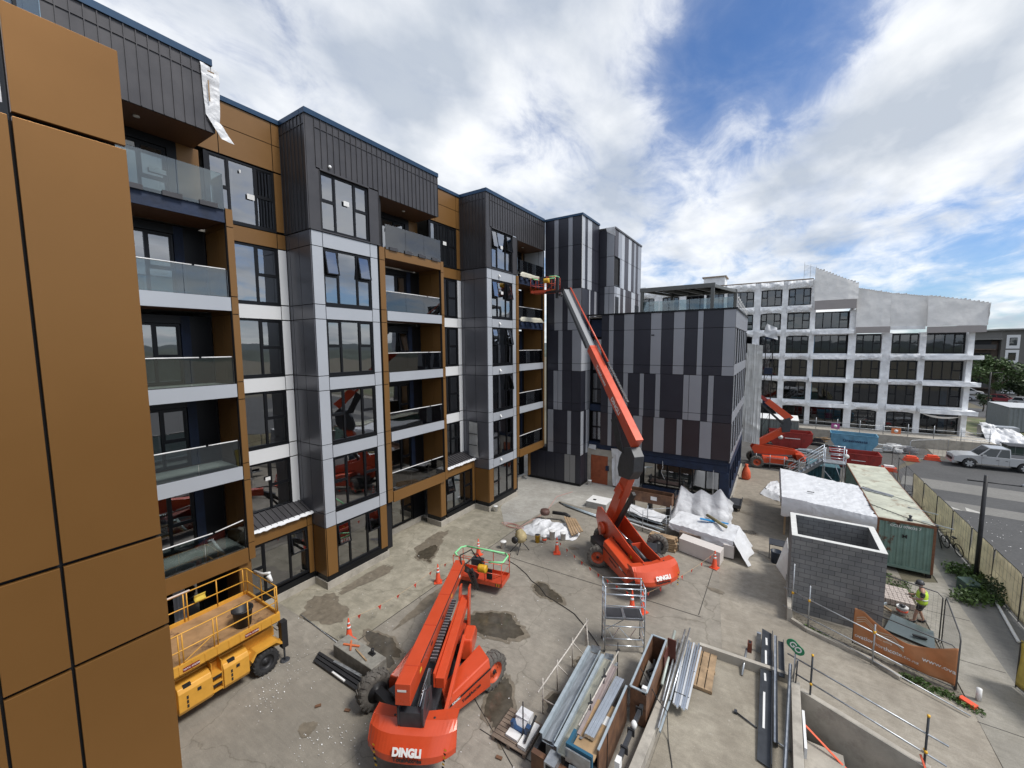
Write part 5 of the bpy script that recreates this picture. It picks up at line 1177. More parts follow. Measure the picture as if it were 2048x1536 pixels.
for s0 in (.4, 2.2, 4.0, 5.8): q.box(-.372, .052, s0, s0 + .03, 2.62 - s0 * .06, 2.70 - s0 * .06, ORANGED, T=M1)
q.box(-.30, -.06, -.284, -.280, 2.5, 2.56, WTX, T=M1); q.build('decal', bo)
# ---- middle lift, boom raised to the balcony
L2 = thing('boom_lift', 'middle orange boom lift with its long boom raised to the top balcony', 'boom lift', (-6.15, 20.75, 0))
U2 = (-.7507, .6606); M2 = lift_frame(L2, (-4.3, 18.4), U2)
chassis(L2, (-6.2, 20.85), (.97, .24), (-.24, .97), steer=(0, 0, R(8), 0), track=2.3, wb=2.95)
counterweight(L2, M2 @ Matrix.Rotation(R(3), 4, 'Z') @ Matrix.Translation((.0, .05, .06)))
b = MB(); b.box(-.5, .5, .2, 3.2, .95, 1.1, GREYM, T=M2); b.box(-1.2, -.55, 2.6, 4.0, .8, 1.15, BLACKP, T=M2); b.build('turntable', L2, bevel=.02)
plate = [(.05, 1.15), (.10, 1.62), (1.2, 1.75), (4.15, 2.65), (4.55, 2.5), (4.75, 1.9), (4.3, .95), (3.6, .85), (2.0, .95), (.8, 1.15)]
b = MB()
for x in (-.50, .42): b.prism(plate, x, x + .05, ORANGE, 'x', T=M2)
b.box(-.45, .42, 3.6, 3.66, 1.0, 2.2, ORANGE, T=M2); b.box(-.45, .42, 1.6, 1.66, 1.1, 1.7, ORANGED, T=M2)
pf = b.build('turntable_frame', L2, bevel=.012)
b = MB(); b.lathe([(.34, -.12), (.34, .0), (.30, .05)], ORANGE, 20, axis='x', T=M2 @ Matrix.Translation((-.62, 3.9, 1.55)) @ Matrix.Rotation(math.pi, 4, 'Z')); b.build('pivot_cover', L2)
lettering('lettering', 'TotalAccess', .30, STRIPE, pf, M2 @ frame((-.51, 2.1, 1.40), (0, -1, -.12), (0, -.12, 1)), bold=.008)
b = MB(); tbeam(b, ((4.25, 1.35), (2.2, 5.0)), -.0, .40, (.70, .56), ORANGE, M2); b.prism([(3.2, 3.9), (2.7, 3.6), (2.4, 4.15), (2.75, 4.45)], -.3, .3, ORANGE, 'x', T=M2)
ra = b.build('riser_arm', L2, bevel=.02)
lettering('lettering', 'TotalAccess', .30, STRIPE, ra, M2 @ frame((-.18, 3.45, 2.65), (0, -.5, .86), (0, .86, .5)), bold=.008)
b = MB(); tbeam(b, ((3.6, 1.5), (1.75, 4.2)), 0, .16, (.2, .2), BLACKP, M2); b.tube([M2 @ Vector((0, .7, 1.35)), M2 @ Vector((0, 2.2, 1.6))], .10, GREYM, 10); b.tube([M2 @ Vector((0, 2.2, 1.6)), M2 @ Vector((0, 3.3, 1.7))], .05, CHROME, 8)
b.tube([M2 @ Vector((-.3, .6, 1.5)), M2 @ Vector((-.25, 1.6, 1.75)), M2 @ Vector((-.2, 3.2, 1.5))], .04, RUBBER, 6); b.build('cylinder', L2)
b = MB(); b.prism([(2.75, 4.8), (1.8, 4.9), (1.42, 5.4), (1.35, 6.15), (1.7, 6.55), (2.3, 6.4), (2.72, 5.8), (2.9, 5.2)], -.27, .27, GREYM, 'x', T=M2); b.lathe([(.22, .0), (.22, .03)], BLACKP, 18, axis='x', T=M2 @ Matrix.Translation((.33, 2.1, 5.7)))
b.prism([(2.3, 6.1), (2.9, 6.2), (3.6, 7.6), (3.1, 7.9)], -.30, -.24, BLACKP, 'x', T=M2); b.build('knuckle', L2, bevel=.04)
b = MB(); tbeam(b, ((1.55, 6.75), (6.5, 11.35)), 0, .42, (.62, .46), ORANGE, M2)
mb2 = b.build('boom', L2, bevel=.015)
b = MB(); tbeam(b, ((6.3, 11.16), (10.4, 15.15)), 0, .34, (.36, .30), mat('telescope_grey', (.26, .27, .28), .5), M2); b.build('boom_extension', mb2)
b = MB(); b.tube([M2 @ Vector((.26, 5.0, 10.6)), M2 @ Vector((.26, 10.2, 15.35))], .05, ORANGE, 8); b.tube([M2 @ Vector((.26, 10.2, 15.3)), M2 @ Vector((.26, 10.6, 15.4))], .06, BLACKP, 8); b.build('boom_tube', mb2)
b = MB(); tbeam(b, ((6.9, 11.4), (10.5, 15.0)), -.10, .16, (.20, .16), GREYM, M2); b.build('boom_underside', mb2)
lettering('lettering', 'DINGLI', .34, WTX, mb2, M2 @ frame((-.22, 3.3, 8.35), (0, -.73, -.68), (0, -.68, .73)), bold=.01)
lettering('lettering', 'TotalAccess', .30, WTX, mb2, M2 @ frame((-.22, 4.9, 9.84), (0, -.73, -.68), (0, -.68, .73)), bold=.006)
for k in range(5):
    pass
energy_chain(L2, [(3.0, 8.55), (5.9, 11.25)], .34, M2, .12, .22)
b = MB(); b.bar(M2 @ Vector((0, 10.4, 15.25)), M2 @ Vector((.1, 12.3, 15.35)), .2, .14, GREYM); b.tube([M2 @ Vector((.1, 10.5, 15.0)), M2 @ Vector((.1, 12.2, 15.15))], .05, CHROME, 6); b.bar(M2 @ Vector((.1, 12.2, 14.9)), M2 @ Vector((.15, 12.3, 16.4)), .16, .2, BLACKP)
b.tube([M2 @ Vector((0, 10.8, 15.4)), M2 @ Vector((.2, 11.6, 14.95)), M2 @ Vector((.2, 12.4, 15.2))], .035, RUBBER, 6); b.bar(M2 @ Vector((.1, 12.3, 15.4)), Vector((-14.6, 27.1, 15.45)) - L2.location, .16, .16, BLACKP)
b.build('jib', L2)
basket(L2, (-14.85, 27.45, 15.45), R(4), 2.0, .9)
sidecover(L2, (-5.35, 17.72), (-7.05, 19.25), (-6.85, 19.95), (-5.1, 18.3), zn=1.20, zf=1.5)
q = MB()
for (s0, z0) in ((2.6, 7.55), (4.2, 9.1), (5.6, 10.45)): q.bar(M2 @ Vector((.216, s0, z0)), M2 @ Vector((.216, s0 + .12, z0 + .11)), .004, .12, YEL, up=(0, 0, 1))
for s0 in (1.9, 3.2, 4.6, 6.2): q.bar(M2 @ Vector((-.215, s0, 6.75 + (s0 - 1.55) * .93 + .20)), M2 @ Vector((.215, s0, 6.75 + (s0 - 1.55) * .93 + .20)), .03, .22, ORANGED, up=(0, 0, 1))
q.build('decal', mb2)
q = MB(); q.bar(M2 @ Vector((-.52, 1.0, 1.35)), M2 @ Vector((-.52, 1.12, 1.35)), .01, .12, YEL); q.bar(M2 @ Vector((-.52, 3.1, 1.2)), M2 @ Vector((-.52, 3.3, 1.2)), .01, .14, WTX); q.build('decal', pf)
# ---- far lift beyond the low block
L3 = thing('boom_lift', 'far orange boom lift folded in a zigzag beside the striped block corner', 'boom lift', (0, 45, 0))
M3 = lift_frame(L3, (0, 45.0), (-1, -.2))
chassis(L3, (0, 45), (1, .2), (-.2, 1), track=2.2, wb=2.75, D=1.12)
counterweight(L3, M3 @ Matrix.Translation((0, -2.0, .05)))
b = MB(); b.box(-.5, .5, -1.6, 1.6, .95, 1.1, GREYM, T=M3); b.build('turntable', L3, bevel=.02)
b = MB()
for x in (-.5, .45): b.prism([(-2.1, 1.35), (-1.9, 1.7), (.3, 1.95), (1.5, 2.05), (1.75, 1.7), (1.5, 1.2), (0, 1.2)], x, x + .05, ORANGE, 'x', T=M3)
b.build('turntable_frame', L3, bevel=.01)
b = MB(); tbeam(b, ((1.45, 1.9), (-.95, 3.6)), 0, .40, (.66, .58), ORANGE, M3); b.build('riser_arm', L3, bevel=.015)
b = MB(); b.prism([(-.7, 3.3), (-1.3, 3.4), (-1.45, 4.2), (-1.25, 4.75), (-.9, 4.6), (-.6, 3.9)], -.3, .3, GREYM, 'x', T=M3); b.build('knuckle', L3, bevel=.03)
b = MB(); tbeam(b, ((-1.35, 4.55), (.6, 6.2)), 0, .4, (.62, .52), ORANGE, M3); tbeam(b, ((.6, 6.2), (3.6, 8.4)), 0, .3, (.32, .28), REDP, M3); bb_ = b.build('boom', L3, bevel=.01)
lettering('lettering', 'TotalAccess', .28, WTX, bb_, M3 @ frame((.205, .5, 6.1), (0, -.77, -.64), (0, -.64, .77)), bold=.006)
b = MB(); tbeam(b, ((-.85, 4.0), (1.2, 6.0)), -.22, .14, (.2, .16), BLACKP, M3); b.build('cylinder', L3)
b = MB(); b.box(-.4, .4, 3.4, 4.2, 7.6, 8.2, PUTTY, T=M3); b.build('basket', L3)
sidecover(L3, (1.3, 44.1), (-.7, 43.7), (-.8, 44.2), (1.2, 44.6), zn=1.15, zf=1.15, dec=False)

# ================================================================ SCISSOR LIFT
SL = thing('scissor_lift', 'yellow scissor lift with railed platform parked beside the bronze building', 'scissor lift', (-15.7, 4.8, 0))
l_ = SL.location
b = MB(); b.box(-16.7, -14.8, 2.4, 6.7, .5, 1.0, YELLOW); b.box(-16.5, -15.0, 2.2, 6.9, 1.0, 1.35, YELLOW); b.build('chassis', SL, world=True, bevel=.02)
def cover(y0, y1):
    b = MB(); b.prism([(-15.2, .42), (-14.62, .42), (-14.55, .55), (-14.55, 1.12), (-14.62, 1.25), (-14.78, 1.31), (-15.2, 1.31)], y0, y1, YELLOW, 'y', T=Matrix.Translation(-l_)); o = b.build('side_cover', SL, bevel=.02)
    q = MB(); T = Matrix.Translation(-l_)
    for k in range(3): q.box(-14.548, -14.54, y0 + .2, y0 + .25, .6 + k * .14, .70 + k * .14, BLACKP, T=T)
    q.box(-14.548, -14.535, y1 - .4, y1 - .3, .95, 1.05, BLACKP, T=T); q.box(-14.70, -14.6, y0 + .15, y0 + .35, 1.2, 1.30, BLACKP, T=T); q.build('latch', o)
cover(3.9, 4.78); cover(5.10, 5.86)
b = MB()
for k in range(3): b.box(-14.95, -14.6, 4.8, 5.08, .5 + k * .27, .53 + k * .27, YELLOW)
for k in range(2):
    for j in range(6): b.box(-14.9 + j * .05, -14.88 + j * .05, 4.8, 5.08, .66 + k * .27, .76 + k * .27, BLACKP)
b.box(-15.1, -14.95, 4.79, 5.09, .45, 1.3, YELLOW); b.box(-14.95, -14.62, 4.79, 4.81, .45, 1.5, YELLOW); b.box(-14.95, -14.62, 5.07, 5.095, .45, 1.45, YELLOW); b.build('step', SL, world=True)
for y, x in ((6.42, -14.75), (2.6, -14.75), (6.42, -16.7), (2.6, -16.7)): wheel(SL, (x, y, .44), (1 if x > -15 else -1, 0, 0), .88, .32, rim=BLACKP, tyre=TYREB, lugs=20)
b = MB(); b.prism([(5.95, .75), (6.1, .98), (6.75, .98), (6.95, .8), (6.95, .9), (6.78, 1.06), (6.08, 1.06), (5.9, .85)], -15.0, -14.55, YELLOW, 'x', T=Matrix.Translation(-l_)); b.build('mudguard', SL)
b = MB()
for k, z in enumerate((1.42, 1.56, 1.70)): b.bar((-15.0, 2.6, z), (-15.0, 6.7, z + .08), .07, .10, YELLOW); b.bar((-16.5, 2.6, z + .08), (-16.5, 6.7, z), .07, .10, YELLOW); b.bar((-16.5, 3 + k, z), (-15, 3 + k, z), .06, .06, GREYM)
b.build('scissor_arms', SL, world=True)
b = MB(); b.box(-16.9, -14.55, 2.2, 6.85, 1.84, 1.96, mat('dirty_ply', (.36, .21, .10), .7, var=.25, vscale=2, col2=(.16, .09, .05), c2lo=.55, c2hi=.62)); b.box(-14.56, -14.48, 2.15, 6.9, 1.78, 2.08, YELLOW); b.box(-16.96, -16.90, 2.15, 6.9, 1.78, 2.08, YELLOW); b.box(-16.9, -14.57, 6.85, 6.92, 1.78, 2.08, YELLOW)
for k in range(14): b.box(-14.479, -14.465, 2.3 + k * .33, 2.33 + k * .33, 1.80, 2.05, YELLOW)
pl_ = b.build('platform', SL, world=True, bevel=.006)
b = MB()
X0, X1, Y0, Y1 = -16.9, -14.52, 2.2, 6.88
for x in (X0, X1):
    for z in (2.5, 3.02): b.tube([(x, Y0, z), (x, Y1 - .1, z)] + ([(x + (.1 if x == X0 else -.1), Y1, z)] if False else []), .022, YELLOW, 6)
    for y in (2.3, 3.2, 4.0, 4.1, 4.9, 5.0, 5.9, 6.78): b.tube([(x, y, 2.0), (x, y, 3.02)], .02, YELLOW, 6)
for z in (2.5, 3.02): b.tube([(X0, Y1 - .1, z), (X0 + .1, Y1, z), (X1 - .1, Y1, z), (X1, Y1 - .1, z)], .022, YELLOW, 6)
b.tube([(X0 + .1, Y1, 2.05), (X0 + .1, Y1, 3.02)], .02, YELLOW, 6); b.tube([(X1 - .08, Y1, 2.05), (X1 - .08, Y1, 3.02)], .025, YELLOW, 6); b.tube([(-15.7, Y1, 2.05), (-15.7, Y1, 3.0)], .02, YELLOW, 6)
b.tube([(X1, 4.0, 2.05), (X1, 4.9, 2.5)], .015, YELLOW, 5); b.box(-14.62, -14.58, 4.2, 4.75, 2.1, 2.6, YELLOW) if False else None
b.build('guard_rail', SL, world=True)
b = MB(); b.tube([(-15.1, 6.92, 3.35), (-15.6, 6.93, 3.14), (-16.2, 6.9, 3.08)], .05, WHITE, 7); b.tube([(X0, 3.9, 3.05), (X0, 5.1, 3.05)], .032, mat('pink_tape', (.68, .55, .48), .6), 6); b.tube([(-15.05, 6.85, 3.3), (-14.9, 6.9, 3.1)], [.09, .04], WHITE, 6); b.build('rail_padding', SL, world=True)
b = MB(); REDL = mat('red_label', (.22, .02, .02), .5)
for y0 in (2.9, 4.05, 5.75): b.box(-14.463, -14.458, y0, y0 + .42, 1.84, 1.96, REDL)
b.build('label_plate', SL, world=True)
for y0 in (4.26, 5.96): lettering('lettering', 'TOTAL ACCESS', .06, WTX, SL, Matrix.Translation(-l_) @ frame((-14.455, y0, 1.90), (0, 1, 0), (0, 0, 1)), .001)
b = MB(); b.box(-14.85, -14.62, 6.98, 7.2, .55, 1.55, BLACKP); b.tube([(-14.73, 7.09, .02), (-14.73, 7.09, .6)], .035, GREYM, 8); b.lathe([(.17, .0), (.17, .02), (.14, .03)], GREYM, 14, (-14.73, 7.09, 0)); b.bar((-14.9, 6.7, .8), (-14.75, 7.05, .8), .12, .2, YELLOW); b.build('outrigger', SL, world=True, bevel=.01)
b = MB(); b.tube([(-14.9, 6.95, 1.4), (-14.85, 7.1, 1.2), (-15.1, 7.05, 1.05), (-15.2, 6.9, 1.3), (-14.95, 7.0, 1.45), (-15.05, 7.1, 1.1)], .015, RUBBER, 5); b.build('hose', SL, world=True)
b = MB(); b.lathe([(.24, 0), (.30, .55), (.33, .56), (.33, .60), (.28, .60), (.23, .05)], BLACKP, 22); solo('rubbish_bin', b, 'black plastic bin standing on the yellow scissor lift platform', 'bin', origin=(0, 0, 0)).location = (-15.05, 5.95, 1.97)
b = MB(); b.grid(lambda u, v: (.04 * math.sin(v * 8), .34 * u, .3 * v), 3, 4, mat('yellow_notice', (.75, .55, .08), .7)); o = solo('notice', b, 'yellow notice sheet tied to the far rail of the scissor lift', 'notice', origin=(0, 0, 0), solid=.004); o.location = (-16.86, 5.2, 2.5)

# ================================================================ SITE OBJECTS
def cone(x, y, rz, label, h=.92):
    t = thing('traffic_cone', label, 'traffic cone', (x, y, .012), rz, 'orange traffic cones')
    b = MB(); b.box(-.19, .19, -.19, .19, 0, .035, CONE); b.lathe([(.15, .035), (.135, .06), (.028, h - .02), (.02, h)], CONE, 20); b.build('body', t)
    b = MB()
    for z0, z1 in ((.50, .60), (.68, .76)):
        r = lambda z: .139 - (.139 - .028) * (z - .06) / (h - .08)
        b.lathe([(r(z0), z0), (r(z1), z1)], REFL, 20)
    b.build('reflective_band', t); return t
CONES = [(-13.6, 9.0, 'traffic cone beside the grey concrete block'), (-13.4, 13.8, 'traffic cone on the apron between the block and the lowered basket'), (-13.34, 16.93, 'traffic cone behind the lowered green railed basket'),
         (-9.75, 19.4, 'traffic cone in front of the white sheet heap and buckets'), (-2.21, 22.43, 'traffic cone in front of the long white foam box'), (-4.78, 16.75, 'left cone of the pair behind the scaffold tower'), (-4.38, 16.9, 'right cone of the pair behind the scaffold tower')]
for i, (x, y, lab) in enumerate(CONES): cone(x, y, i * .7, lab)
FLAGM = mat('flag_orange', (.80, .10, .07), .6)
def bunting(p, q, label, n=5, sag=.25):
    p, q = Vector(p), Vector(q); b = MB(); pts = [p.lerp(q, i / 20) - Vector((0, 0, sag * 4 * (i / 20) * (1 - i / 20))) for i in range(21)]
    b.tube(pts, .006, mat('cord_tan', (.5, .35, .2), .8), 4); d = (q - p).normalized()
    for k in range(n):
        t = (k + .5) / n; c = p.lerp(q, t) - Vector((0, 0, sag * 4 * t * (1 - t))); n2 = Vector((-d.y, d.x, 0)) * .03 * (-1) ** k
        b.add([c - d * .085, c + d * .085, c + n2 - Vector((0, 0, .20))], [(0, 1, 2), (2, 1, 0)], FLAGM)
    solo('bunting', b, label, 'bunting', group='flag lines between the cones')
bunting((-13.6, 9.0, .9), (-13.4, 13.8, .85), 'orange flag line from the cone by the block to the next cone')
bunting((-13.4, 13.8, .85), (-13.34, 16.93, .85), 'orange flag line between the two cones behind the near boom', 3)
bunting((-9.75, 19.4, .8), (-4.78, 16.75, .75), 'orange flag line running behind the scaffold tower from the buckets', 9, .2)
bunting((-4.38, 16.9, .8), (-2.21, 22.43, .85), 'orange flag line from the cone pair to the white foam box', 7, .2)
# scaffold tower
T = thing('scaffold_tower', 'small aluminium mobile scaffold tower with two dark deck boards', 'scaffold tower', (-4.55, 14.5, 0))
u = Vector((1.28, .69, 0)).normalized(); w = Vector((-.47, .88, 0)); A = Vector((-4.94, 13.83, 0)) - T.location; Bp = A + u * 1.45; D = .72
cor = [A, Bp, Bp + w * D, A + w * D]; b = MB()
for c in cor: b.tube([c + Vector((0, 0, .02)), c + Vector((0, 0, 2.55))], .025, ALU, 8)
for z in (.3, .62, .95, 1.2, 1.7, 1.98, 2.28, 2.53):
    for i, j in ((1, 2), (3, 0)): b.tube([cor[i] + Vector((0, 0, z)), cor[j] + Vector((0, 0, z))], .019, ALU, 6)
for z in (.28, .55, 1.05, 1.85, 2.28, 2.53):
    b.tube([cor[0] + Vector((0, 0, z)), cor[1] + Vector((0, 0, z))], .021, ALU, 6)
    if z > 1: b.tube([cor[3] + Vector((0, 0, z)), cor[2] + Vector((0, 0, z))], .021, ALU, 6)
for s0, s1 in ((.08, .24), (.24, .42), (.42, .60), (.60, .78)):
    up = (s0 * 100) % 2 > .5
pz = [(0.05, 1.0), (.2, .58), (.36, 1.0), (.62, .58), (.78, 1.0)]
for (t0, z0), (t1, z1) in zip(pz[:-1], pz[1:]): b.tube([cor[0].lerp(cor[1], t0) + Vector((0, 0, z0)), cor[0].lerp(cor[1], t1) + Vector((0, 0, z1))], .014, ALU, 5)
b.tube([cor[3] + Vector((0, 0, .3)), cor[2] + Vector((0, 0, 1.2))], .016, ALU, 5)
b.build('frame', T)
for t0, t1 in ((.03, .48), (.52, .97)):
    b = MB(); p = cor[0].lerp(cor[1], t0); q = cor[0].lerp(cor[1], t1); z = 1.30
    vs = [p + w * .05, q + w * .05, q + w * .67, p + w * .67]; hexa(b, [v + Vector((0, 0, z)) for v in vs], [v + Vector((0, 0, z + .03)) for v in vs], mat('deck_ply', (.035, .035, .04), .7, var=.2))
    for i in range(4): b.bar(vs[i] + Vector((0, 0, z + .02)), vs[(i + 1) % 4] + Vector((0, 0, z + .02)), .04, .07, ALU)
    b.build('deck_board', T)
for c in cor:
    b = MB(); b.lathe([(.06, -.02), (.06, .02)], BLACKP, 12, axis='x', T=Matrix.Translation(c + Vector((0, 0, .06)))); b.build('castor', T)

# stillage of channels in front
FILM = mat('wrapped_steel', (.30, .32, .34), .3, .5, var=.35, vscale=9, stretch=(1, .15, 1), bump=.5, bscale=14)
FILM2 = mat('wrapped_buff', (.34, .33, .27), .4, .2, var=.3, vscale=9, stretch=(1, .15, 1), bump=.4, bscale=14)
PALEB = mat('pale_primer', (.40, .46, .50), .45, .3, var=.15, vscale=5)
def channel(p, q, w_, h_, label, inner, rim=PALEB, cat='steel channel', flip=False):
    p, q = Vector(p), Vector(q); d = (q - p).normalized(); r = d.cross(Vector((0, 0, 1))).normalized(); b = MB(); t = .02
    b.bar(p, q, w_, t, inner); b.bar(p - r * (w_ / 2 + t / 2 + .001) + Vector((0, 0, h_ / 2)), q - r * (w_ / 2 + t / 2 + .001) + Vector((0, 0, h_ / 2)), t, h_, rim); b.bar(p + r * (w_ / 2 + t / 2 + .001) + Vector((0, 0, h_ / 2)), q + r * (w_ / 2 + t / 2 + .001) + Vector((0, 0, h_ / 2)), t, h_, rim)
    b.bar(p - r * (w_ / 2 + .05) + Vector((0, 0, h_ + .005)), q - r * (w_ / 2 + .05) + Vector((0, 0, h_ + .005)), .09, .012, rim)
    rr3 = random.Random(int(p.x * 100)); 
    for e, dr in ((q, 1), (p, -1)): cloth(b, [e - r * w_ / 2 + Vector((0, 0, .04)), e + r * w_ / 2 + Vector((0, 0, .04)), e + r * w_ / 2 + d * .12 * dr + Vector((0, 0, h_ + .05)), e - r * w_ / 2 + d * .1 * dr + Vector((0, 0, h_))], 6, 5, FILM, .03, rr3.randint(0, 99))
    return solo('steel_channel', b, label, cat, group='steel channels stacked in the stillage')
channel((-4.72, 8.9, .74), (-4.86, 12.66, .74), .34, .22, 'leftmost film wrapped steel channel in the front stillage', FILM)
channel((-4.22, 8.75, .84), (-4.32, 12.5, .84), .30, .16, 'buff lined channel in the middle of the front stillage', FILM2)
channel((-3.93, 9.35, .98), (-3.98, 12.2, .98), .10, .06, 'narrow pinkish wrapped section beside the silver bundle', mat('pinkish_wrap', (.36, .30, .29), .4, .2, var=.15), rim=MATS['pinkish_wrap'])
b = MB()
for k in range(6): b.bar((-3.84 + k * .045, 9.35, 1.12 + .01 * (k % 2)), (-3.76 + k * .045, 11.65, 1.12 + .01 * (k % 2)), .042, .10, ALU)
solo('cladding_bundle', b, 'bright silver bundle of trim lengths on the stillage', 'metal bundle')
b = MB(); b.box(-5.05, -3.36, 8.55, 8.7, 0, .66, PLY); b.box(-5.05, -4.95, 8.7, 9.2, .0, .66, BLACKP); b.box(-4.15, -3.37, 8.71, 10.7, .0, .68, BLACKP)
solo('timber_bearer', b, 'dark plywood bearers carrying the wrapped channels', 'bearer')
b = MB(); b.box(-4.55, -4.25, 8.35, 8.75, .60, .86, GALV); b.box(-4.5, -4.3, 8.34, 8.36, .65, .81, BACK); solo('box_section', b, 'short open ended steel box section at the front of the stillage', 'steel section')
b = MB(); b.box(-4.12, -3.45, 8.72, 8.76, .80, 1.16, GALV); b.box(-4.14, -3.42, 8.78, 8.86, .84, 1.24, mat('teal_plate', (.02, .10, .17), .5)); b.box(-4.14, -4.06, 8.87, 9.3, .84, 1.2, MATS['teal_plate']); cloth(b, [(-3.98, 8.55, .55), (-3.62, 8.6, .55), (-3.66, 8.7, .82), (-4.0, 8.7, .8)], 8, 6, FILM, .05, 4)
solo('steel_plate', b, 'blue and grey steel end plates wrapped in film at the stillage front', 'steel plate')
b = MB()
PW = mat('taped_pipe', (.52, .48, .43), .6, var=.35, vscale=14, bump=.3)
b.tube([(-5.66, 10.0, .95), (-5.63, 12.0, .97), (-5.62, 13.85, 1.0)], .026, PW, 6)
for y in (10.3, 11.3, 12.5, 13.75): b.tube([(-5.65, y, .02), (-5.65, y, 1.12 if y != 10.3 else 1.2)], .022, PW, 6)
for y0, y1 in ((11.3, 11.9), (12.5, 13.1), (13.75, 13.2)): b.tube([(-5.64, y0, .95), (-5.3, y1, .05)], .018, PW, 6)
b.tube([(-5.65, 10.3, .5), (-5.0, 10.3, .5)], .02, PW, 6); b.tube([(-4.05, 9.4, 1.25), (-4.02, 12.7, 1.25)], .022, PW, 6)
for y in (10.2, 11.3, 12.6): b.tube([(-4.04, y, .3), (-4.04, y, 1.55)], .018, BLACKP, 6); b.tube([(-4.09, y - .05, 1.25), (-3.99, y + .05, 1.3)], .035, BLACKP, 5)
b.tube([(-5.7, 9.2, .02), (-5.7, 9.2, 1.25)], .022, BLACKP, 6)
solo('pipe_rack', b, 'rusty taped pipe frame standing left of the wrapped channels', 'pipe frame')
def openbox(x0, x1, y0, y1, z0, z1, label, fill=None, rim=True, name='plywood_box'):
    b = MB(); t = .03
    b.box(x0, x0 + t, y0, y1, z0, z1, PLY); b.box(x1 - t, x1, y0, y1, z0, z1, PLY); b.box(x0 + t + .001, x1 - t - .001, y0, y0 + t, z0, z1 - .001, PLY); b.box(x0 + t + .001, x1 - t - .001, y1 - t, y1, z0, z1 - .001, PLY)
    if rim:
        for a, c in (((x0, y0), (x0, y1)), ((x1, y0), (x1, y1)), ((x0, y0), (x1, y0)), ((x0, y1), (x1, y1))): b.bar((*a, z1 + .02), (*c, z1 + .02), .06, .035, PALEB)
    b.box(x0 + t + .001, x1 - t - .001, y0 + t + .001, y1 - t - .001, z0, z0 + .05, BLACKP)
    return solo(name, b, label, 'plywood box', bevel=.003)
openbox(-3.28, -2.80, 11.5, 14.1, .05, 1.17, 'brown open plywood box beside the galvanised tubes')
b = MB(); b.box(-3.40, -3.36, 9.1, 11.45, .0, 1.16, PLY); b.bar((-3.38, 9.1, 1.18), (-3.38, 11.45, 1.18), .06, .03, PALEB); b.box(-4.04, -3.42, 8.9, 10.7, .98, 1.02, mat('new_ply', (.36, .24, .13), .7, var=.2)); b.box(-3.355, -3.34, 9.7, 9.72, 0, 1.14, BLACKP)
b.box(-3.62, -3.45, 10.0, 10.3, 1.021, 1.026, WHITE); solo('plywood_box', b, 'plywood crate side and lid beside the silver bundle', 'plywood box')
b = MB(); b.bar((-2.98, 9.6, .70), (-2.92, 11.6, .70), .10, .14, GREYM)
for y in (9.9, 10.5, 11.3): b.bar((-3.05, y, .71), (-2.85, y, .71), .05, .2, BLACKP)
b.lathe([(.07, 0), (.09, .12), (.05, .2)], WHITE, 12, (-2.9, 10.6, .78)); b.box(-3.03, -2.9, 9.35, 9.55, .6, .85, WHITE); b.box(-2.94, -2.8, 11.5, 11.62, 1.1, 1.3, WHITE)
solo('formwork_rail', b, 'black and white clamp rail between plywood boxes and upstand', 'rail')
b = MB(); b.tube([(-3.0, 13.3, .9), (-2.95, 13.0, .82), (-3.1, 12.8, .8), (-2.9, 12.6, .7)], .05, RUBBER, 6); cloth(b, [(-3.2, 12.3, .68), (-2.86, 12.2, .6), (-2.84, 13.1, .65), (-3.2, 13.3, .78)], 10, 12, mat('grey_rag', (.20, .19, .17), .9, bump=.6), .12, 9); solo('rag_bundle', b, 'grey rag and strap bundle lying in the open plywood box', 'rags')
b = MB(); b.box(-2.78, -2.5, 14.2, 14.24, .2, 1.2, mat('rust_red', (.10, .03, .02), .6)); b.box(-2.78, -2.74, 13.6, 14.2, .1, .9, MATS['rust_red']); solo('steel_plate', b, 'dark red plates standing at the far end of the plywood box', 'steel plate')
TUBES = [((-2.66, 12.9, .48), (-2.82, 15.7, .50), .05, mat('pale_green_tube', (.42, .47, .43), .5, .2), 'pale green tube laid on the upstand wall'), ((-2.50, 12.3, .46), (-2.62, 15.3, .50), .028, GALV, 'thin galvanised tube right of the pale green tube'),
         ((-2.40, 11.3, .45), (-2.50, 16.0, .50), .032, GALV, 'longest galvanised tube on the upstand wall'), ((-2.32, 12.5, .42), (-2.36, 16.2, .5), .028, ALU, 'bright tube nearest the silver trims')]
for p, q, r, m, lab in TUBES:
    b = MB(); b.tube([p, q], r, m, 10); solo('metal_tube', b, lab, 'tube', group='tubes laid along the upstand')
b = MB(); b.bar((-2.36, 11.35, .30), (-2.33, 12.9, .34), .05, .06, PALEB); solo('metal_strip', b, 'pale strip leaning at the near end of the silver trims', 'metal strip')
for k in range(7):
    b = MB(); x = -2.27 + k * .062; b.bar((x + .05, 12.55 - .05 * (k % 3), .30 + .015 * (k % 2)), (x - .10 + k * .022, 15.55 + .1 * (k % 2), .34 + .02 * (k % 3)), .058, .05, ALU if k % 3 else mat('white_trim', (.66, .68, .70), .35, .3))
    for y in (13.0, 14.2): b.bar((x - .02, y, .345), (x + .05, y, .345), .02, .01, BLACKP)
    solo('trim_length', b, 'silver trim length bundled on the wooden pallet', 'metal trim', group='silver trim lengths bundled on the pallet')
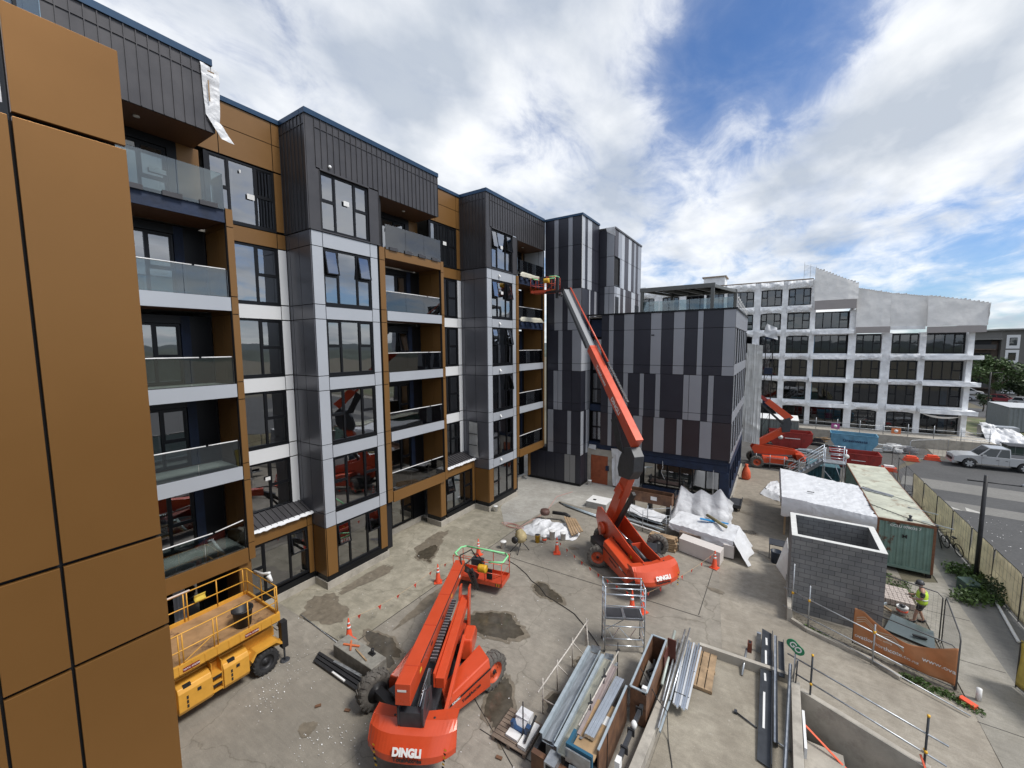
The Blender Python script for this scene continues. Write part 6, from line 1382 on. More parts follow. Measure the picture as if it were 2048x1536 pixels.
def pallet(x, y, rz, L_, W_, label, m=WOOD, gap=.5, n=5):
    t = thing('pallet', label, 'pallet', (x, y, .02), rz)
    for i in range(n):
        b = MB(); yy = -L_ / 2 + (i + .5) * L_ / n; b.box(-W_ / 2, W_ / 2, yy - L_ / n * gap / 1.15, yy + L_ / n * gap / 1.15, .105, .125, m); b.build('deck_board', t)
    b = MB()
    for xx in (-W_ / 2 + .05, 0, W_ / 2 - .05): b.box(xx - .045, xx + .045, -L_ / 2, L_ / 2, .02, .104, m)
    b.build('bearer', t); return t
pallet(-1.78, 14.85, -R(90) + .02, .95, 2.0, 'raw timber pallet on the raised slab beside the silver trims', n=4)
pallet(-5.95, 9.3, .02, 1.1, 1.15, 'weathered grey pallet with wrapped parcels at the bottom centre', mat('grey_timber', (.17, .13, .10), .85, var=.3, vscale=5), .5, 8)
b = MB(); cloth(b, [(-6.15, 9.35, .18), (-5.75, 9.25, .18), (-5.72, 9.6, .42), (-6.1, 9.7, .42)], 12, 10, TARP, .06, 3); b.box(-6.15, -5.72, 9.5, 9.85, .15, .38, TARP); solo('parcel', b, 'white film wrapped parcel with a blue sleeve on the grey pallet', 'parcel')
b = MB(); b.prism([(-6.1, .15), (-5.55, .15), (-5.5, .5), (-5.62, .5), (-5.66, .25), (-6.0, .25), (-6.05, .42), (-6.15, .4)], 9.2, 9.34, mat('navy_plastic', (.03, .07, .16), .4), 'y'); solo('plastic_sleeve', b, 'navy blue plastic angle on the grey pallet', 'sleeve')
b = MB(); b.box(-6.15, -5.75, 8.95, 9.2, .15, .22, WHITE); solo('foam_sheet', b, 'small flat white slab at the near edge of the pallet', 'foam sheet')
b = MB(); b.box(-5.68, -5.42, 8.85, 9.7, .15, .25, WHITE); b.bar((-5.5, 8.95, .3), (-5.52, 9.65, .55), .06, .03, BLACKP); solo('foam_sheet', b, 'long white foam slab carrying a black bar on the pallet', 'foam sheet')
# dark steel beams on the raised slab
b = MB(); hexa(b, [(.04, 12.2, .06), (.36, 12.1, .06), (.32, 17.75, .35), (.0, 17.9, .35)], [(.04, 12.2, .08), (.36, 12.1, .08), (.32, 17.75, .37), (.0, 17.9, .37)], STEELD); b.bar((.38, 12.1, .14), (.34, 17.75, .42), .02, .18, STEELD)
for y, l in ((13.3, 1.4), (15.2, .35), (16.0, .7), (17.0, .4)): b.add([(.14, y, .085 + (y - 12.2) * .052), (.20, y, .085 + (y - 12.2) * .052), (.18, y + l, .085 + (y + l - 12.2) * .052), (.12, y + l, .085 + (y + l - 12.2) * .052)], [(0, 1, 2, 3)], WHITE)
solo('steel_beam', b, 'wide dark grey steel plate beam with white tape strips', 'steel beam', group='dark steel sections on the raised slab')
b = MB(); b.bar((.50, 12.9, .14), (.46, 17.6, .36), .05, .16, STEELD); b.bar((.455, 12.9, .2), (.42, 17.6, .44), .06, .02, GALV); solo('steel_beam', b, 'narrow dark steel channel right of the wide plate beam', 'steel beam', group='dark steel sections on the raised slab')
b = MB(); b.bar((.62, 15.6, .3), (.60, 17.3, .45), .16, .03, STEELD); b.bar((.70, 15.6, .36), (.68, 17.3, .5), .02, .16, STEELD); solo('steel_beam', b, 'short dark angle standing behind the steel channels', 'steel beam', group='dark steel sections on the raised slab')
b = MB(); b.bar((.62, 11.0, .50), (.86, 15.9, .62), .10, .10, STEELD); b.bar((.62, 11.0, .56), (.86, 15.9, .68), .04, .02, GALV); solo('steel_beam', b, 'long dark channel leaning along the pit upstand wall', 'steel beam', group='dark steel sections on the raised slab')
b = MB(); b.box(-.42, -.28, 16.2, 16.4, .34, .7, mat('rust_brown_tube', (.16, .04, .02), .6)); b.box(-.40, -.30, 16.22, 16.38, .70, .702, BACK); solo('box_section', b, 'small rust brown box tube on the upstand', 'steel section')
b = MB(); b.box(-.16, -.02, 16.9, 17.0, .0, .75, GALV); solo('steel_section', b, 'short grey channel upright left of the plate beam', 'steel section')
b = MB(); b.tube([(-.52, 15.3, .05), (-.44, 16.3, .40)], .04, GALV, 8); solo('metal_tube', b, 'short grey tube leaning on the low upstand', 'tube')
b = MB(); b.tube([(-.55, 13.55, .06), (.0, 13.3, .06)], .022, STEELD, 8); b.box(-.62, -.54, 13.5, 13.62, .03, .1, STEELD); b.tube([(.4, 13.1, .08), (.85, 12.95, .1)], .025, GALV, 8); solo('prop', b, 'thin steel prop lying across the raised slab', 'prop')
# rails by the pit and driveway
CAPY = mat('yellow_cap', (.75, .42, .03), .5)
b = MB(); RA = lambda s, z: (1.15 + 2.8 * s, 15.56 - 1.21 * s, z)
for z0, z1 in ((1.12, 1.04), (.58, .47)): b.tube([(.76 if z0 > 1 else 1.0, 15.73 if z0 > 1 else 15.62, z0), (4.21, 14.24, z1)], .026, GALV, 8)
for s, a, c in ((.09, -.75, 1.5), (.96, -.6, 1.55)): b.tube([RA(s, a), RA(s, c)], .028, STEELD, 8); b.lathe([(.036, c), (.036, c + .05)], CAPY, 8, (RA(s, 0)[0], RA(s, 0)[1], 0)); b.tube([(RA(s, 0)[0], RA(s, 0)[1] - .06, .75 if False else .55), (RA(s, 0)[0], RA(s, 0)[1] + .06, .55)], .04, CAPY, 6)
b.tube([(.95, 15.55, .3), (.96, 15.55, 1.55)], .02, STEELD, 6); b.tube([(1.0, 15.4, .3), (1.02, 15.4, 1.2)], .02, STEELD, 6); b.tube([(.9, 15.9, 0), (1.02, 15.45, 1.2)], .018, GALV, 6)
solo('guard_rail', b, 'two bar scaffold guard rail along the ramp wall beside the pit', 'guard rail')
b = MB(); KB = lambda s, z: (1.0 + 3 * s, 19.66 - 1.6 * s, z)
for z0, z1 in ((1.31, 1.19), (.50, .55)): b.tube([KB(-.1, z0), KB(1.02, z1)], .024, GALV, 8)
for s, c in ((.0, 2.5), (.18, 1.87), (.79, 1.55)): b.tube([KB(s, .05), KB(s, c)], .026, GALV, 8); b.lathe([(.045, 1.2), (.045, 1.3)], CAPY, 8, (KB(s, 0)[0], KB(s, 0)[1], 0))
b.tube([KB(.2, .25), KB(1.5, .08)], .022, GALV, 6)
solo('guard_rail', b, 'galvanised scaffold rail along the kerb in front of the grey block walls', 'guard rail')
b = MB(); b.tube([(1.2, 12.8, -.9), (3.2, 12.0, -1.0)], .026, GALV, 8); b.tube([(1.2, 12.2, -.9), (3.6, 11.2, -1.0)], .026, GALV, 8); b.box(1.12, 2.2, 13.4, 14.6, -3.1, -.75, CONC); solo('pit_bracing', b, 'scaffold tubes and concrete stub inside the pit', 'scaffold')
b = MB(); STR = mat('orange_strap', (.75, .13, .06), .6)
b.bar((1.25, 14.7, -.35), (2.25, 14.2, -.8), .07, .02, STR); b.bar((2.25, 14.2, -.8), (2.2, 13.7, -1.0), .06, .02, STR); b.bar((1.3, 12.9, -.8), (1.75, 12.3, -1.2), .06, .02, STR); b.bar((1.8, 12.3, -1.2), (2.3, 12.9, -.95), .06, .02, STR); b.bar((2.3, 12.9, -.95), (2.5, 12.2, -1.2), .06, .02, STR); b.bar((3.75, 14.4, .4), (3.95, 14.0, -.2), .05, .02, STR)
solo('strap', b, 'orange webbing straps hanging in the pit', 'strap')
b = MB()
b.box(1.14, 1.2, 13.0, 14.6, -.9, -.1, WHITE) if False else b.box(1.125, 1.19, 12.9, 14.3, .1, .42, WHITE); solo('foam_strip', b, 'white foam strip on the pit side of the upstand wall', 'foam strip')
GREENS = mat('sign_green', (.02, .20, .09), .5)
S_ = thing('sign', 'green paddle sign reading GO on a thin pole at the pit corner', 'sign', (.94, 15.42, .3))
b = MB(); b.tube([(0, 0, 0), (0, 0, 1.1)], .015, GALV, 6); b.build('pole', S_)
b = MB(); b.lathe([(.15, -.012), (.15, .012)], GREENS, 20, axis='y', T=Matrix.Translation((-.10, 0, 1.42)), smooth=False); b.lathe([(.15, -.0125), (.15, .0115)], GREENS, 20, axis='y', T=Matrix.Translation((.10, 0, 1.24)), smooth=False); b.bar((-.10, 0, 1.42), (.10, 0, 1.24), .0242, .29, GREENS); sp_ = b.build('sign_board', S_)
lettering('lettering', 'GO', .25, WTX, sp_, frame((.0, -.018, 1.33), (1, 0, -.9), (0, 0, 1)), .006)
# orange banner fence
F_ = thing('banner_fence', 'orange printed banner sagging on a temporary fence panel by the driveway', 'fence', (2.92, 19.25, 0))
FRM = mat('fence_frame_dark', (.10, .10, .10), .45, .5)
u = Vector((2.5, -.85, 0)).normalized(); Lb = 2.66; b = MB()
b.tube([Vector((0, 0, .1)), Vector((0, 0, 1.4)), u * .15 + Vector((0, 0, 1.6)), u * (Lb - .15) + Vector((0, 0, 1.55)), u * Lb + Vector((0, 0, 1.4)), u * Lb + Vector((0, 0, .05))], .022, FRM, 8); b.tube([Vector((0, 0, .12)), u * Lb + Vector((0, 0, .12))], .02, FRM, 6)
b.build('frame', F_)
BAN = thru('banner_orange', (.62, .30, .14), .4, rough=.55, var=.10, vscale=2.5, bump=.25, bscale=5)
n = Vector((u.y, -u.x, 0))
def btop(t): return 1.53 - .55 * math.sin(math.pi * min(1, max(0, (t - .10) / .9))) ** 1.2 if t > .1 else 1.53
def bpt(t, v, off=.03): z = .22 + (btop(t) - .22) * v - .08 * (1 - v) * math.sin(t * 3); return u * (t * Lb) + n * (off + .035 * math.sin(t * 19 + v * 4) * (1 - v * .3) + .03 * math.sin(t * 7 - v * 6)) + Vector((0, 0, z))
b = MB(); b.grid(lambda a, v: bpt(a, v), 60, 16, BAN); bn = b.build('banner', F_, solid=.004)
def bantext(nm, s, size, t0, v, bold=.004, m=WTX):
    """letters laid along the cloth, bent to its folds"""
    cu = bpy.data.curves.new('t', 'FONT'); cu.body = s; cu.size = 1; cu.offset = bold; tmp = bpy.data.objects.new('t', cu); COL.objects.link(tmp); bpy.context.view_layer.update()
    me = bpy.data.meshes.new_from_object(tmp); bpy.data.objects.remove(tmp)
    for vt in me.vertices:
        t = t0 + vt.co.x * size / Lb; z = v + vt.co.y * size
        hh = btop(t) - .22; base = bpt(t, min(1, max(0, (z - .22) / max(.2, hh))), .042); vt.co = (base.x, base.y, z - .06 * t)
    me.materials.clear(); me.materials.append(m); o = bpy.data.objects.new(nm, me); COL.objects.link(o); o.parent = bn
LT = mat('banner_print', (.78, .66, .50), .6)
bantext('lettering', 'ovationnorthcote.co.nz', .185, .02, .44, .012); bantext('lettering', 'www.ova', .21, .70, .66, .012); bantext('lettering', 'now selling', .10, .24, .70, .004, m=LT)
b = MB()
def stroke(pts, w_=.022):
    for (t0, z0), (t1, z1) in zip(pts[:-1], pts[1:]):
        for k in range(6):
            a, c = k / 6, (k + 1) / 6; p = [(t0 + (t1 - t0) * x, z0 + (z1 - z0) * x) for x in (a, c)]; q = []
            for t, z in p: hh = btop(t) - .22; pt = bpt(t, min(1, (z - .22) / hh), .044); q.append(Vector((pt.x, pt.y, z)))
            b.add([q[0] - Vector((0, 0, w_)), q[1] - Vector((0, 0, w_)), q[1] + Vector((0, 0, w_)), q[0] + Vector((0, 0, w_))], [(0, 1, 2, 3), (3, 2, 1, 0)], LT)
for dz in (0, -.09, -.18): stroke([(.03, 1.20 + dz), (.12, 1.34 + dz), (.20, 1.16 + dz), (.27, .98 + dz), (.33, .99 + dz), (.40, 1.02 + dz * .9), (.46, .86 + dz * .6), (.53, .68 + dz * .3)])
b.build('banner_print', bn)
# mesh fence panels
MESH = mat('fence_wire', (.30, .30, .30), .5, .6)
def fence_panel(p, q, h, label, group=None, step=.1, wire=.004, cloth_=None, post=True, z0=.08, name='mesh_fence', seed=0, frame_m=None, wires=True):
    p, q = Vector((*p, 0)), Vector((*q, 0)); L_ = (q - p).length; u = (q - p).normalized(); t = thing(name, label, 'fence', p, 0, group); b = MB(); fm = frame_m or FRM
    b.tube([Vector((0, 0, .02)), Vector((0, 0, h - .15)), u * .15 + Vector((0, 0, h)), u * (L_ - .15) + Vector((0, 0, h)), u * L_ + Vector((0, 0, h - .15)), u * L_ + Vector((0, 0, .02))], .022, fm, 7); b.tube([Vector((0, 0, z0)), u * L_ + Vector((0, 0, z0))], .018, fm, 6)
    b.build('frame', t)
    if wires:
        b = MB(); n_ = int(L_ / step)
        for i in range(1, n_): b.bar(u * (L_ * i / n_) + Vector((0, 0, z0)), u * (L_ * i / n_) + Vector((0, 0, h - .01)), wire, wire, MESH)
        for i in range(1, int(h / (step * 1.5))): zz = z0 + (h - z0) * i / int(h / (step * 1.5)); b.bar(Vector((0, 0, zz)), u * L_ + Vector((0, 0, zz)), wire, wire, MESH)
        b.build('mesh', t)
    if cloth_:
        b = MB(); r_ = random.Random(seed); a, c = r_.uniform(0, 6), r_.uniform(0, 6); nn = Vector((u.y, -u.x, 0))
        b.grid(lambda x, v: u * (.03 + (L_ - .06) * x) + nn * (.02 + .03 * math.sin(x * 9 + a) * math.sin(v * 5 + c)) + Vector((0, 0, z0 + .05 + (h - z0 - .08) * v)), 24, 10, cloth_); b.build('shade_cloth', t, solid=.003)
    return t
fence_panel((3.97, 21.9), (5.74, 21.25), 1.95, 'bare mesh panel between the grey block walls and the worker', step=.12)
fence_panel((5.80, 21.2), (5.48, 18.45), 1.9, 'bare mesh panel joining the orange banner to the path', step=.12)
SHADE = thru('shade_cloth', (.74, .69, .55), .5, rough=.75, var=.15, vscale=1.5, bump=.5, bscale=3, col2=(.55, .51, .40), c2lo=.5, c2hi=.75)
fp = [(9.3, 49.5), (8.95, 45.4), (8.85, 42.6), (8.82, 40.4), (8.82, 37.9), (8.82, 35.1), (8.82, 32.4), (8.83, 29.8), (8.84, 27.2), (8.85, 24.6), (8.86, 22.0), (8.8, 19.4)]
desc = ['farthest fence panel bending towards the road barrier', 'bare fence panel beside the far end of the container roof', 'bare panel just before the shade cloth begins', 'first shade clothed panel beside the bicycles farthest away', 'shade clothed panel behind the far bicycles', 'shade clothed panel beside the middle of the container', 'shade clothed panel behind the middle bicycle', 'shade clothed panel behind the nearest bicycle', 'shade clothed panel just beyond the lamp post', 'shade clothed panel behind the green bush', 'nearest shade clothed panel at the right edge of the picture']
for i in range(len(fp) - 1): fence_panel(fp[i + 1], fp[i], 2.05, desc[i], 'fence panels along the road', step=.3, wire=.006, cloth_=SHADE if i >= 3 else None, seed=i)
fence_panel((7.2, 19.7), (8.1, 17.3), 1.75, 'yellowish clothed fence panel at the lower right corner', cloth_=thru('yellow_shade', (.58, .50, .18), .5, rough=.7, var=.15, bump=.4, bscale=4), step=.3)
for k in range(6): fence_panel((11.4 + k * 3.4, 54.2 + k * .55), (14.7 + k * 3.4, 54.75 + k * .55) if k else (14.7, 56.9), 2.0, ['wire fence panel in front of the silver pickup bonnet', 'wire fence panel behind the silver pickup cab', 'wire fence panel behind the silver pickup tray', 'wire fence panel beyond the silver pickup', 'wire panel by the dark green box', 'wire panel at the right edge'][k], 'wire fence panels along the far kerb', step=.5, wire=.012, frame_m=GALV) if k == 0 else fence_panel((11.4 + k * 3.4, 57.2 + k * .1), (14.7 + k * 3.4, 57.3 + k * .1), 2.0, ['', 'wire fence panel behind the silver pickup cab', 'wire fence panel behind the silver pickup tray', 'wire fence panel beyond the silver pickup tail', 'wire fence panel beside the dark green box', 'last wire fence panel at the right edge'][k], 'wire fence panels along the far kerb', step=.5, wire=.012, frame_m=GALV)
# edge rail on the terrace
b = MB()
for z in (1.6, 2.05): b.tube([(-8, 61.7, z), (19, 61.7, z)], .03, GALV, 6)
for k in range(14): b.tube([(-8 + k * 2.07, 61.7, 1.0), (-8 + k * 2.07, 61.7, 2.5)], .035, GALV, 6)
solo('guard_rail', b, 'scaffold edge rail in front of the white wrapped building', 'guard rail')
for x, c, lab in ((6.3, (.45, .10, .3), 'small pink round mark sign on the edge rail'), (11.7, (.72, .22, .08), 'small orange round mark sign on the edge rail')):
    b = MB(); b.box(x - .4, x + .4, 61.6, 61.63, 1.3, 1.95, mat('sg_' + lab[6:10], c, .6)); b.lathe([(.18, 61.585), (.18, 61.6)], WTX, 14, (0, 0, 0), 'y', T=Matrix.Translation((x, 0, 1.62))); solo('sign', b, lab, 'sign')

# ---- block walled enclosure
def brickmat():
    m = bpy.data.materials.new('grey_blockwork'); m.use_nodes = True; t = m.node_tree; bs = t.nodes['Principled BSDF']; L = t.links.new
    tx = t.nodes.new('ShaderNodeTexCoord'); ge = t.nodes.new('ShaderNodeNewGeometry'); sx = t.nodes.new('ShaderNodeSeparateXYZ'); L(tx.outputs['Object'], sx.inputs[0]); ad = t.nodes.new('ShaderNodeMath'); ad.operation = 'ADD'; L(sx.outputs[0], ad.inputs[0]); L(sx.outputs[1], ad.inputs[1])
    cb = t.nodes.new('ShaderNodeCombineXYZ'); L(ad.outputs[0], cb.inputs[0]); L(sx.outputs[2], cb.inputs[1])
    br = t.nodes.new('ShaderNodeTexBrick'); br.inputs['Scale'].default_value = 1; br.inputs['Brick Width'].default_value = .4; br.inputs['Row Height'].default_value = .2; br.inputs['Mortar Size'].default_value = .008; br.inputs['Bias'].default_value = -.2
    br.inputs['Color1'].default_value = (.175, .178, .182, 1); br.inputs['Color2'].default_value = (.235, .235, .23, 1); br.inputs['Mortar'].default_value = (.055, .055, .056, 1); L(cb.outputs[0], br.inputs[0])
    nz = t.nodes.new('ShaderNodeTexNoise'); nz.inputs['Scale'].default_value = 1.2; nz.inputs['Detail'].default_value = 8; L(tx.outputs['Object'], nz.inputs[0])
    rp = t.nodes.new('ShaderNodeValToRGB'); rp.color_ramp.elements[0].position = .3; rp.color_ramp.elements[0].color = (.8, .8, .8, 1); rp.color_ramp.elements[1].position = .7; rp.color_ramp.elements[1].color = (1.2, 1.2, 1.2, 1); L(nz.outputs['Fac'], rp.inputs[0])
    mx = t.nodes.new('ShaderNodeMix'); mx.data_type = 'RGBA'; mx.blend_type = 'MULTIPLY'; mx.inputs[0].default_value = 1; L(br.outputs[0], mx.inputs[6]); L(rp.outputs[0], mx.inputs[7]); L(mx.outputs[2], bs.inputs['Base Color']); bs.inputs['Roughness'].default_value = .9
    bp = t.nodes.new('ShaderNodeBump'); bp.inputs['Strength'].default_value = .4; bp.inputs['Distance'].default_value = .01; L(br.outputs['Fac'], bp.inputs['Height']); bp.invert = True; L(bp.outputs[0], bs.inputs['Normal'])
    return m
BLK = brickmat()
E_ = thing('block_enclosure', 'roofless grey concrete block enclosure with a white painted top edge', 'block walls', (2.4, 21.9, 0))
b = MB(); x0, x1, y0, y1, h = .9, 3.95, 20.5, 23.3, 3.36
b.box(x0, x1, y0, y0 + .2, 0, h, BLK); b.box(x0, x1, y1 - .2, y1, 0, h, BLK); b.box(x0, x0 + .2, y0 + .2, y1 - .2, 0, h, BLK); b.box(x1 - .2, x1, y0 + .2, y1 - .2, 0, h, BLK); b.build('block_wall', E_, world=True)
b = MB(); CAPW = mat('white_capping', (.62, .62, .60), .7, var=.1, vscale=5)
b.box(x0 - .01, x1 + .01, y0 - .01, y0 + .2, h, h + .02, CAPW); b.box(x0 - .01, x1 + .01, y1 - .2, y1 + .01, h, h + .02, CAPW); b.box(x0 - .01, x0 + .2, y0 + .201, y1 - .201, h, h + .02, CAPW); b.box(x1 - .2, x1 + .01, y0 + .201, y1 - .201, h, h + .02, CAPW); b.build('capping', E_, world=True)
b = MB(); hexa(b, [(.45, 24.4, .0), (.9, 22.9, .0), (.92, 22.9, .02), (.5, 24.45, .02)], [(.86, 24.4, 1.6), (.88, 22.95, 1.5), (.9, 22.95, 1.52), (.89, 24.45, 1.62)], WHITE); solo('board', b, 'pale board leaning on the left side of the block enclosure', 'board')
b = MB(); b.box(.1, .86, 25.0, 25.8, .8, .84, GREYM)
for x in (.14, .82):
    for y in (25.05, 25.75): b.box(x - .02, x + .02, y - .02, y + .02, 0, .8, GREYM)
solo('work_table', b, 'dark worn work table left of the white sheeted shelter', 'table')
b = MB(); b.lathe([(.22, 0), (.26, .6), (.28, .62), (.24, .62), (.2, .05)], mat('dark_blue_bin', (.02, .03, .05), .5), 18); solo('rubbish_bin', b, 'dark blue bin in front of the work table', 'bin', origin=(0, 0, 0)).location = (.45, 24.75, .012)
# ---- white sheeted shelter
SH = thing('sheeted_shelter', 'low shelter covered with a taut white plastic sheet beside the long container', 'shelter', (2.6, 30.5, 0))
b = MB()
for x, y in ((.85, 28.8), (.75, 34.0), (4.5, 27.6), (4.6, 32.2), (2.6, 28.3)): b.box(x - .05, x + .05, y - .05, y + .05, 0, 2.5, WOOD)
b.box(1.3, 4.4, 29.2, 33.5, .0, 2.0, mat('stack_dark', (.10, .09, .08), .9)); b.build('frame', SH, world=True)
b = MB(); rs = random.Random(3)
def sht(u, v):
    A, B_, C_, D_ = Vector((.62, 28.2, 2.55)), Vector((4.68, 26.95, 2.62)), Vector((4.72, 32.5, 2.62)), Vector((.58, 34.4, 2.6)); p = A.lerp(B_, u).lerp(D_.lerp(C_, u), v)
    w_ = .07 * crumple(p, 1.3, 5) + .035 * crumple(p, 4.5, 2) * (.5 + u)
    e = .10 * (math.sin(v * 47) + .6 * math.sin(v * 101)) * max(0, u - .9) * 10 * .6
    return p + Vector((e, 0, w_ - .10 * math.sin(math.pi * u) * math.sin(math.pi * v)))
b.grid(sht, 90, 60, TARP)
b.grid(lambda u, v: sht(u, 0) + Vector((0, -.10 * math.sin(math.pi * v) - .09 * crumple((u * 4, v * 1.0, 3), 2.5) * v, -1.15 * v * (1 - .45 * u * (1 - v * .0)) - .04 * math.sin(u * 33) * v)), 110, 14, TARP)
b.grid(lambda u, v: sht(0, u) + Vector((-.05 * math.sin(math.pi * v) + .03 * math.sin(u * 60), 0, -.6 * v)), 40, 6, TARP)
b.build('sheet', SH, world=True)
b = MB(); b.box(1.9, 2.25, 29.6, 29.72, 2.62, 2.635, BLACKP); b.build('slit', SH, world=True)
b = MB(); cloth(b, [(-.35, 36.5, .3), (.6, 35.2, .35), (1.2, 37.4, .4), (.2, 39.2, .35)], 20, 20, TARP, .3, 14); cloth(b, [(-.6, 35.8, .03), (.7, 34.6, .03), (.6, 35.2, .35), (-.35, 36.5, .3)], 14, 4, TARP, .1, 5); solo('sheet_heap', b, 'crumpled white plastic heap behind the sheeted shelter', 'plastic sheet')
# ---- long green container
GC = mat('container_green', (.17, .26, .225), .55, .1, var=.15, vscale=2.2, col2=(.12, .05, .03), c2lo=.59, c2hi=.66)
GCR = mat('container_roof', (.52, .53, .44), .6, .05, var=.18, vscale=1.6, col2=(.24, .15, .09), c2lo=.54, c2hi=.70)
RUST = mat('rusty_edge', (.17, .075, .04), .8, var=.4, vscale=6)
def container(x0, x1, y0, y1, z0, z1, label, wallm, roofm, postm, nrib=8, front='-y', text=None):
    t = thing('shipping_container', label, 'container', ((x0 + x1) / 2, (y0 + y1) / 2, 0)); L_ = t.location
    def corr(b, n, f, m):
        for i in range(n):
            for (a0, a1, d0, d1) in ((0, .30, 0, 0), (.30, .5, 0, 1), (.5, .80, 1, 1), (.80, 1, 1, 0)): f(b, (i + a0) / n, (i + a1) / n, d0, d1, m)
    b = MB()
    def fy(yc, s):
        def f(b, a0, a1, d0, d1, m):
            X0 = x0 + .1 + (x1 - x0 - .2) * a0; X1 = x0 + .1 + (x1 - x0 - .2) * a1; b.add([(X0, yc + s * d0 * .045, z0 + .12), (X1, yc + s * d1 * .045, z0 + .12), (X1, yc + s * d1 * .045, z1 - .1), (X0, yc + s * d0 * .045, z1 - .1)], [(0, 1, 2, 3) if s > 0 else (3, 2, 1, 0)], m)
        return f
    def fx(xc, s, n):
        def f(b, a0, a1, d0, d1, m):
            Y0 = y0 + .1 + (y1 - y0 - .2) * a0; Y1 = y0 + .1 + (y1 - y0 - .2) * a1; b.add([(xc + s * d0 * .04, Y0, z0 + .12), (xc + s * d1 * .04, Y1, z0 + .12), (xc + s * d1 * .04, Y1, z1 - .1), (xc + s * d0 * .04, Y0, z1 - .1)], [(0, 1, 2, 3) if s < 0 else (3, 2, 1, 0)], m)
        return f
    nl = int((y1 - y0) / .28)
    corr(b, nrib, fy(y0 + .02, 1), wallm); corr(b, nrib, fy(y1 - .02, -1), wallm); corr(b, nl, fx(x0 + .02, 1, nl), wallm); corr(b, nl, fx(x1 - .02, -1, nl), wallm)
    b.build('wall', t, world=True)
    b = MB()
    def fr(b, a0, a1, d0, d1, m):
        Y0 = y0 + .05 + (y1 - y0 - .1) * a0; Y1 = y0 + .05 + (y1 - y0 - .1) * a1; b.add([(x0 + .04, Y0, z1 - .03 + d0 * .045), (x1 - .04, Y0, z1 - .03 + d0 * .045), (x1 - .04, Y1, z1 - .03 + d1 * .045), (x0 + .04, Y1, z1 - .03 + d1 * .045)], [(0, 1, 2, 3)], m)
    corr(b, int((y1 - y0) / .21), fr, roofm); b.build('roof', t, world=True)
    b = MB()
    for x in (x0, x1 - .1):
        for y in (y0, y1 - .1): b.box(x, x + .1, y, y + .1, z0, z1, postm)
    for y in (y0, y1 - .08): b.box(x0 + .1, x1 - .1, y, y + .08, z1 - .12, z1, postm); b.box(x0 + .1, x1 - .1, y, y + .08, z0, z0 + .14, wallm)
    for x in (x0, x1 - .06): b.box(x, x + .06, y0 + .1, y1 - .1, z1 - .07, z1 - .001, postm); b.box(x, x + .06, y0 + .1, y1 - .1, z0, z0 + .14, wallm)
    for x in (x0 + .02, x1 - .2): b.box(x, x + .18, y0 + .1, y0 + .3, 0, z0 - .001, BLACKP)
    b.build('frame', t, world=True)
    return t
gc = container(4.68, 6.86, 26.95, 38.3, .22, 2.66, 'long faded green shipping container with a rusty cream roof', GC, GCR, RUST)
lettering('lettering', 'CCLU 078035 7', .17, WTX, gc, frame(Vector((5.75, 26.94, 2.38)) - gc.location, (1, 0, 0), (0, 0, 1)), .002)
lettering('lettering', 'M', .28, STRIPE, gc, frame(Vector((5.75, 26.94, 1.9)) - gc.location, (1, 0, 0), (0, 0, 1)), .002)
b = MB()
for p, q in (((4.7, 32.0, 2.72), (5.9, 31.2, 2.72)), ((4.75, 31.85, 2.74), (6.0, 31.0, 2.74)), ((4.8, 31.6, 2.71), (5.95, 30.9, 2.71))): b.bar(p, q, .12, .05, GALV)
b.bar((4.8, 32.2, 2.73), (6.7, 30.2, 2.73), .02, .02, GREYM); solo('metal_strips', b, 'grey metal strips lying across the container roof', 'metal strips')
b = MB(); b.tube([(4.6, 29.0, 2.70), (6.0, 27.3, 2.72), (6.9, 26.9, 2.68)], .018, RUBBER, 5); b.lathe([(.10, 0), (.11, .08), (.05, .1), (.05, .2), (.08, .26), (.01, .3)], GREYM, 12, (5.95, 27.2, 2.67)); solo('work_light', b, 'small grey work light and cable on the near container roof edge', 'lamp')
b = MB(); b.bar((6.3, 29.4, 2.7), (7.4, 29.1, 2.62), .03, .03, PALEB); b.bar((6.4, 27.4, 2.7), (7.5, 27.2, 2.6), .03, .03, PALEB); solo('rods', b, 'two pale rods sticking out over the container edge above the bicycles', 'rods')
container(2.5, 4.6, 40.1, 42.4, .1, 1.75, 'teal shipping container partly hidden behind the stair platform', mat('container_teal', (.04, .13, .17), .5, .1, var=.15, col2=(.02, .06, .08), c2lo=.5, c2hi=.6), mat('teal_roof', (.06, .15, .18), .5), mat('teal_post', (.04, .11, .14), .5))
container(-2.3, 2.5, 56.2, 60.4, .1, 2.75, 'grey green container with a white ribbed roof against the retaining wall', mat('container_grey_green', (.17, .20, .19), .6, .1, var=.1), WHITE, mat('grey_post', (.3, .3, .27), .6), nrib=16)
container(25.4, 34, 78.3, 84.8, .1, 3.2, 'light grey container with a pale roof on the far right', mat('container_grey', (.22, .24, .26), .6, .1, var=.08), mat('pale_roof', (.5, .52, .54), .5), mat('grey_post2', (.2, .21, .22), .6), nrib=22)
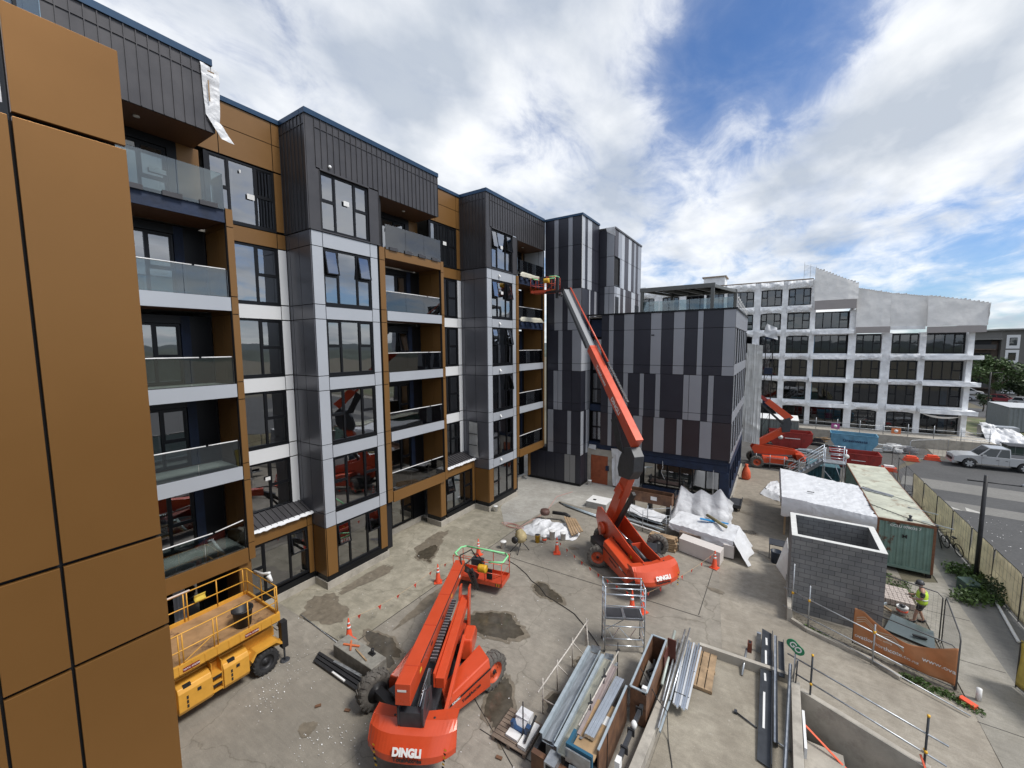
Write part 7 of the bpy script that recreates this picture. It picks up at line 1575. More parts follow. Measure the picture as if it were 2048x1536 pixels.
# ---- stair platform
SP = thing('stair_platform', 'aluminium access stair and railed platform at the far end of the container', 'access stair', (3.7, 39.5, 0))
b = MB(); px0, px1, py0, py1, pz = 3.4, 4.75, 38.6, 39.8, 2.45
b.box(px0, px1, py0, py1, pz - .08, pz, GALV)
for x in (px0 + .05, px1 - .05):
    for y in (py0 + .05, py1 - .05): b.tube([(x, y, .0), (x, y, pz + 1.15)], .035, ALU, 6)
for z in (.4, .75, 1.12):
    b.tube([(px0 + .05, py0 + .05, pz + z), (px1 - .05, py0 + .05, pz + z)], .028, ALU, 6); b.tube([(px0 + .3, py1 - .05, pz + z), (px1 - .05, py1 - .05, pz + z)], .028, ALU, 6)
b.tube([(px0 + .05, py0 + .05, 1.8), (px1 - .05, py0 + .05, .2)], .025, ALU, 6); b.tube([(px0 + .7, py0 + .05, 2.3), (px1 - .05, py0 + .05, .6)], .025, ALU, 6)
b.build('platform', SP, world=True)
b = MB()
for y in (38.8, 39.7): b.bar((px0, y, pz), (.9, y, .15), .05, .22, ALU); b.tube([(px0, y, pz + 1.1), (.9, y, 1.2)], .026, ALU, 6); b.tube([(px0, y, pz + .6), (.9, y, .75)], .022, ALU, 6); [b.tube([(px0 - .6 * k - .3, y, pz - .57 * k - .3), (px0 - .6 * k - .3, y, pz - .57 * k + .83)], .022, ALU, 5) for k in range(4)]
for k in range(10): x = px0 - .25 * k - .1; z = pz - .23 * k - .12; b.box(x - .13, x + .13, 38.82, 39.68, z - .03, z, GALV)
b.build('stair', SP, world=True)
b = MB(); b.lathe([(.16, -.05), (.16, .05)], WHITE, 16, axis='y', T=Matrix.Translation((4.72, 38.55, 3.1))); b.build('lifebuoy', SP, world=True)
for ob in SP.children:
    if ob.name.startswith('lifebuoy'): ob.name = 'round_plate'
# ---- site rail posts beyond the patio
b = MB()
for z in (.55, 1.05): b.tube([(-1.2, 43.9, z), (3.2, 43.4, z)], .025, GALV, 6)
for k in range(5): b.tube([(-1.2 + k * 1.1, 43.9 - k * .125, 0), (-1.2 + k * 1.1, 43.9 - k * .125, 1.3)], .028, GALV, 6)
solo('guard_rail', b, 'scaffold rail across the yard in front of the far boom lift', 'guard rail')
b = MB(); b.lathe([(.26, .0), (.36, .15), (.33, .6), (.22, .95), (.10, 1.15), (.14, 1.3), (.02, 1.32)], mat('orange_mesh_bag', (.70, .12, .05), .8, bump=.8, bscale=9, var=.2), 16); solo('mesh_bundle', b, 'rolled orange mesh bundle standing by the striped block corner', 'mesh roll', origin=(0, 0, 0)).location = (-1.75, 39.3, .01)
b = MB(); cloth(b, [(-2.5, 43.9, 2.3), (-1.0, 43.7, 2.2), (-1.1, 43.8, 11.4), (-2.4, 43.9, 11.6)], 30, 60, mat('grey_white_sheet', (.78, .78, .76), .6, bump=.5, bscale=2.5, var=.05), .16, 4, fold=.25, f=1.2); solo('hanging_sheet', b, 'tall grey white sheet hanging beside the striped block', 'plastic sheet')
H_ = thing('hoist_mast', 'dark scaffold mast with blue wrapped ties behind the tall hanging sheet', 'mast', (-.7, 44.6, 0)); b = MB()
for x in (-.95, -.35): b.box(x - .04, x + .04, 47.0, 47.1, 0, 12.2, BLACKP)
for k in range(8): b.bar((-.95, 47.05, .3 + k * 1.5), (-.35, 47.05, 1.7 + k * 1.5), .03, .03, BLACKP)
b.build('mast', H_, world=True); b = MB()
for z in (5.4, 8.6, 12.0): b.box(-1.0, -.3, 46.8, 47.2, z, z + .6, BLUEM)
b.build('tie_wrap', H_, world=True); b = MB(); cloth(b, [(-1.2, 44.2, 12.3), (.0, 44.2, 11.9), (-.1, 44.3, 13.0), (-.9, 44.3, 13.4)], 10, 8, TARP, .3, 6); b.build('torn_sheet', H_, world=True)
b = MB()
for k in range(9): b.bar((-2.38, 31.3 + k * 1.3, 13.9), (-2.38, 31.3 + k * 1.3, 14.9 - k * .06), .05, .05, WHITE)
for z in (14.1, 14.4, 14.7): b.bar((-2.38, 31.3, z), (-2.38, 41.7, z - .3), .03, .03, WHITE)
solo('roof_rail', b, 'white slatted safety rail along the roof edge of the striped block', 'guard rail')
# ---- skips
def skip(x, y, rz, L_, W_, H__, m, label, txt=None, lettering_m=WTX, group=None, size=.3):
    t = thing('skip_bin', label, 'skip bin', (x, y, 0), rz, group); b = MB(); w2 = W_ / 2; l2 = L_ / 2; th = .05
    side = [(-l2 + .55, .12), (l2 - .55, .12), (l2, H__ * .55), (l2, H__), (-l2, H__), (-l2, H__ * .55)]
    b.prism(side, -w2, -w2 + th, m, 'y'); b.prism(side, w2 - th, w2, m, 'y'); b.box(-l2 + .5, l2 - .5, -w2 + th, w2 - th, .13, .2, m)
    for s in (-1, 1): hexa(b, [(s * (l2 - .56), -w2 + .051, .14), (s * (l2 - .5), -w2 + .051, .14), (s * (l2 - .5), w2 - .051, .14), (s * (l2 - .56), w2 - .051, .14)], [(s * (l2 - .03), -w2 + .051, H__), (s * (l2 + .0), -w2 + .051, H__), (s * (l2 + .0), w2 - .051, H__), (s * (l2 - .03), w2 - .051, H__)], m)
    b.build('body', t); b = MB()
    for y_ in (-w2, w2): b.bar((-l2, y_, H__), (l2, y_, H__), .08, .07, m); 
    for x_ in (-l2 * .55, 0, l2 * .55):
        for s in (-1, 1): b.box(x_ - .04, x_ + .04, s * w2, s * (w2 + .05), .2, H__ - .04, m)
    for s in (-1, 1): b.bar((s * l2, -w2 + .04, H__), (s * l2, w2 - .04, H__), .08, .07, m)
    b.build('rib', t); b = MB(); r_ = random.Random(int(x * 10))
    for k in range(24): b.bar((r_.uniform(-l2 * .7, l2 * .7), r_.uniform(-w2 * .7, w2 * .7), H__ * .5), (r_.uniform(-l2 * .7, l2 * .7), r_.uniform(-w2 * .7, w2 * .7), H__ * .78), .18, .06, r_.choice((WOOD, WHITE, GREYM, PLY)))
    b.build('rubble', t)
    if txt: lettering('lettering', txt, size, lettering_m, t, frame((0.1, -w2 - .055, H__ * .62), (1, 0, 0), (0, 0, 1)), .006)
    return t
s1 = skip(1.6, 54.6, .05, 4.0, 2.0, 1.75, REDP, 'red skip behind the far boom lift', None, group='red skips on the site')
b = MB(); b.lathe([(.24, -1.07), (.24, -1.06)], WTX, 20, axis='y', T=Matrix.Translation((-.9, 0, 1.2))); b.box(-.5, .9, -1.066, -1.06, 1.12, 1.2, WTX); b.build('logo', s1)
skip(7.4, 56.9, -.05, 3.9, 1.9, 1.7, BLUES, 'light blue skip with dark lettering in front of the retaining wall', 'Greenwaste', mat('navy_letters', (.02, .04, .10), .5), size=.42)
s3 = skip(6.5, 48.7, -.02, 3.6, 1.9, 1.4, REDP, 'nearer red skip behind the stair platform', None, group='red skips on the site')
b = MB(); b.box(-.3, .7, -1.016, -1.008, .8, .86, WTX); b.build('logo', s3)
# clutter along the retaining wall
rs = random.Random(9)
for i, (x, y, w_, h_, m, lab) in enumerate(((3.9, 57.2, 1.6, .8, GREYM, 'dark stack of formwork between the red and blue skips'), (4.2, 59.2, 2.4, .5, WOOD, 'loose timber offcuts at the foot of the retaining wall'), (3.3, 52.4, 1.7, .3, PALEB, 'low grey bundle on the asphalt in front of the skips'), (10.4, 57.0, 2.0, 1.0, WHITE, 'heap of white bags right of the blue skip'), (11.8, 57.6, 1.4, .8, GALV, 'pile of scaffold fittings right of the white bags'), (-4.6, 50.5, 2.0, 1.6, mat('navy_box', (.02, .03, .09), .6), 'navy machine box behind the far boom lift'))):
    b = MB()
    for k in range(26): a = rs.uniform(-w_ / 2, w_ / 2); c = rs.uniform(-.4, .4); z = rs.uniform(.04, h_); b.bar((x + a - .35, y + c, z), (x + a + .35, y + c + rs.uniform(-.3, .3), z + rs.uniform(-.03, .08)), rs.uniform(.08, .3), rs.uniform(.04, .16), m)
    solo('material_pile', b, lab, 'material pile')
for x, y, lab in ((8.95, 48.6, 'barrier base at the bend of the road fence'), (11.5, 54.0, 'barrier base left of the pickup'), (13.3, 55.4, 'barrier base under the pickup nose')):
    b = MB(); b.prism([(-.6, 0), (.6, 0), (.45, .22), (.5, .35), (-.5, .35), (-.45, .22)], -.3, .3, CONE, 'y'); b.box(-.35, .35, -.22, .22, .352, .5, WHITE if y < 50 else CONE); o = solo('barrier_block', b, 'orange and white ' + lab, 'barrier base', group='orange fence bases by the road', origin=(0, 0, 0)); o.location = (x, y, .01)
b = MB(); b.box(19.2, 21.6, 58.2, 60, 0, 1.5, mat('dark_green_box', (.03, .05, .04), .6)); b.box(19.1, 21.7, 58.1, 60.1, 1.5, 1.62, BLACKP); solo('storage_box', b, 'dark green storage box at the right edge behind the pickup tail', 'storage box', bevel=.02)
b = MB(); cloth(b, [(19.6, 64, .1), (24.5, 63.2, .1), (22.0, 66.5, 2.0), (19.6, 67, 2.6)], 30, 20, TARP, .4, 8); b.box(19.7, 22.5, 66.5, 67.8, .1, 2.2, GALV)
for k in range(9): b.box(19.8 + k * .28, 19.95 + k * .28, 66.2, 66.45, .4, 1.6, BLACKP)
solo('sheeted_stack', b, 'scaffold stack half covered by white sheet right of the wrapped building', 'stack')
# ---- material yard in front of the striped building
b = MB(); b.box(-10.95, -9.5, 26.4, 27.7, .0, .42, mat('foam_side', (.42, .42, .40), .8, var=.1)); b.box(-10.97, -9.48, 26.38, 27.72, .421, .46, WHITE); b.box(-10.6, -10.4, 26.8, 26.95, .461, .5, BLACKP); solo('insulation_stack', b, 'stack of white faced insulation panels left of the raised lift arm', 'insulation')
for k in range(4):
    b = MB(); b.tube([(-12.9 + k * .25, 26.0 - k * .13, .06 + .03 * (k % 2)), (-9.9 + k * .2, 25.35 - k * .14, .06 + .03 * (k % 2))], .045, PALEB if k else BLACKP, 8); solo('metal_tube', b, 'grey tube on the ground behind the white sheet heap' if k else 'black pipe lying beside the fresh slab', 'tube', group='tubes on the ground by the fresh slab')
b = MB(); b.box(-8.2, -5.35, 27.3, 27.34, .85, 1.55, PLY); b.box(-8.2, -5.35, 27.9, 27.94, .85, 1.6, PLY); b.box(-8.18, -5.37, 27.35, 27.89, .86, .9, BLACKP); b.box(-8.2, -8.16, 27.35, 27.89, .85, 1.55, PLY); b.box(-5.39, -5.35, 27.35, 27.89, .85, 1.55, PLY)
for x in (-8.0, -6.8, -5.6): b.box(x - .1, x + .1, 27.35, 27.9, 0, .85, BLACKP)
b.box(-6.7, -6.3, 27.28, 27.298, 1.1, 1.35, WHITE); solo('plywood_box', b, 'raised brown plywood trough in front of the shop windows', 'plywood box')
b = MB(); b.box(-8.3, -5.6, 29.8, 30.6, .5, .6, mat('dark_bench', (.10, .06, .05), .7)); b.box(-8.3, -5.6, 29.7, 29.76, .7, .8, MATS['dark_bench']); [b.box(x, x + .06, 29.8, 30.5, 0, 1.0, GREYM) for x in (-8.2, -5.7)]; solo('trestle', b, 'dark trestle bench against the shop windows', 'trestle')
b = MB(); rs = random.Random(12)
for k in range(16):
    y = 24.7 + k * .16; z = .15 + .25 * rs.random(); m = rs.choice((GALV, PALEB, BLACKP, PALEB, GALV, WHITE)); b.bar((-8.2 + rs.uniform(0, .4) + (k * .02), y + .3, z), (-5.25 + rs.uniform(-.3, .1), y - .25 + rs.uniform(-.1, .1), z), .10, .06, m)
solo('section_pile', b, 'pile of grey and black metal sections inside the rod frame', 'metal pile')
b = MB(); cloth(b, [(-8.3, 26.0, .55), (-5.6, 25.4, .5), (-5.5, 26.8, .5), (-8.1, 27.2, .6)], 36, 14, TARP, .10, 16); solo('film_sheet', b, 'loose white film over the metal sections', 'plastic sheet')
b = MB()
for x, y in ((-8.3, 26.1), (-7.7, 25.9), (-6.45, 25.6), (-6.5, 24.7), (-5.1, 24.6), (-5.2, 26.3)): b.tube([(x, y, 0), (x, y, 1.35)], .025, GALV, 6)
for z in (.6, 1.1): b.tube([(-8.3, 26.1, z), (-6.5, 24.72, z - .1), (-5.1, 24.6, z)], .014, GALV, 5); b.tube([(-7.7, 25.9, z), (-6.45, 25.6, z), (-5.2, 26.3, z + .1)], .014, GALV, 5)
solo('rod_frame', b, 'thin steel rod frame round the pile of metal sections', 'frame')
for k in range(12):
    b = MB(); z = .07 + .13 * (k // 2); y = 23.0 + .24 * (k % 2); b.bar((-5.7 + .03 * (k % 4), y, z), (-4.22 + .06 * math.sin(k * 2.3), y + .02 * math.sin(k), z + .01), .22, .10, WOOD); solo('timber_board', b, 'rough timber board in the stack behind the middle lift wheel', 'timber', group='rough timber boards stacked behind the middle lift')
b = MB(); hexa(b, [(-4.12, 23.3, .02), (-2.0, 22.7, .02), (-1.9, 23.45, .02), (-4.05, 24.05, .02)], [(-4.12, 23.3, .75), (-2.0, 22.7, .75), (-1.9, 23.45, .75), (-4.05, 24.05, .75)], mat('foam_pink_white', (.60, .56, .53), .8, var=.05)); solo('foam_block', b, 'long pinkish white foam block behind the single cone', 'foam block', bevel=.01)
b = MB(); b.box(-1.95, -1.45, 23.75, 24.5, .1, .78, MATS['foam_pink_white']); solo('foam_block', b, 'small foam block at the right end of the long one', 'foam block')
b = MB(); b.box(-4.3, -1.8, 24.3, 26.3, .0, .66, mat('pallet_goods', (.20, .15, .12), .85, var=.2)); solo('pallet_load', b, 'brown pallet load under the low white tarpaulin', 'pallet load')
b = MB()
def tb(u, v):
    A, B_, C_, D_ = Vector((-5.0, 24.9, .85)), Vector((-1.5, 23.85, 1.0)), Vector((-1.35, 25.9, 1.12)), Vector((-4.7, 26.5, 1.05)); p = A.lerp(B_, u).lerp(D_.lerp(C_, u), v); return p + Vector((0, 0, .09 * crumple(p, 2.6, 4)))
b.grid(tb, 50, 24, TARP); b.grid(lambda u, v: tb(u, 0) + Vector((0, -.12 * v - .12 * crumple((u * 3.5, v * .8, 1), 2.2) * v, -(.30 + .14 * math.sin(u * 3.1)) * v)), 50, 8, TARP)
b.grid(lambda u, v: tb(1, u) + Vector((.75 * v + .1 * math.sin(u * 12) * v, -.5 * v * (1 - u), -1.0 * v + .10 * crumple((u * 2, v, 7), 2.4))), 24, 14, TARP); b.grid(lambda u, v: tb(0, u) + Vector((-.3 * v, 0, -.5 * v)), 12, 5, TARP)
solo('tarpaulin', b, 'low white tarpaulin draped over the pallet load with a trailing corner', 'tarpaulin')
b = MB()
PK = [(-5.35, .7), (-5.0, 2.1), (-4.25, 1.65), (-3.75, 2.05), (-3.15, 1.8), (-2.65, 2.3), (-2.2, 1.75)]
def pk(x):
    for (a, z0), (c, z1) in zip(PK[:-1], PK[1:]):
        if x <= c: t = (x - a) / (c - a); t = .5 * t + .5 * (.5 - .5 * math.cos(math.pi * t)); return z0 + (z1 - z0) * t
    return PK[-1][1]
def tp1(u, v):
    x = -5.35 + 3.15 * u; h = pk(x); s = .22 * crumple((x, h * v, 2), 1.5, 3) * (1.05 - v)
    return (x - .25 * (1 - v) * (1 - 2 * u) * 1.0, 28.4 - 1.1 * (1 - v) ** 1.4 + s, max(.02, h * v ** .9))
b.grid(tp1, 64, 22, TARP); b.grid(lambda u, v: (-5.35 + 3.15 * u, 28.4 + .9 * v, max(.05, pk(-5.35 + 3.15 * u) * (1 - v * .8))), 40, 8, TARP); b.grid(lambda u, v: (-2.2 + .28 * u + .04 * math.sin(v * 20), 28.4 - .7 * (1 - v) + .5 * u, (1.75 - .4 * u) * v), 8, 12, TARP)
solo('tarpaulin', b, 'tall white tarpaulin with three peaks in front of the shop windows', 'tarpaulin')
b = MB(); b.tube([(-3.1, 26.3, 1.22), (-1.95, 24.95, 1.28)], .09, mat('pole_wood', (.22, .19, .10), .8, var=.3, vscale=6), 10); solo('timber_pole', b, 'round timber pole lying across the low white tarpaulin', 'timber pole')
b = MB(); b.box(-3.4, -2.6, 25.55, 25.75, 1.16, 1.20, mat('bright_blue', (.03, .25, .55), .5)); b.box(-2.55, -1.9, 25.6, 25.75, 1.18, 1.22, MATS['bright_blue']); solo('blue_strip', b, 'bright blue foam strips on the low white tarpaulin', 'foam strip')
b = MB(); b.box(-2.3, -1.6, 31.0, 32.9, .28, .36, GREYM); b.box(-2.3, -1.6, 31.0, 31.04, .36, .5, GREYM); b.box(-2.3, -2.26, 31.04, 32.9, .36, .5, GREYM); b.box(-1.64, -1.6, 31.04, 32.9, .36, .5, GREYM); [b.lathe([(.12, -.03), (.12, .03)], BLACKP, 12, axis='x', T=Matrix.Translation((x, y, .13))) for x in (-2.2, -1.7) for y in (31.3, 32.6)]; b.box(-2.2, -1.7, 31.2, 32.7, .2, .28, BLACKP); solo('trolley', b, 'flat grey trolley at the foot of the striped block corner', 'trolley')
# heap, mixer and buckets
b = MB(); rs = random.Random(5)
def hp(u, v):
    A, B_, C_, D_ = Vector((-13.1, 20.2, 0)), Vector((-9.6, 21.2, 0)), Vector((-9.7, 22.9, 0)), Vector((-12.9, 22.6, 0)); p = A.lerp(B_, u).lerp(D_.lerp(C_, u), v)
    e = (math.sin(math.pi * u) * math.sin(math.pi * v)) ** .6; z = e * (.34 + .42 * crumple(p, 1.6, 2)); return p + Vector((.3 * MN.noise(p * 1.3), .3 * MN.noise(p * 1.7), .02 + abs(z)))
b.grid(hp, 60, 34, TARP); solo('sheet_heap', b, 'crumpled white sheet heap on the ground behind the cement mixer', 'plastic sheet')
for k in range(5):
    b = MB(); b.bar((-10.95 + k * .16, 22.9 + k * .02, .55), (-9.7 + k * .1, 21.35 + k * .12, .25 + .04 * k), .13, .05, WOOD); solo('timber_board', b, 'timber plank on the right end of the white sheet heap', 'timber', group='timber planks on the white sheet heap')
b = MB(); b.lathe([(.05, 0), (.28, .05), (.33, .2), (.28, .35), (.05, .38)], mat('brown_drum', (.10, .05, .04), .6), 16, (-12.4, 22.9, .35)); b.tube([(-12.0, 23.2, .5), (-11.2, 23.5, .45), (-10.8, 23.2, .5)], .12, BLACKP, 8); solo('hose_drum', b, 'brown drum and black bags on top of the white sheet heap', 'drum')
MX = thing('cement_mixer', 'small cream drum cement mixer on a thin stand beside the buckets', 'cement mixer', (-11.6, 18.6, 0))
b = MB(); b.lathe([(.10, -.32), (.26, -.26), (.33, -.05), (.32, .12), (.20, .36), (.21, .39)], mat('drum_cream', (.42, .34, .18), .7, var=.3, vscale=6), 22, T=Matrix.Translation((0, 0, .82)) @ Matrix.Rotation(R(-22), 4, 'Y')); b.build('drum', MX)
b = MB()
for x, y in ((-.45, -.45), (.1, -.55), (.35, .3), (-.3, .4)): b.tube([(0, 0, .62), (x, y, .0)], .022, GREYM, 6)
b.tube([(-.4, 0, .75), (.4, 0, .75)], .025, GREYM, 6); b.build('stand', MX)
b = MB(); b.lathe([(.18, -.06), (.2, .0), (.18, .08)], BLACKP, 18, axis='y', T=Matrix.Translation((-.15, -.42, .75))); b.build('motor', MX)
for x, y, h, r, m, lab in ((-11.3, 19.95, .42, .15, PUTTY, 'yellow orange bucket beside the cement mixer'), (-10.95, 20.15, .36, .14, WHITE, 'white bucket with an orange label right of the yellow one'), (-10.75, 20.75, .5, .18, WHITE, 'larger white pail behind the two small buckets'), (-10.15, 21.0, .42, .17, WHITE, 'white pail at the front edge of the sheet heap'), (-12.6, 18.3, .38, .17, WHITE, 'lone white pail left of the cement mixer'), (-16.0, 22.3, .35, .16, WHITE, 'white pail at the foot of the second bay corner'), (-12.55, 30.9, .35, .17, WHITE, 'white pail by the orange brown doorway')):
    t = thing('bucket', lab, 'bucket', (x, y, .012), 0, 'buckets about the yard'); b = MB(); b.lathe([(r * .82, 0), (r, h), (r * 1.06, h), (r * 1.06, h + .02), (r * .9, h + .02)], m, 18); b.build('body', t)
    b = MB(); b.lathe([(r * .98, h + .021), (r * .9, h + .035)], WHITE if m is not PUTTY else GREYM, 18); b.build('lid', t)
    if 'label' in lab: b = MB(); b.lathe([(r * .925, h * .35), (r * .965, h * .7)], CONE, 18); b.build('label_band', t)
b = MB(); b.tube([(-15.3 + .3 * math.cos(a) * (1 + .1 * a), 19.9 + .25 * math.sin(a), .03 + .004 * a) for a in [k * .5 for k in range(40)]], .012, mat('pink_hose', (.6, .25, .22), .6), 5); b.tube([(-14.8, 20.2, .03), (-14.5, 23, .03), (-15.2, 26, .03), (-14.6, 27.6, .03)], .012, MATS['pink_hose'], 5); o = solo('hose', b, 'pink hose coiled at the near tip of the pale slab', 'hose'); o.location.x += 1.6; o.location.y += 1.0
b = MB(); pts = [(-11.9, 18.0), (-11.6, 17.3), (-10.9, 17.1), (-10.1, 16.7), (-9.6, 16.35), (-9.0, 16.1), (-8.43, 15.66), (-7.8, 15.5), (-7.32, 15.37), (-6.8, 15.2), (-6.25, 14.82), (-5.6, 14.3), (-5.13, 13.88), (-4.9, 13.2), (-5.3, 12.7)]
b.tube([(x, y, .025) for x, y in pts], .016, RUBBER, 5); solo('cable', b, 'black power cable snaking from the mixer to the scaffold tower', 'cable')
b = MB(); b.tube([(-3.2, 12.3, 1.25), (-2.6, 12.1, .6), (-2.3, 12.0, .45), (-2.15, 11.5, .05), (-1.9, 10.8, .03), (-1.7, 10.0, .03), (-1.45, 9.3, .03), (-1.35, 8.6, .03)], .014, RUBBER, 5); solo('cable', b, 'black cable running over the upstand and down the raised slab', 'cable')
b = MB(); b.box(-13.35, -11.15, 8.16, 8.8, 0, .5, mat('raw_block_concrete', (.27, .26, .23), .85, var=.25, vscale=3, bump=.4, bscale=8, col2=(.2, .19, .17), c2lo=.5, c2hi=.6)); solo('concrete_block', b, 'long rectangular concrete block beside the front left lift wheel', 'concrete block', bevel=.02)
b = MB(); CL = mat('clamp_orange', (.60, .16, .06), .6, var=.2)
b.bar((-13.0, 8.35, .53), (-12.4, 8.6, .53), .07, .04, CL); b.bar((-12.9, 8.62, .53), (-12.5, 8.3, .54), .06, .04, CL); b.bar((-12.4, 8.45, .53), (-11.6, 8.3, .53), .05, .03, WOOD); solo('clamp', b, 'rusty orange clamps on top of the concrete block', 'clamp')
b = MB(); b.tube([(-11.7, 8.62, .5), (-11.68, 8.62, .72)], .06, BLACKP, 8); b.box(-11.85, -11.6, 8.55, 8.7, .5, .55, BLACKP); solo('fitting', b, 'small black fitting standing on the concrete block', 'fitting')
for k in range(6):
    b = MB(); b.bar((-13.95 + .05 * k, 7.95 - .07 * k, .05 + .03 * (k % 2)), (-11.25 + .02 * k, 8.04 - .08 * k, .05 + .03 * (k % 2)), .06, .06, BLACKP); solo('black_bar', b, 'black bar in the bundle in front of the concrete block', 'bar', group='bundle of black bars by the concrete block')
b = MB(); b.bar((-13.0, 7.95, .13), (-11.6, 8.05, .13), .1, .04, GALV); b.bar((-12.6, 7.62, .12), (-11.9, 7.62, .12), .06, .05, WHITE); solo('bracket', b, 'grey and white brackets on the black bar bundle', 'bracket')
b = MB(); b.tube([(-16.7, 8.8, .03), (-13.4, 8.62, .03)], .02, GALV, 6); solo('metal_tube', b, 'long thin tube on the ground left of the concrete block', 'tube')
b = MB(); cloth(b, [(-11.95, 11.9, .02), (-11.6, 11.85, .05), (-11.55, 12.15, .03), (-11.9, 12.2, .06)], 8, 8, WHITE, .05, 3); solo('paper_scrap', b, 'crumpled white scrap on the slab edge beside the near boom', 'scrap')
for x, y, a in ((-11.0, 7.0, .4), (-11.9, 6.55, 1.0), (-6.1, 8.4, .2)):
    b = MB(); b.bar((x, y, .03), (x + .18 * math.cos(a), y + .18 * math.sin(a), .03), .09, .03, PLY); solo('wood_offcut', b, 'small wood offcut on the yard concrete', 'offcut', group='small wood offcuts on the concrete')
# ---- lamp post, cabinet, bush, pipe
LP = thing('street_lamp', 'tall black street lamp with a cross arm beside the shade clothed fence', 'street lamp', (8.5, 27.7, 0))
b = MB(); b.lathe([(.09, 0), (.085, 2.5), (.07, 5.3)], BLACKP, 14); b.build('pole', LP); b = MB(); b.tube([(-.62, -.1, 5.0), (1.3, .12, 4.95)], .03, BLACKP, 8); b.build('arm', LP)
b = MB(); b.lathe([(.05, 0), (.16, .03), (.17, .08), (.06, .16)], mat('lamp_head', (.35, .36, .38), .4, .3), 14, (1.3, .12, 4.92)); b.build('lamp_head', LP)
b = MB(); hexa(b, [(-.3, -.3, 0), (.3, -.3, 0), (.3, .3, 0), (-.3, .3, 0)], [(-.3, -.3, .42), (.3, -.3, .42), (.3, .3, .52), (-.3, .3, .52)], mat('cabinet_green', (.05, .09, .075), .5)); o = solo('utility_box', b, 'low dark green utility cabinet in the bush by the lamp', 'utility box', origin=(0, 0, 0), bevel=.02); o.location = (8.0, 26.6, 0); o.rotation_euler.z = .5
def bush(name, label, cs, n, leaf, seed, m=LEAF):
    b = MB(); leaves(b, cs, n, leaf, m, random.Random(seed)); return solo(name, b, label, 'bush')
rs = random.Random(2)
bush('bush', 'spreading green bush round the lamp post and green cabinet', [(8.15 + rs.uniform(-.75, .75), 26.9 + rs.uniform(-1.7, 1.7), .22, .45, .5, .32) for _ in range(26)], 110, .07, 4, mat('bush_leaf', (.07, .12, .03), .6, var=.5, vscale=2))
bush('bush', 'taller dark shrub against the shade cloth behind the lamp', [(8.65, 25.9, .5, .3, .5, .5), (8.65, 26.6, .45, .3, .5, .5)], 260, .06, 5, LEAFD)
gr = MB(); leaves(gr, [(5.2 + rs.uniform(-.9, .5), 25.2 + rs.uniform(-1.2, 1.2), .05, .3, .35, .1) for _ in range(12)] + [(4.2 + k * .14, 18.3 - k * .05 + rs.uniform(-.1, .1), .05, .18, .2, .12) for k in range(12)] + [(1.5 + k * .2, 19.55 - k * .1, .03, .1, .1, .05) for k in range(8)], 60, .05, MATS['bush_leaf'], rs); o = gr.build('grass'); o['kind'] = 'stuff'
sheet('gravel_bed', [(3.97, 20.3), (1.1, 20.4), (1.1, 19.75), (3.45, 18.65), (4.1, 18.15), (5.6, 17.9), (5.62, 26.2), (4.6, 26.8), (3.97, 26.6)], .012, GRAV)
b = MB(); rs = random.Random(8)
for _ in range(1500):
    x = rs.uniform(4.0, 5.6); y = rs.uniform(18.3, 26.3); s = rs.uniform(.012, .045)
    if rs.random() < .3: x = rs.uniform(1.2, 4.0); y = 19.7 - .5 * (x - 1.1) + rs.uniform(-.1, .5)
    p = [Vector((x + s * rs.uniform(-1, 1), y + s * rs.uniform(-1, 1), .015 + rs.uniform(0, s))) for _ in range(4)]
    b.add(p, [(0, 1, 2), (0, 2, 3), (0, 3, 1), (1, 3, 2)], GRAV)
o = b.build('gravel'); o['kind'] = 'stuff'
b = MB(); b.tube([(8.68, 26.6, .12), (8.26, 22.75, .08)], .055, WHITE, 10); solo('pipe', b, 'white plastic pipe lying from the bush along the path', 'pipe')
b = MB(); hexa(b, [(4.1, 20.9, .1), (5.45, 20.4, .1), (5.6, 21.35, .3), (4.5, 21.9, .3)], [(4.1, 20.9, .12), (5.45, 20.4, .12), (5.6, 21.35, .32), (4.5, 21.9, .32)], mat('sheet_glass_green', (.13, .16, .16), .2, .2)); b.box(4.9, 5.3, 20.75, 20.85, .22, .27, BLACKP); solo('glass_sheet', b, 'dark grey green glass sheet lying behind the orange banner', 'glass sheet')
b = MB(); PAV = mat('paver_pink', (.46, .40, .36), .85, var=.1, vscale=4)
for i in range(8):
    for j in range(7): b.box(4.2 + i * .16, 4.345 + i * .16, 23.2 + j * .2, 23.38 + j * .2, .05, .3, PAV)
solo('paver_stack', b, 'low stack of pinkish pavers beside the worker', 'pavers')
b = MB(); b.bar((4.1, 22.9, .2), (4.6, 22.5, .1), .06, .08, WOOD); b.bar((4.15, 22.6, .15), (4.5, 22.9, .22), .05, .08, PALEB); solo('timber_board', b, 'loose boards in front of the paver stack', 'timber')
t = thing('bucket', 'white and red tub of tools in front of the worker', 'bucket', (4.95, 22.65, .05)); b = MB(); b.lathe([(.16, 0), (.19, .3), (.2, .32), (.17, .3)], WHITE, 16); b.build('body', t); b = MB(); b.lathe([(.185, .12), (.19, .2)], CONE, 16); b.build('label_band', t); b = MB(); b.lathe([(.02, .28), (.12, .36), (.02, .42)], GREYM, 8); b.build('tools', t)
b = MB(); b.bar((5.45, 18.0, .1), (5.75, 17.75, .08), .2, .12, CONE); solo('plastic_block', b, 'orange plastic block at the right foot of the banner fence', 'plastic block')
b = MB(); b.tube([(5.95, 18.3, .02), (5.95, 18.3, .42)], .07, WHITE, 10); solo('pipe', b, 'short white pipe stub standing by the banner fence', 'pipe')
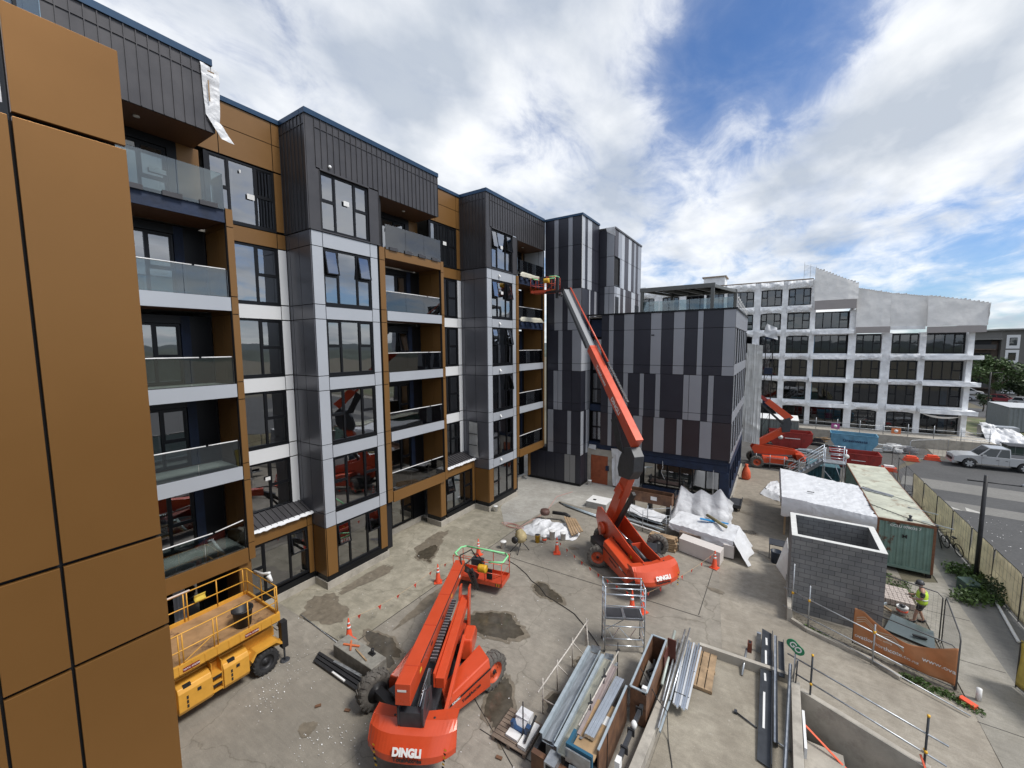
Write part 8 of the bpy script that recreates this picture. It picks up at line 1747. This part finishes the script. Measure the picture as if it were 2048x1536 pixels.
# ---- bicycles
def bicycle(x, y, rz, lean, label, accent):
    t = thing('bicycle', label, 'bicycle', (x, y, .01), rz, 'bicycles by the container'); t.rotation_euler = (0, lean, rz)
    for yy in (-.52, .52):
        b = MB(); b.tube([(0, yy + .33 * math.cos(a), .35 + .33 * math.sin(a)) for a in [k * 2 * math.pi / 24 for k in range(24)]], .026, RUBBER, 6, closed=True); b.lathe([(.03, -.04), (.03, .04)], GREYM, 8, axis='x', T=Matrix.Translation((0, yy, .35)))
        for k in range(10): a = k * math.pi / 5; b.bar((0, yy, .35), (0, yy + .31 * math.cos(a), .35 + .31 * math.sin(a)), .006, .006, GALV)
        b.build('wheel', t)
    b = MB(); BBK, ST, HD, RE, FR = (0, -.08, .32), (0, -.22, .78), (0, .34, .80), (0, -.52, .35), (0, .52, .35)
    for p, q, r in ((BBK, ST, .018), (BBK, HD, .022), (ST, HD, .02), (BBK, RE, .014), (ST, RE, .012), (HD, FR, .018)): b.tube([p, q], r, accent, 6)
    b.tube([ST, (0, -.25, .92)], .014, GREYM, 6); b.tube([HD, (0, .31, .96)], .016, GREYM, 6); b.lathe([(.09, -.01), (.09, .01)], GREYM, 14, axis='x', T=Matrix.Translation((.03, -.08, .32))); b.build('frame', t)
    b = MB(); b.prism([(-.40, .92), (-.12, .93), (-.12, .96), (-.40, .98)], -.06, .06, BLACKP, 'x'); b.build('saddle', t); b = MB(); b.tube([(-.31, .28, 1.0), (-.1, .33, .98), (.1, .33, .98), (.31, .28, 1.0)], .014, BLACKP, 6); b.build('handlebar', t)
bicycle(8.35, 32.0, R(170), R(12), 'black bicycle parked nearest the open container corner', BLACKP); bicycle(8.62, 31.2, R(15), R(-10), 'dark bicycle leaning close to the nearest clothed fence post', GREYM)
bicycle(8.15, 33.6, R(5), R(-8), 'bicycle with a pale blue seat cover behind the black one', mat('bike_blue', (.30, .38, .5), .4)); bicycle(8.3, 35.8, R(175), R(10), 'bicycle halfway along the container side', mat('bike_red', (.35, .05, .05), .4)); bicycle(8.4, 38.6, R(0), R(-10), 'farthest bicycle in the row by the container', BLACKP)

# ---- vehicles
CARG = mat('car_glass', (.02, .024, .028), .08, .0, spec=.8)
def vehicle(kind, x, y, rz, L_, W_, H__, paint, label, name, cab=(.0, .6), bonnet=.63, lod=False, group=None):
    """side outline runs along local x, nose at -x"""
    t = thing(name, label, 'pickup' if kind == 'ute' else 'car', (x, y, 0), rz, group); l = L_ / 2; w2 = W_ / 2; r = .44 if kind == 'ute' else .32; zf = .52 if kind == 'ute' else .3; wx = (-l * .62, l * .60)
    def arch(cx): return [(cx + (r + .08) * math.cos(a), max(zf, r + (r + .08) * math.sin(a))) for a in [math.pi - k * math.pi / 8 for k in range(9)]]
    top = bonnet * H__
    if kind == 'ute': up = [(l, top), (l * .28, top + .02), (l * .275, H__ * .62), (-l * .33, H__ * .62), (-l * .44, top * 1.02), (-l * .82, top * .96), (-l * .96, top * .86), (-l, top * .6)]
    else: up = [(l, top * .9), (l * .95, top), (-l * .45, top), (-l * .92, top * .82), (-l, top * .6)]
    poly = [(-l, zf + .05), (wx[0] - r - .08, zf)] + arch(wx[0]) + [(wx[0] + r + .08, zf)] + [(wx[1] - r - .08, zf)] + arch(wx[1]) + [(wx[1] + r + .08, zf), (l, zf + .08)] + up
    poly = [(px_, pz_) for px_, pz_ in poly]
    b = MB(); b.prism(poly, -w2, w2, paint, 'y')
    if kind == 'ute': pass
    b.build('body', t, bevel=.05)
    c0, c1 = (-l * .36, l * .27) if kind == 'ute' else (-l * .40, l * .85); z0 = top - .03 if kind != 'ute' else H__ * .58; z1 = H__
    fr, rr_ = (.50, .05) if kind == 'ute' else (.6, .35)
    lo = [(c0 - .25, -w2 + .05, z0), (c1, -w2 + .05, z0), (c1, w2 - .05, z0), (c0 - .25, w2 - .05, z0)]; hi = [(c0 + fr, -w2 + .16, z1), (c1 - rr_, -w2 + .16, z1), (c1 - rr_, w2 - .16, z1), (c0 + fr, w2 - .16, z1)]
    b = MB(); hexa(b, lo, hi, CARG); b.build('window', t)
    b = MB()
    for i in range(4): b.bar(Vector(lo[i]), Vector(hi[i]), .09, .07, paint); b.bar(Vector(hi[i]), Vector(hi[(i + 1) % 4]), .10, .07, paint); 
    b.add([Vector(v) + Vector((0, 0, .035)) for v in hi], [(0, 1, 2, 3)], paint)
    mid = .56 if kind == 'ute' else .5
    for s in (0, 3): p0 = Vector(lo[0 if s == 0 else 3]).lerp(Vector(lo[1 if s == 0 else 2]), mid); p1 = Vector(hi[0 if s == 0 else 3]).lerp(Vector(hi[1 if s == 0 else 2]), mid); b.bar(p0, p1, .10, .06, paint)
    b.build('roof', t, bevel=.01)
    for cx in wx:
        for s in (-1, 1):
            wm = MB(); T_ = Matrix.Translation((cx, s * (w2 - .11), r)) @ Matrix.Rotation(math.pi / 2 * s, 4, 'Z')
            wm.lathe([(r * .6, -.11), (r * .95, -.11), (r, -.06), (r, .06), (r * .95, .11), (r * .62, .115)], TYREB, 24, axis='x', T=T_); wh_ = wm.build('wheel', t)
            rm_ = MB()
            rm_.lathe([(.02, .09), (r * .6, .10), (r * .64, .118)][::-1], BLACKP, 20, axis='x', T=T_, caps=False)
            for k in range(6): a = k * math.pi / 3; rm_.bar(T_ @ Vector((.125, 0, 0)), T_ @ Vector((.125, r * .62 * math.cos(a), r * .62 * math.sin(a))), .13, .03, SILV, up=T_.to_3x3() @ Vector((1, 0, 0)))
            rm_.build('rim', wh_)
    if not lod:
        b = MB(); b.box(l * .29, l - .08, -w2 + .10, w2 - .10, top + .021, top + .03, BLACKP); b.build('tray_liner', t)
        for s in (-1, 1):
            b = MB(); b.box(-l - .01, -l + .18, s * (w2 - .42), s * (w2 - .03), top * .70, top * .84, mat('headlamp', (.5, .52, .55), .15, .3)); b.build('headlight', t)
            b = MB(); b.box(l - .04, l + .02, s * (w2 - .16), s * (w2 + .005), .62, 1.0, mat('tail_lamp', (.35, .02, .02), .3)); b.build('tail_light', t)
            b = MB(); b.box(-l * .36, -l * .28, s * (w2 + .02), s * (w2 + .2), H__ * .6, H__ * .7, paint); b.build('mirror', t)
            b = MB(); b.box(-l * .35, l * .25, s * (w2 - .02), s * (w2 + .07), .30, .36, GREYM); b.build('side_step', t)
            for dx in (-l * .04, l * .16): b = MB(); b.box(dx, dx + .16, s * (w2 + .001), s * (w2 + .025), .93, .97, GREYM); b.build('door_handle', t)
            b = MB()
            for dx in (-l * .36, l * .02, l * .25): b.box(dx, dx + .012, s * (w2 - .002), s * (w2 + .003), .42, 1.05, BLACKP)
            b.build('door_seam', t)
        b = MB(); b.box(-l - .06, -l + .12, -w2 + .08, w2 - .08, .36, .58, paint); b.box(-l - .07, -l - .0, -.55, .55, .60, .84, BLACKP); b.build('bumper', t, bevel=.03)
        b = MB(); b.box(l, l + .14, -w2 + .2, w2 - .2, .45, .6, ALU); b.build('rear_bumper', t, bevel=.02)
    return t
SILV = mat('silver_paint', (.52, .53, .54), .32, .35, coat=.4)
vehicle('ute', 17.05, 54.6, R(1.5), 5.6, 1.9, 1.96, SILV, 'silver pickup truck parked beyond the wire fence at the right', 'pickup_truck')
vehicle('car', 36.9, 117.2, R(150), 4.4, 1.75, 1.45, mat('car_red', (.25, .03, .04), .3, coat=.5), 'dark red car on the far side road', 'parked_car', lod=True, group='cars parked on the side road')
vehicle('car', 38.8, 112.6, R(150), 4.5, 1.75, 1.5, SILV, 'silver hatchback in front of the dark red car', 'parked_car', lod=True, group='cars parked on the side road')
vehicle('car', 36.2, 131, R(165), 4.6, 1.8, 1.5, mat('car_white', (.65, .65, .66), .3, coat=.5), 'white car beyond the street tree', 'parked_car', lod=True, group='cars parked on the side road')
vehicle('car', 33.6, 133, R(165), 4.4, 1.8, 1.5, MATS['car_white'], 'second white car partly hidden by the wrapped building', 'parked_car', lod=True, group='cars parked on the side road')
vehicle('car', 31.6, 119, R(170), 4.6, 1.8, 1.5, mat('car_pale', (.5, .52, .55), .3, coat=.5), 'pale car close to the edge of the wrapped building', 'parked_car', lod=True, group='cars parked on the side road')
SL2 = thing('street_lamp', 'slim dark street lamp on the verge right of the wrapped building', 'street lamp', (27.6, 92, 0)); b = MB(); b.tube([(0, 0, 0), (0, 0, 7)], .09, BLACKP, 8); b.build('pole', SL2); b = MB(); b.tube([(0, 0, 6.9), (1.2, 0, 7)], .05, BLACKP, 6); b.build('arm', SL2)

# ---- the worker
def person(x, y, rz):
    t = thing('person', 'person in a hi-vis yellow vest, black shorts and dark helmet looking down at a tablet', 'person', (x, y, .015), rz)
    SKIN = mat('skin', (.42, .24, .17), .55)
    # facing local +y
    V = [(0, 0, .98), (0, .01, 1.15), (0, .03, 1.32), (0, .04, 1.45), (0, .06, 1.52), (0, .10, 1.60), (0, .13, 1.68),
         (.10, 0, .93), (.12, .05, .52), (.12, -.10, .11), (.13, .06, .05), (-.10, 0, .93), (-.13, .16, .54), (-.13, .22, .11), (-.14, .38, .05),
         (.19, .03, 1.42), (.27, .04, 1.16), (.22, .26, 1.05), (.17, .36, 1.06), (-.19, .03, 1.42), (-.27, .06, 1.16), (-.20, .28, 1.06), (-.15, .38, 1.07)]
    Ed = [(0, 1), (1, 2), (2, 3), (3, 4), (4, 5), (5, 6), (0, 7), (7, 8), (8, 9), (9, 10), (0, 11), (11, 12), (12, 13), (13, 14), (3, 15), (15, 16), (16, 17), (17, 18), (3, 19), (19, 20), (20, 21), (21, 22)]
    Rd = [(.16, .12), (.155, .12), (.17, .125), (.11, .09), (.055, .055), (.085, .095), (.085, .10), (.10, .10), (.062, .065), (.045, .045), (.045, .035), (.10, .10), (.062, .065), (.045, .045), (.045, .035), (.065, .06), (.05, .05), (.038, .038), (.034, .022), (.065, .06), (.05, .05), (.038, .038), (.034, .022)]
    def skin(name, verts, edges, rad, m, parent=t, sub=2):
        me = bpy.data.meshes.new(name); me.from_pydata(verts, edges, []); o = bpy.data.objects.new(name, me); COL.objects.link(o); o.parent = parent; me.materials.append(m)
        md = o.modifiers.new('skin', 'SKIN'); lay = me.skin_vertices[0].data if me.skin_vertices else None
        if lay is None:
            bm = bmesh.new(); bm.from_mesh(me); bm.verts.layers.skin.verify(); bm.to_mesh(me); bm.free(); lay = me.skin_vertices[0].data
        for i, r in enumerate(rad): lay[i].radius = r
        lay[0].use_root = True; sb = o.modifiers.new('sub', 'SUBSURF'); sb.levels = sub; sb.render_levels = sub; md.use_smooth_shade = True; return o
    skin('body', V, Ed, Rd, SKIN)
    for s, hx in ((1, .17), (-1, -.15)):                              # fingers closed round the tablet edge
        for k in range(4): skin('finger', [(hx - s * .0, .36 + .0, 1.035 + .018 * k), (hx - s * .035, .41, 1.04 + .018 * k), (hx - s * .065, .405, 1.045 + .018 * k)], [(0, 1), (1, 2)], [(.011, .011), (.009, .009), (.007, .007)], SKIN, sub=1)
        skin('thumb', [(hx, .35, 1.09), (hx - s * .03, .36, 1.12), (hx - s * .055, .37, 1.12)], [(0, 1), (1, 2)], [(.013, .013), (.011, .011), (.009, .009)], SKIN, sub=1)
    def ring(nm, prof, m):
        q = MB(); q.lathe([(r, z) for r, z in prof], m, 24); q.v = [Vector((v.x, .02 + v.y * .80, v.z)) for v in q.v]; q.build(nm, t)
    ring('shirt', [(.17, .93), (.205, .98), (.212, 1.15), (.205, 1.32), (.15, 1.42), (.07, 1.47)], BLACKP)
    ring('vest', [(.215, .90), (.228, .98), (.226, 1.15), (.220, 1.30), (.165, 1.41), (.10, 1.452)], LIME)
    for s, a, bb, c in ((1, 15, 16, 17), (-1, 19, 20, 21)): skin('sleeve', [V[a], tuple((Vector(V[a]) + (Vector(V[bb]) - Vector(V[a])) * .85))], [(0, 1)], [(.095, .09), (.075, .072)], BLACKP)
    skin('shorts', [(0, 0, .99), (0, 0, .93), (.11, .01, .85), (.125, .045, .56), (-.11, .03, .85), (-.13, .13, .58)], [(0, 1), (1, 2), (2, 3), (1, 4), (4, 5)], [(.185, .15), (.18, .15), (.125, .125), (.11, .11), (.125, .125), (.11, .11)], BLACKP)
    for a, bb in ((9, 10), (13, 14)): skin('boot', [(V[a][0], V[a][1] - .04, .16), (V[a][0], V[a][1] - .03, .06), (V[bb][0], V[bb][1] + .04, .045)], [(0, 1), (1, 2)], [(.06, .06), (.06, .055), (.05, .04)], BLACKP)
    b = MB(); b.lathe([(.135, -.01), (.138, .02), (.125, .09), (.085, .135), (.02, .15)], mat('helmet_dark', (.05, .05, .055), .4), 20, T=Matrix.Translation((0, .105, 1.68)) @ Matrix.Rotation(R(-12), 4, 'X')); b.box(-.08, .08, .22, .27, 1.64, 1.66, GREYM); b.build('helmet', t)
    b = MB()
    for s in (-1, 1): b.lathe([(.012, -.005), (.012, .005)], BLACKP, 8, axis='y', T=Matrix.Translation((s * .032, .217, 1.655)))
    b.build('eye', t); b = MB(); b.prism([(.205, 1.64), (.24, 1.615), (.205, 1.61)], -.012, .012, SKIN, 'x'); b.build('nose', t); b = MB(); b.box(-.025, .025, .205, .212, 1.583, 1.589, mat('lip', (.3, .12, .1), .5)); b.build('mouth', t)
    b = MB()
    for s in (-1, 1): b.lathe([(.025, -.008), (.02, .008)], SKIN, 8, axis='x', T=Matrix.Translation((s * .088, .11, 1.635)))
    b.build('ear', t)
    b = MB(); b.lathe([(.231, 1.08), (.231, 1.13)], REFL, 24); b.v = [Vector((v.x, .02 + v.y * .80, v.z)) for v in b.v]; b.build('reflective_band', t)
    return t
person(5.45, 22.3, R(85))
b = MB(); b.box(-.13, .13, -.09, .09, 0, .012, BLACKP); o = solo('tablet', b, 'dark tablet held by the worker in the yellow vest', 'tablet', origin=(0, 0, 0)); o.location = (5.45 - .415, 22.3 + .04, 1.10); o.rotation_euler = (0, R(20), R(90))
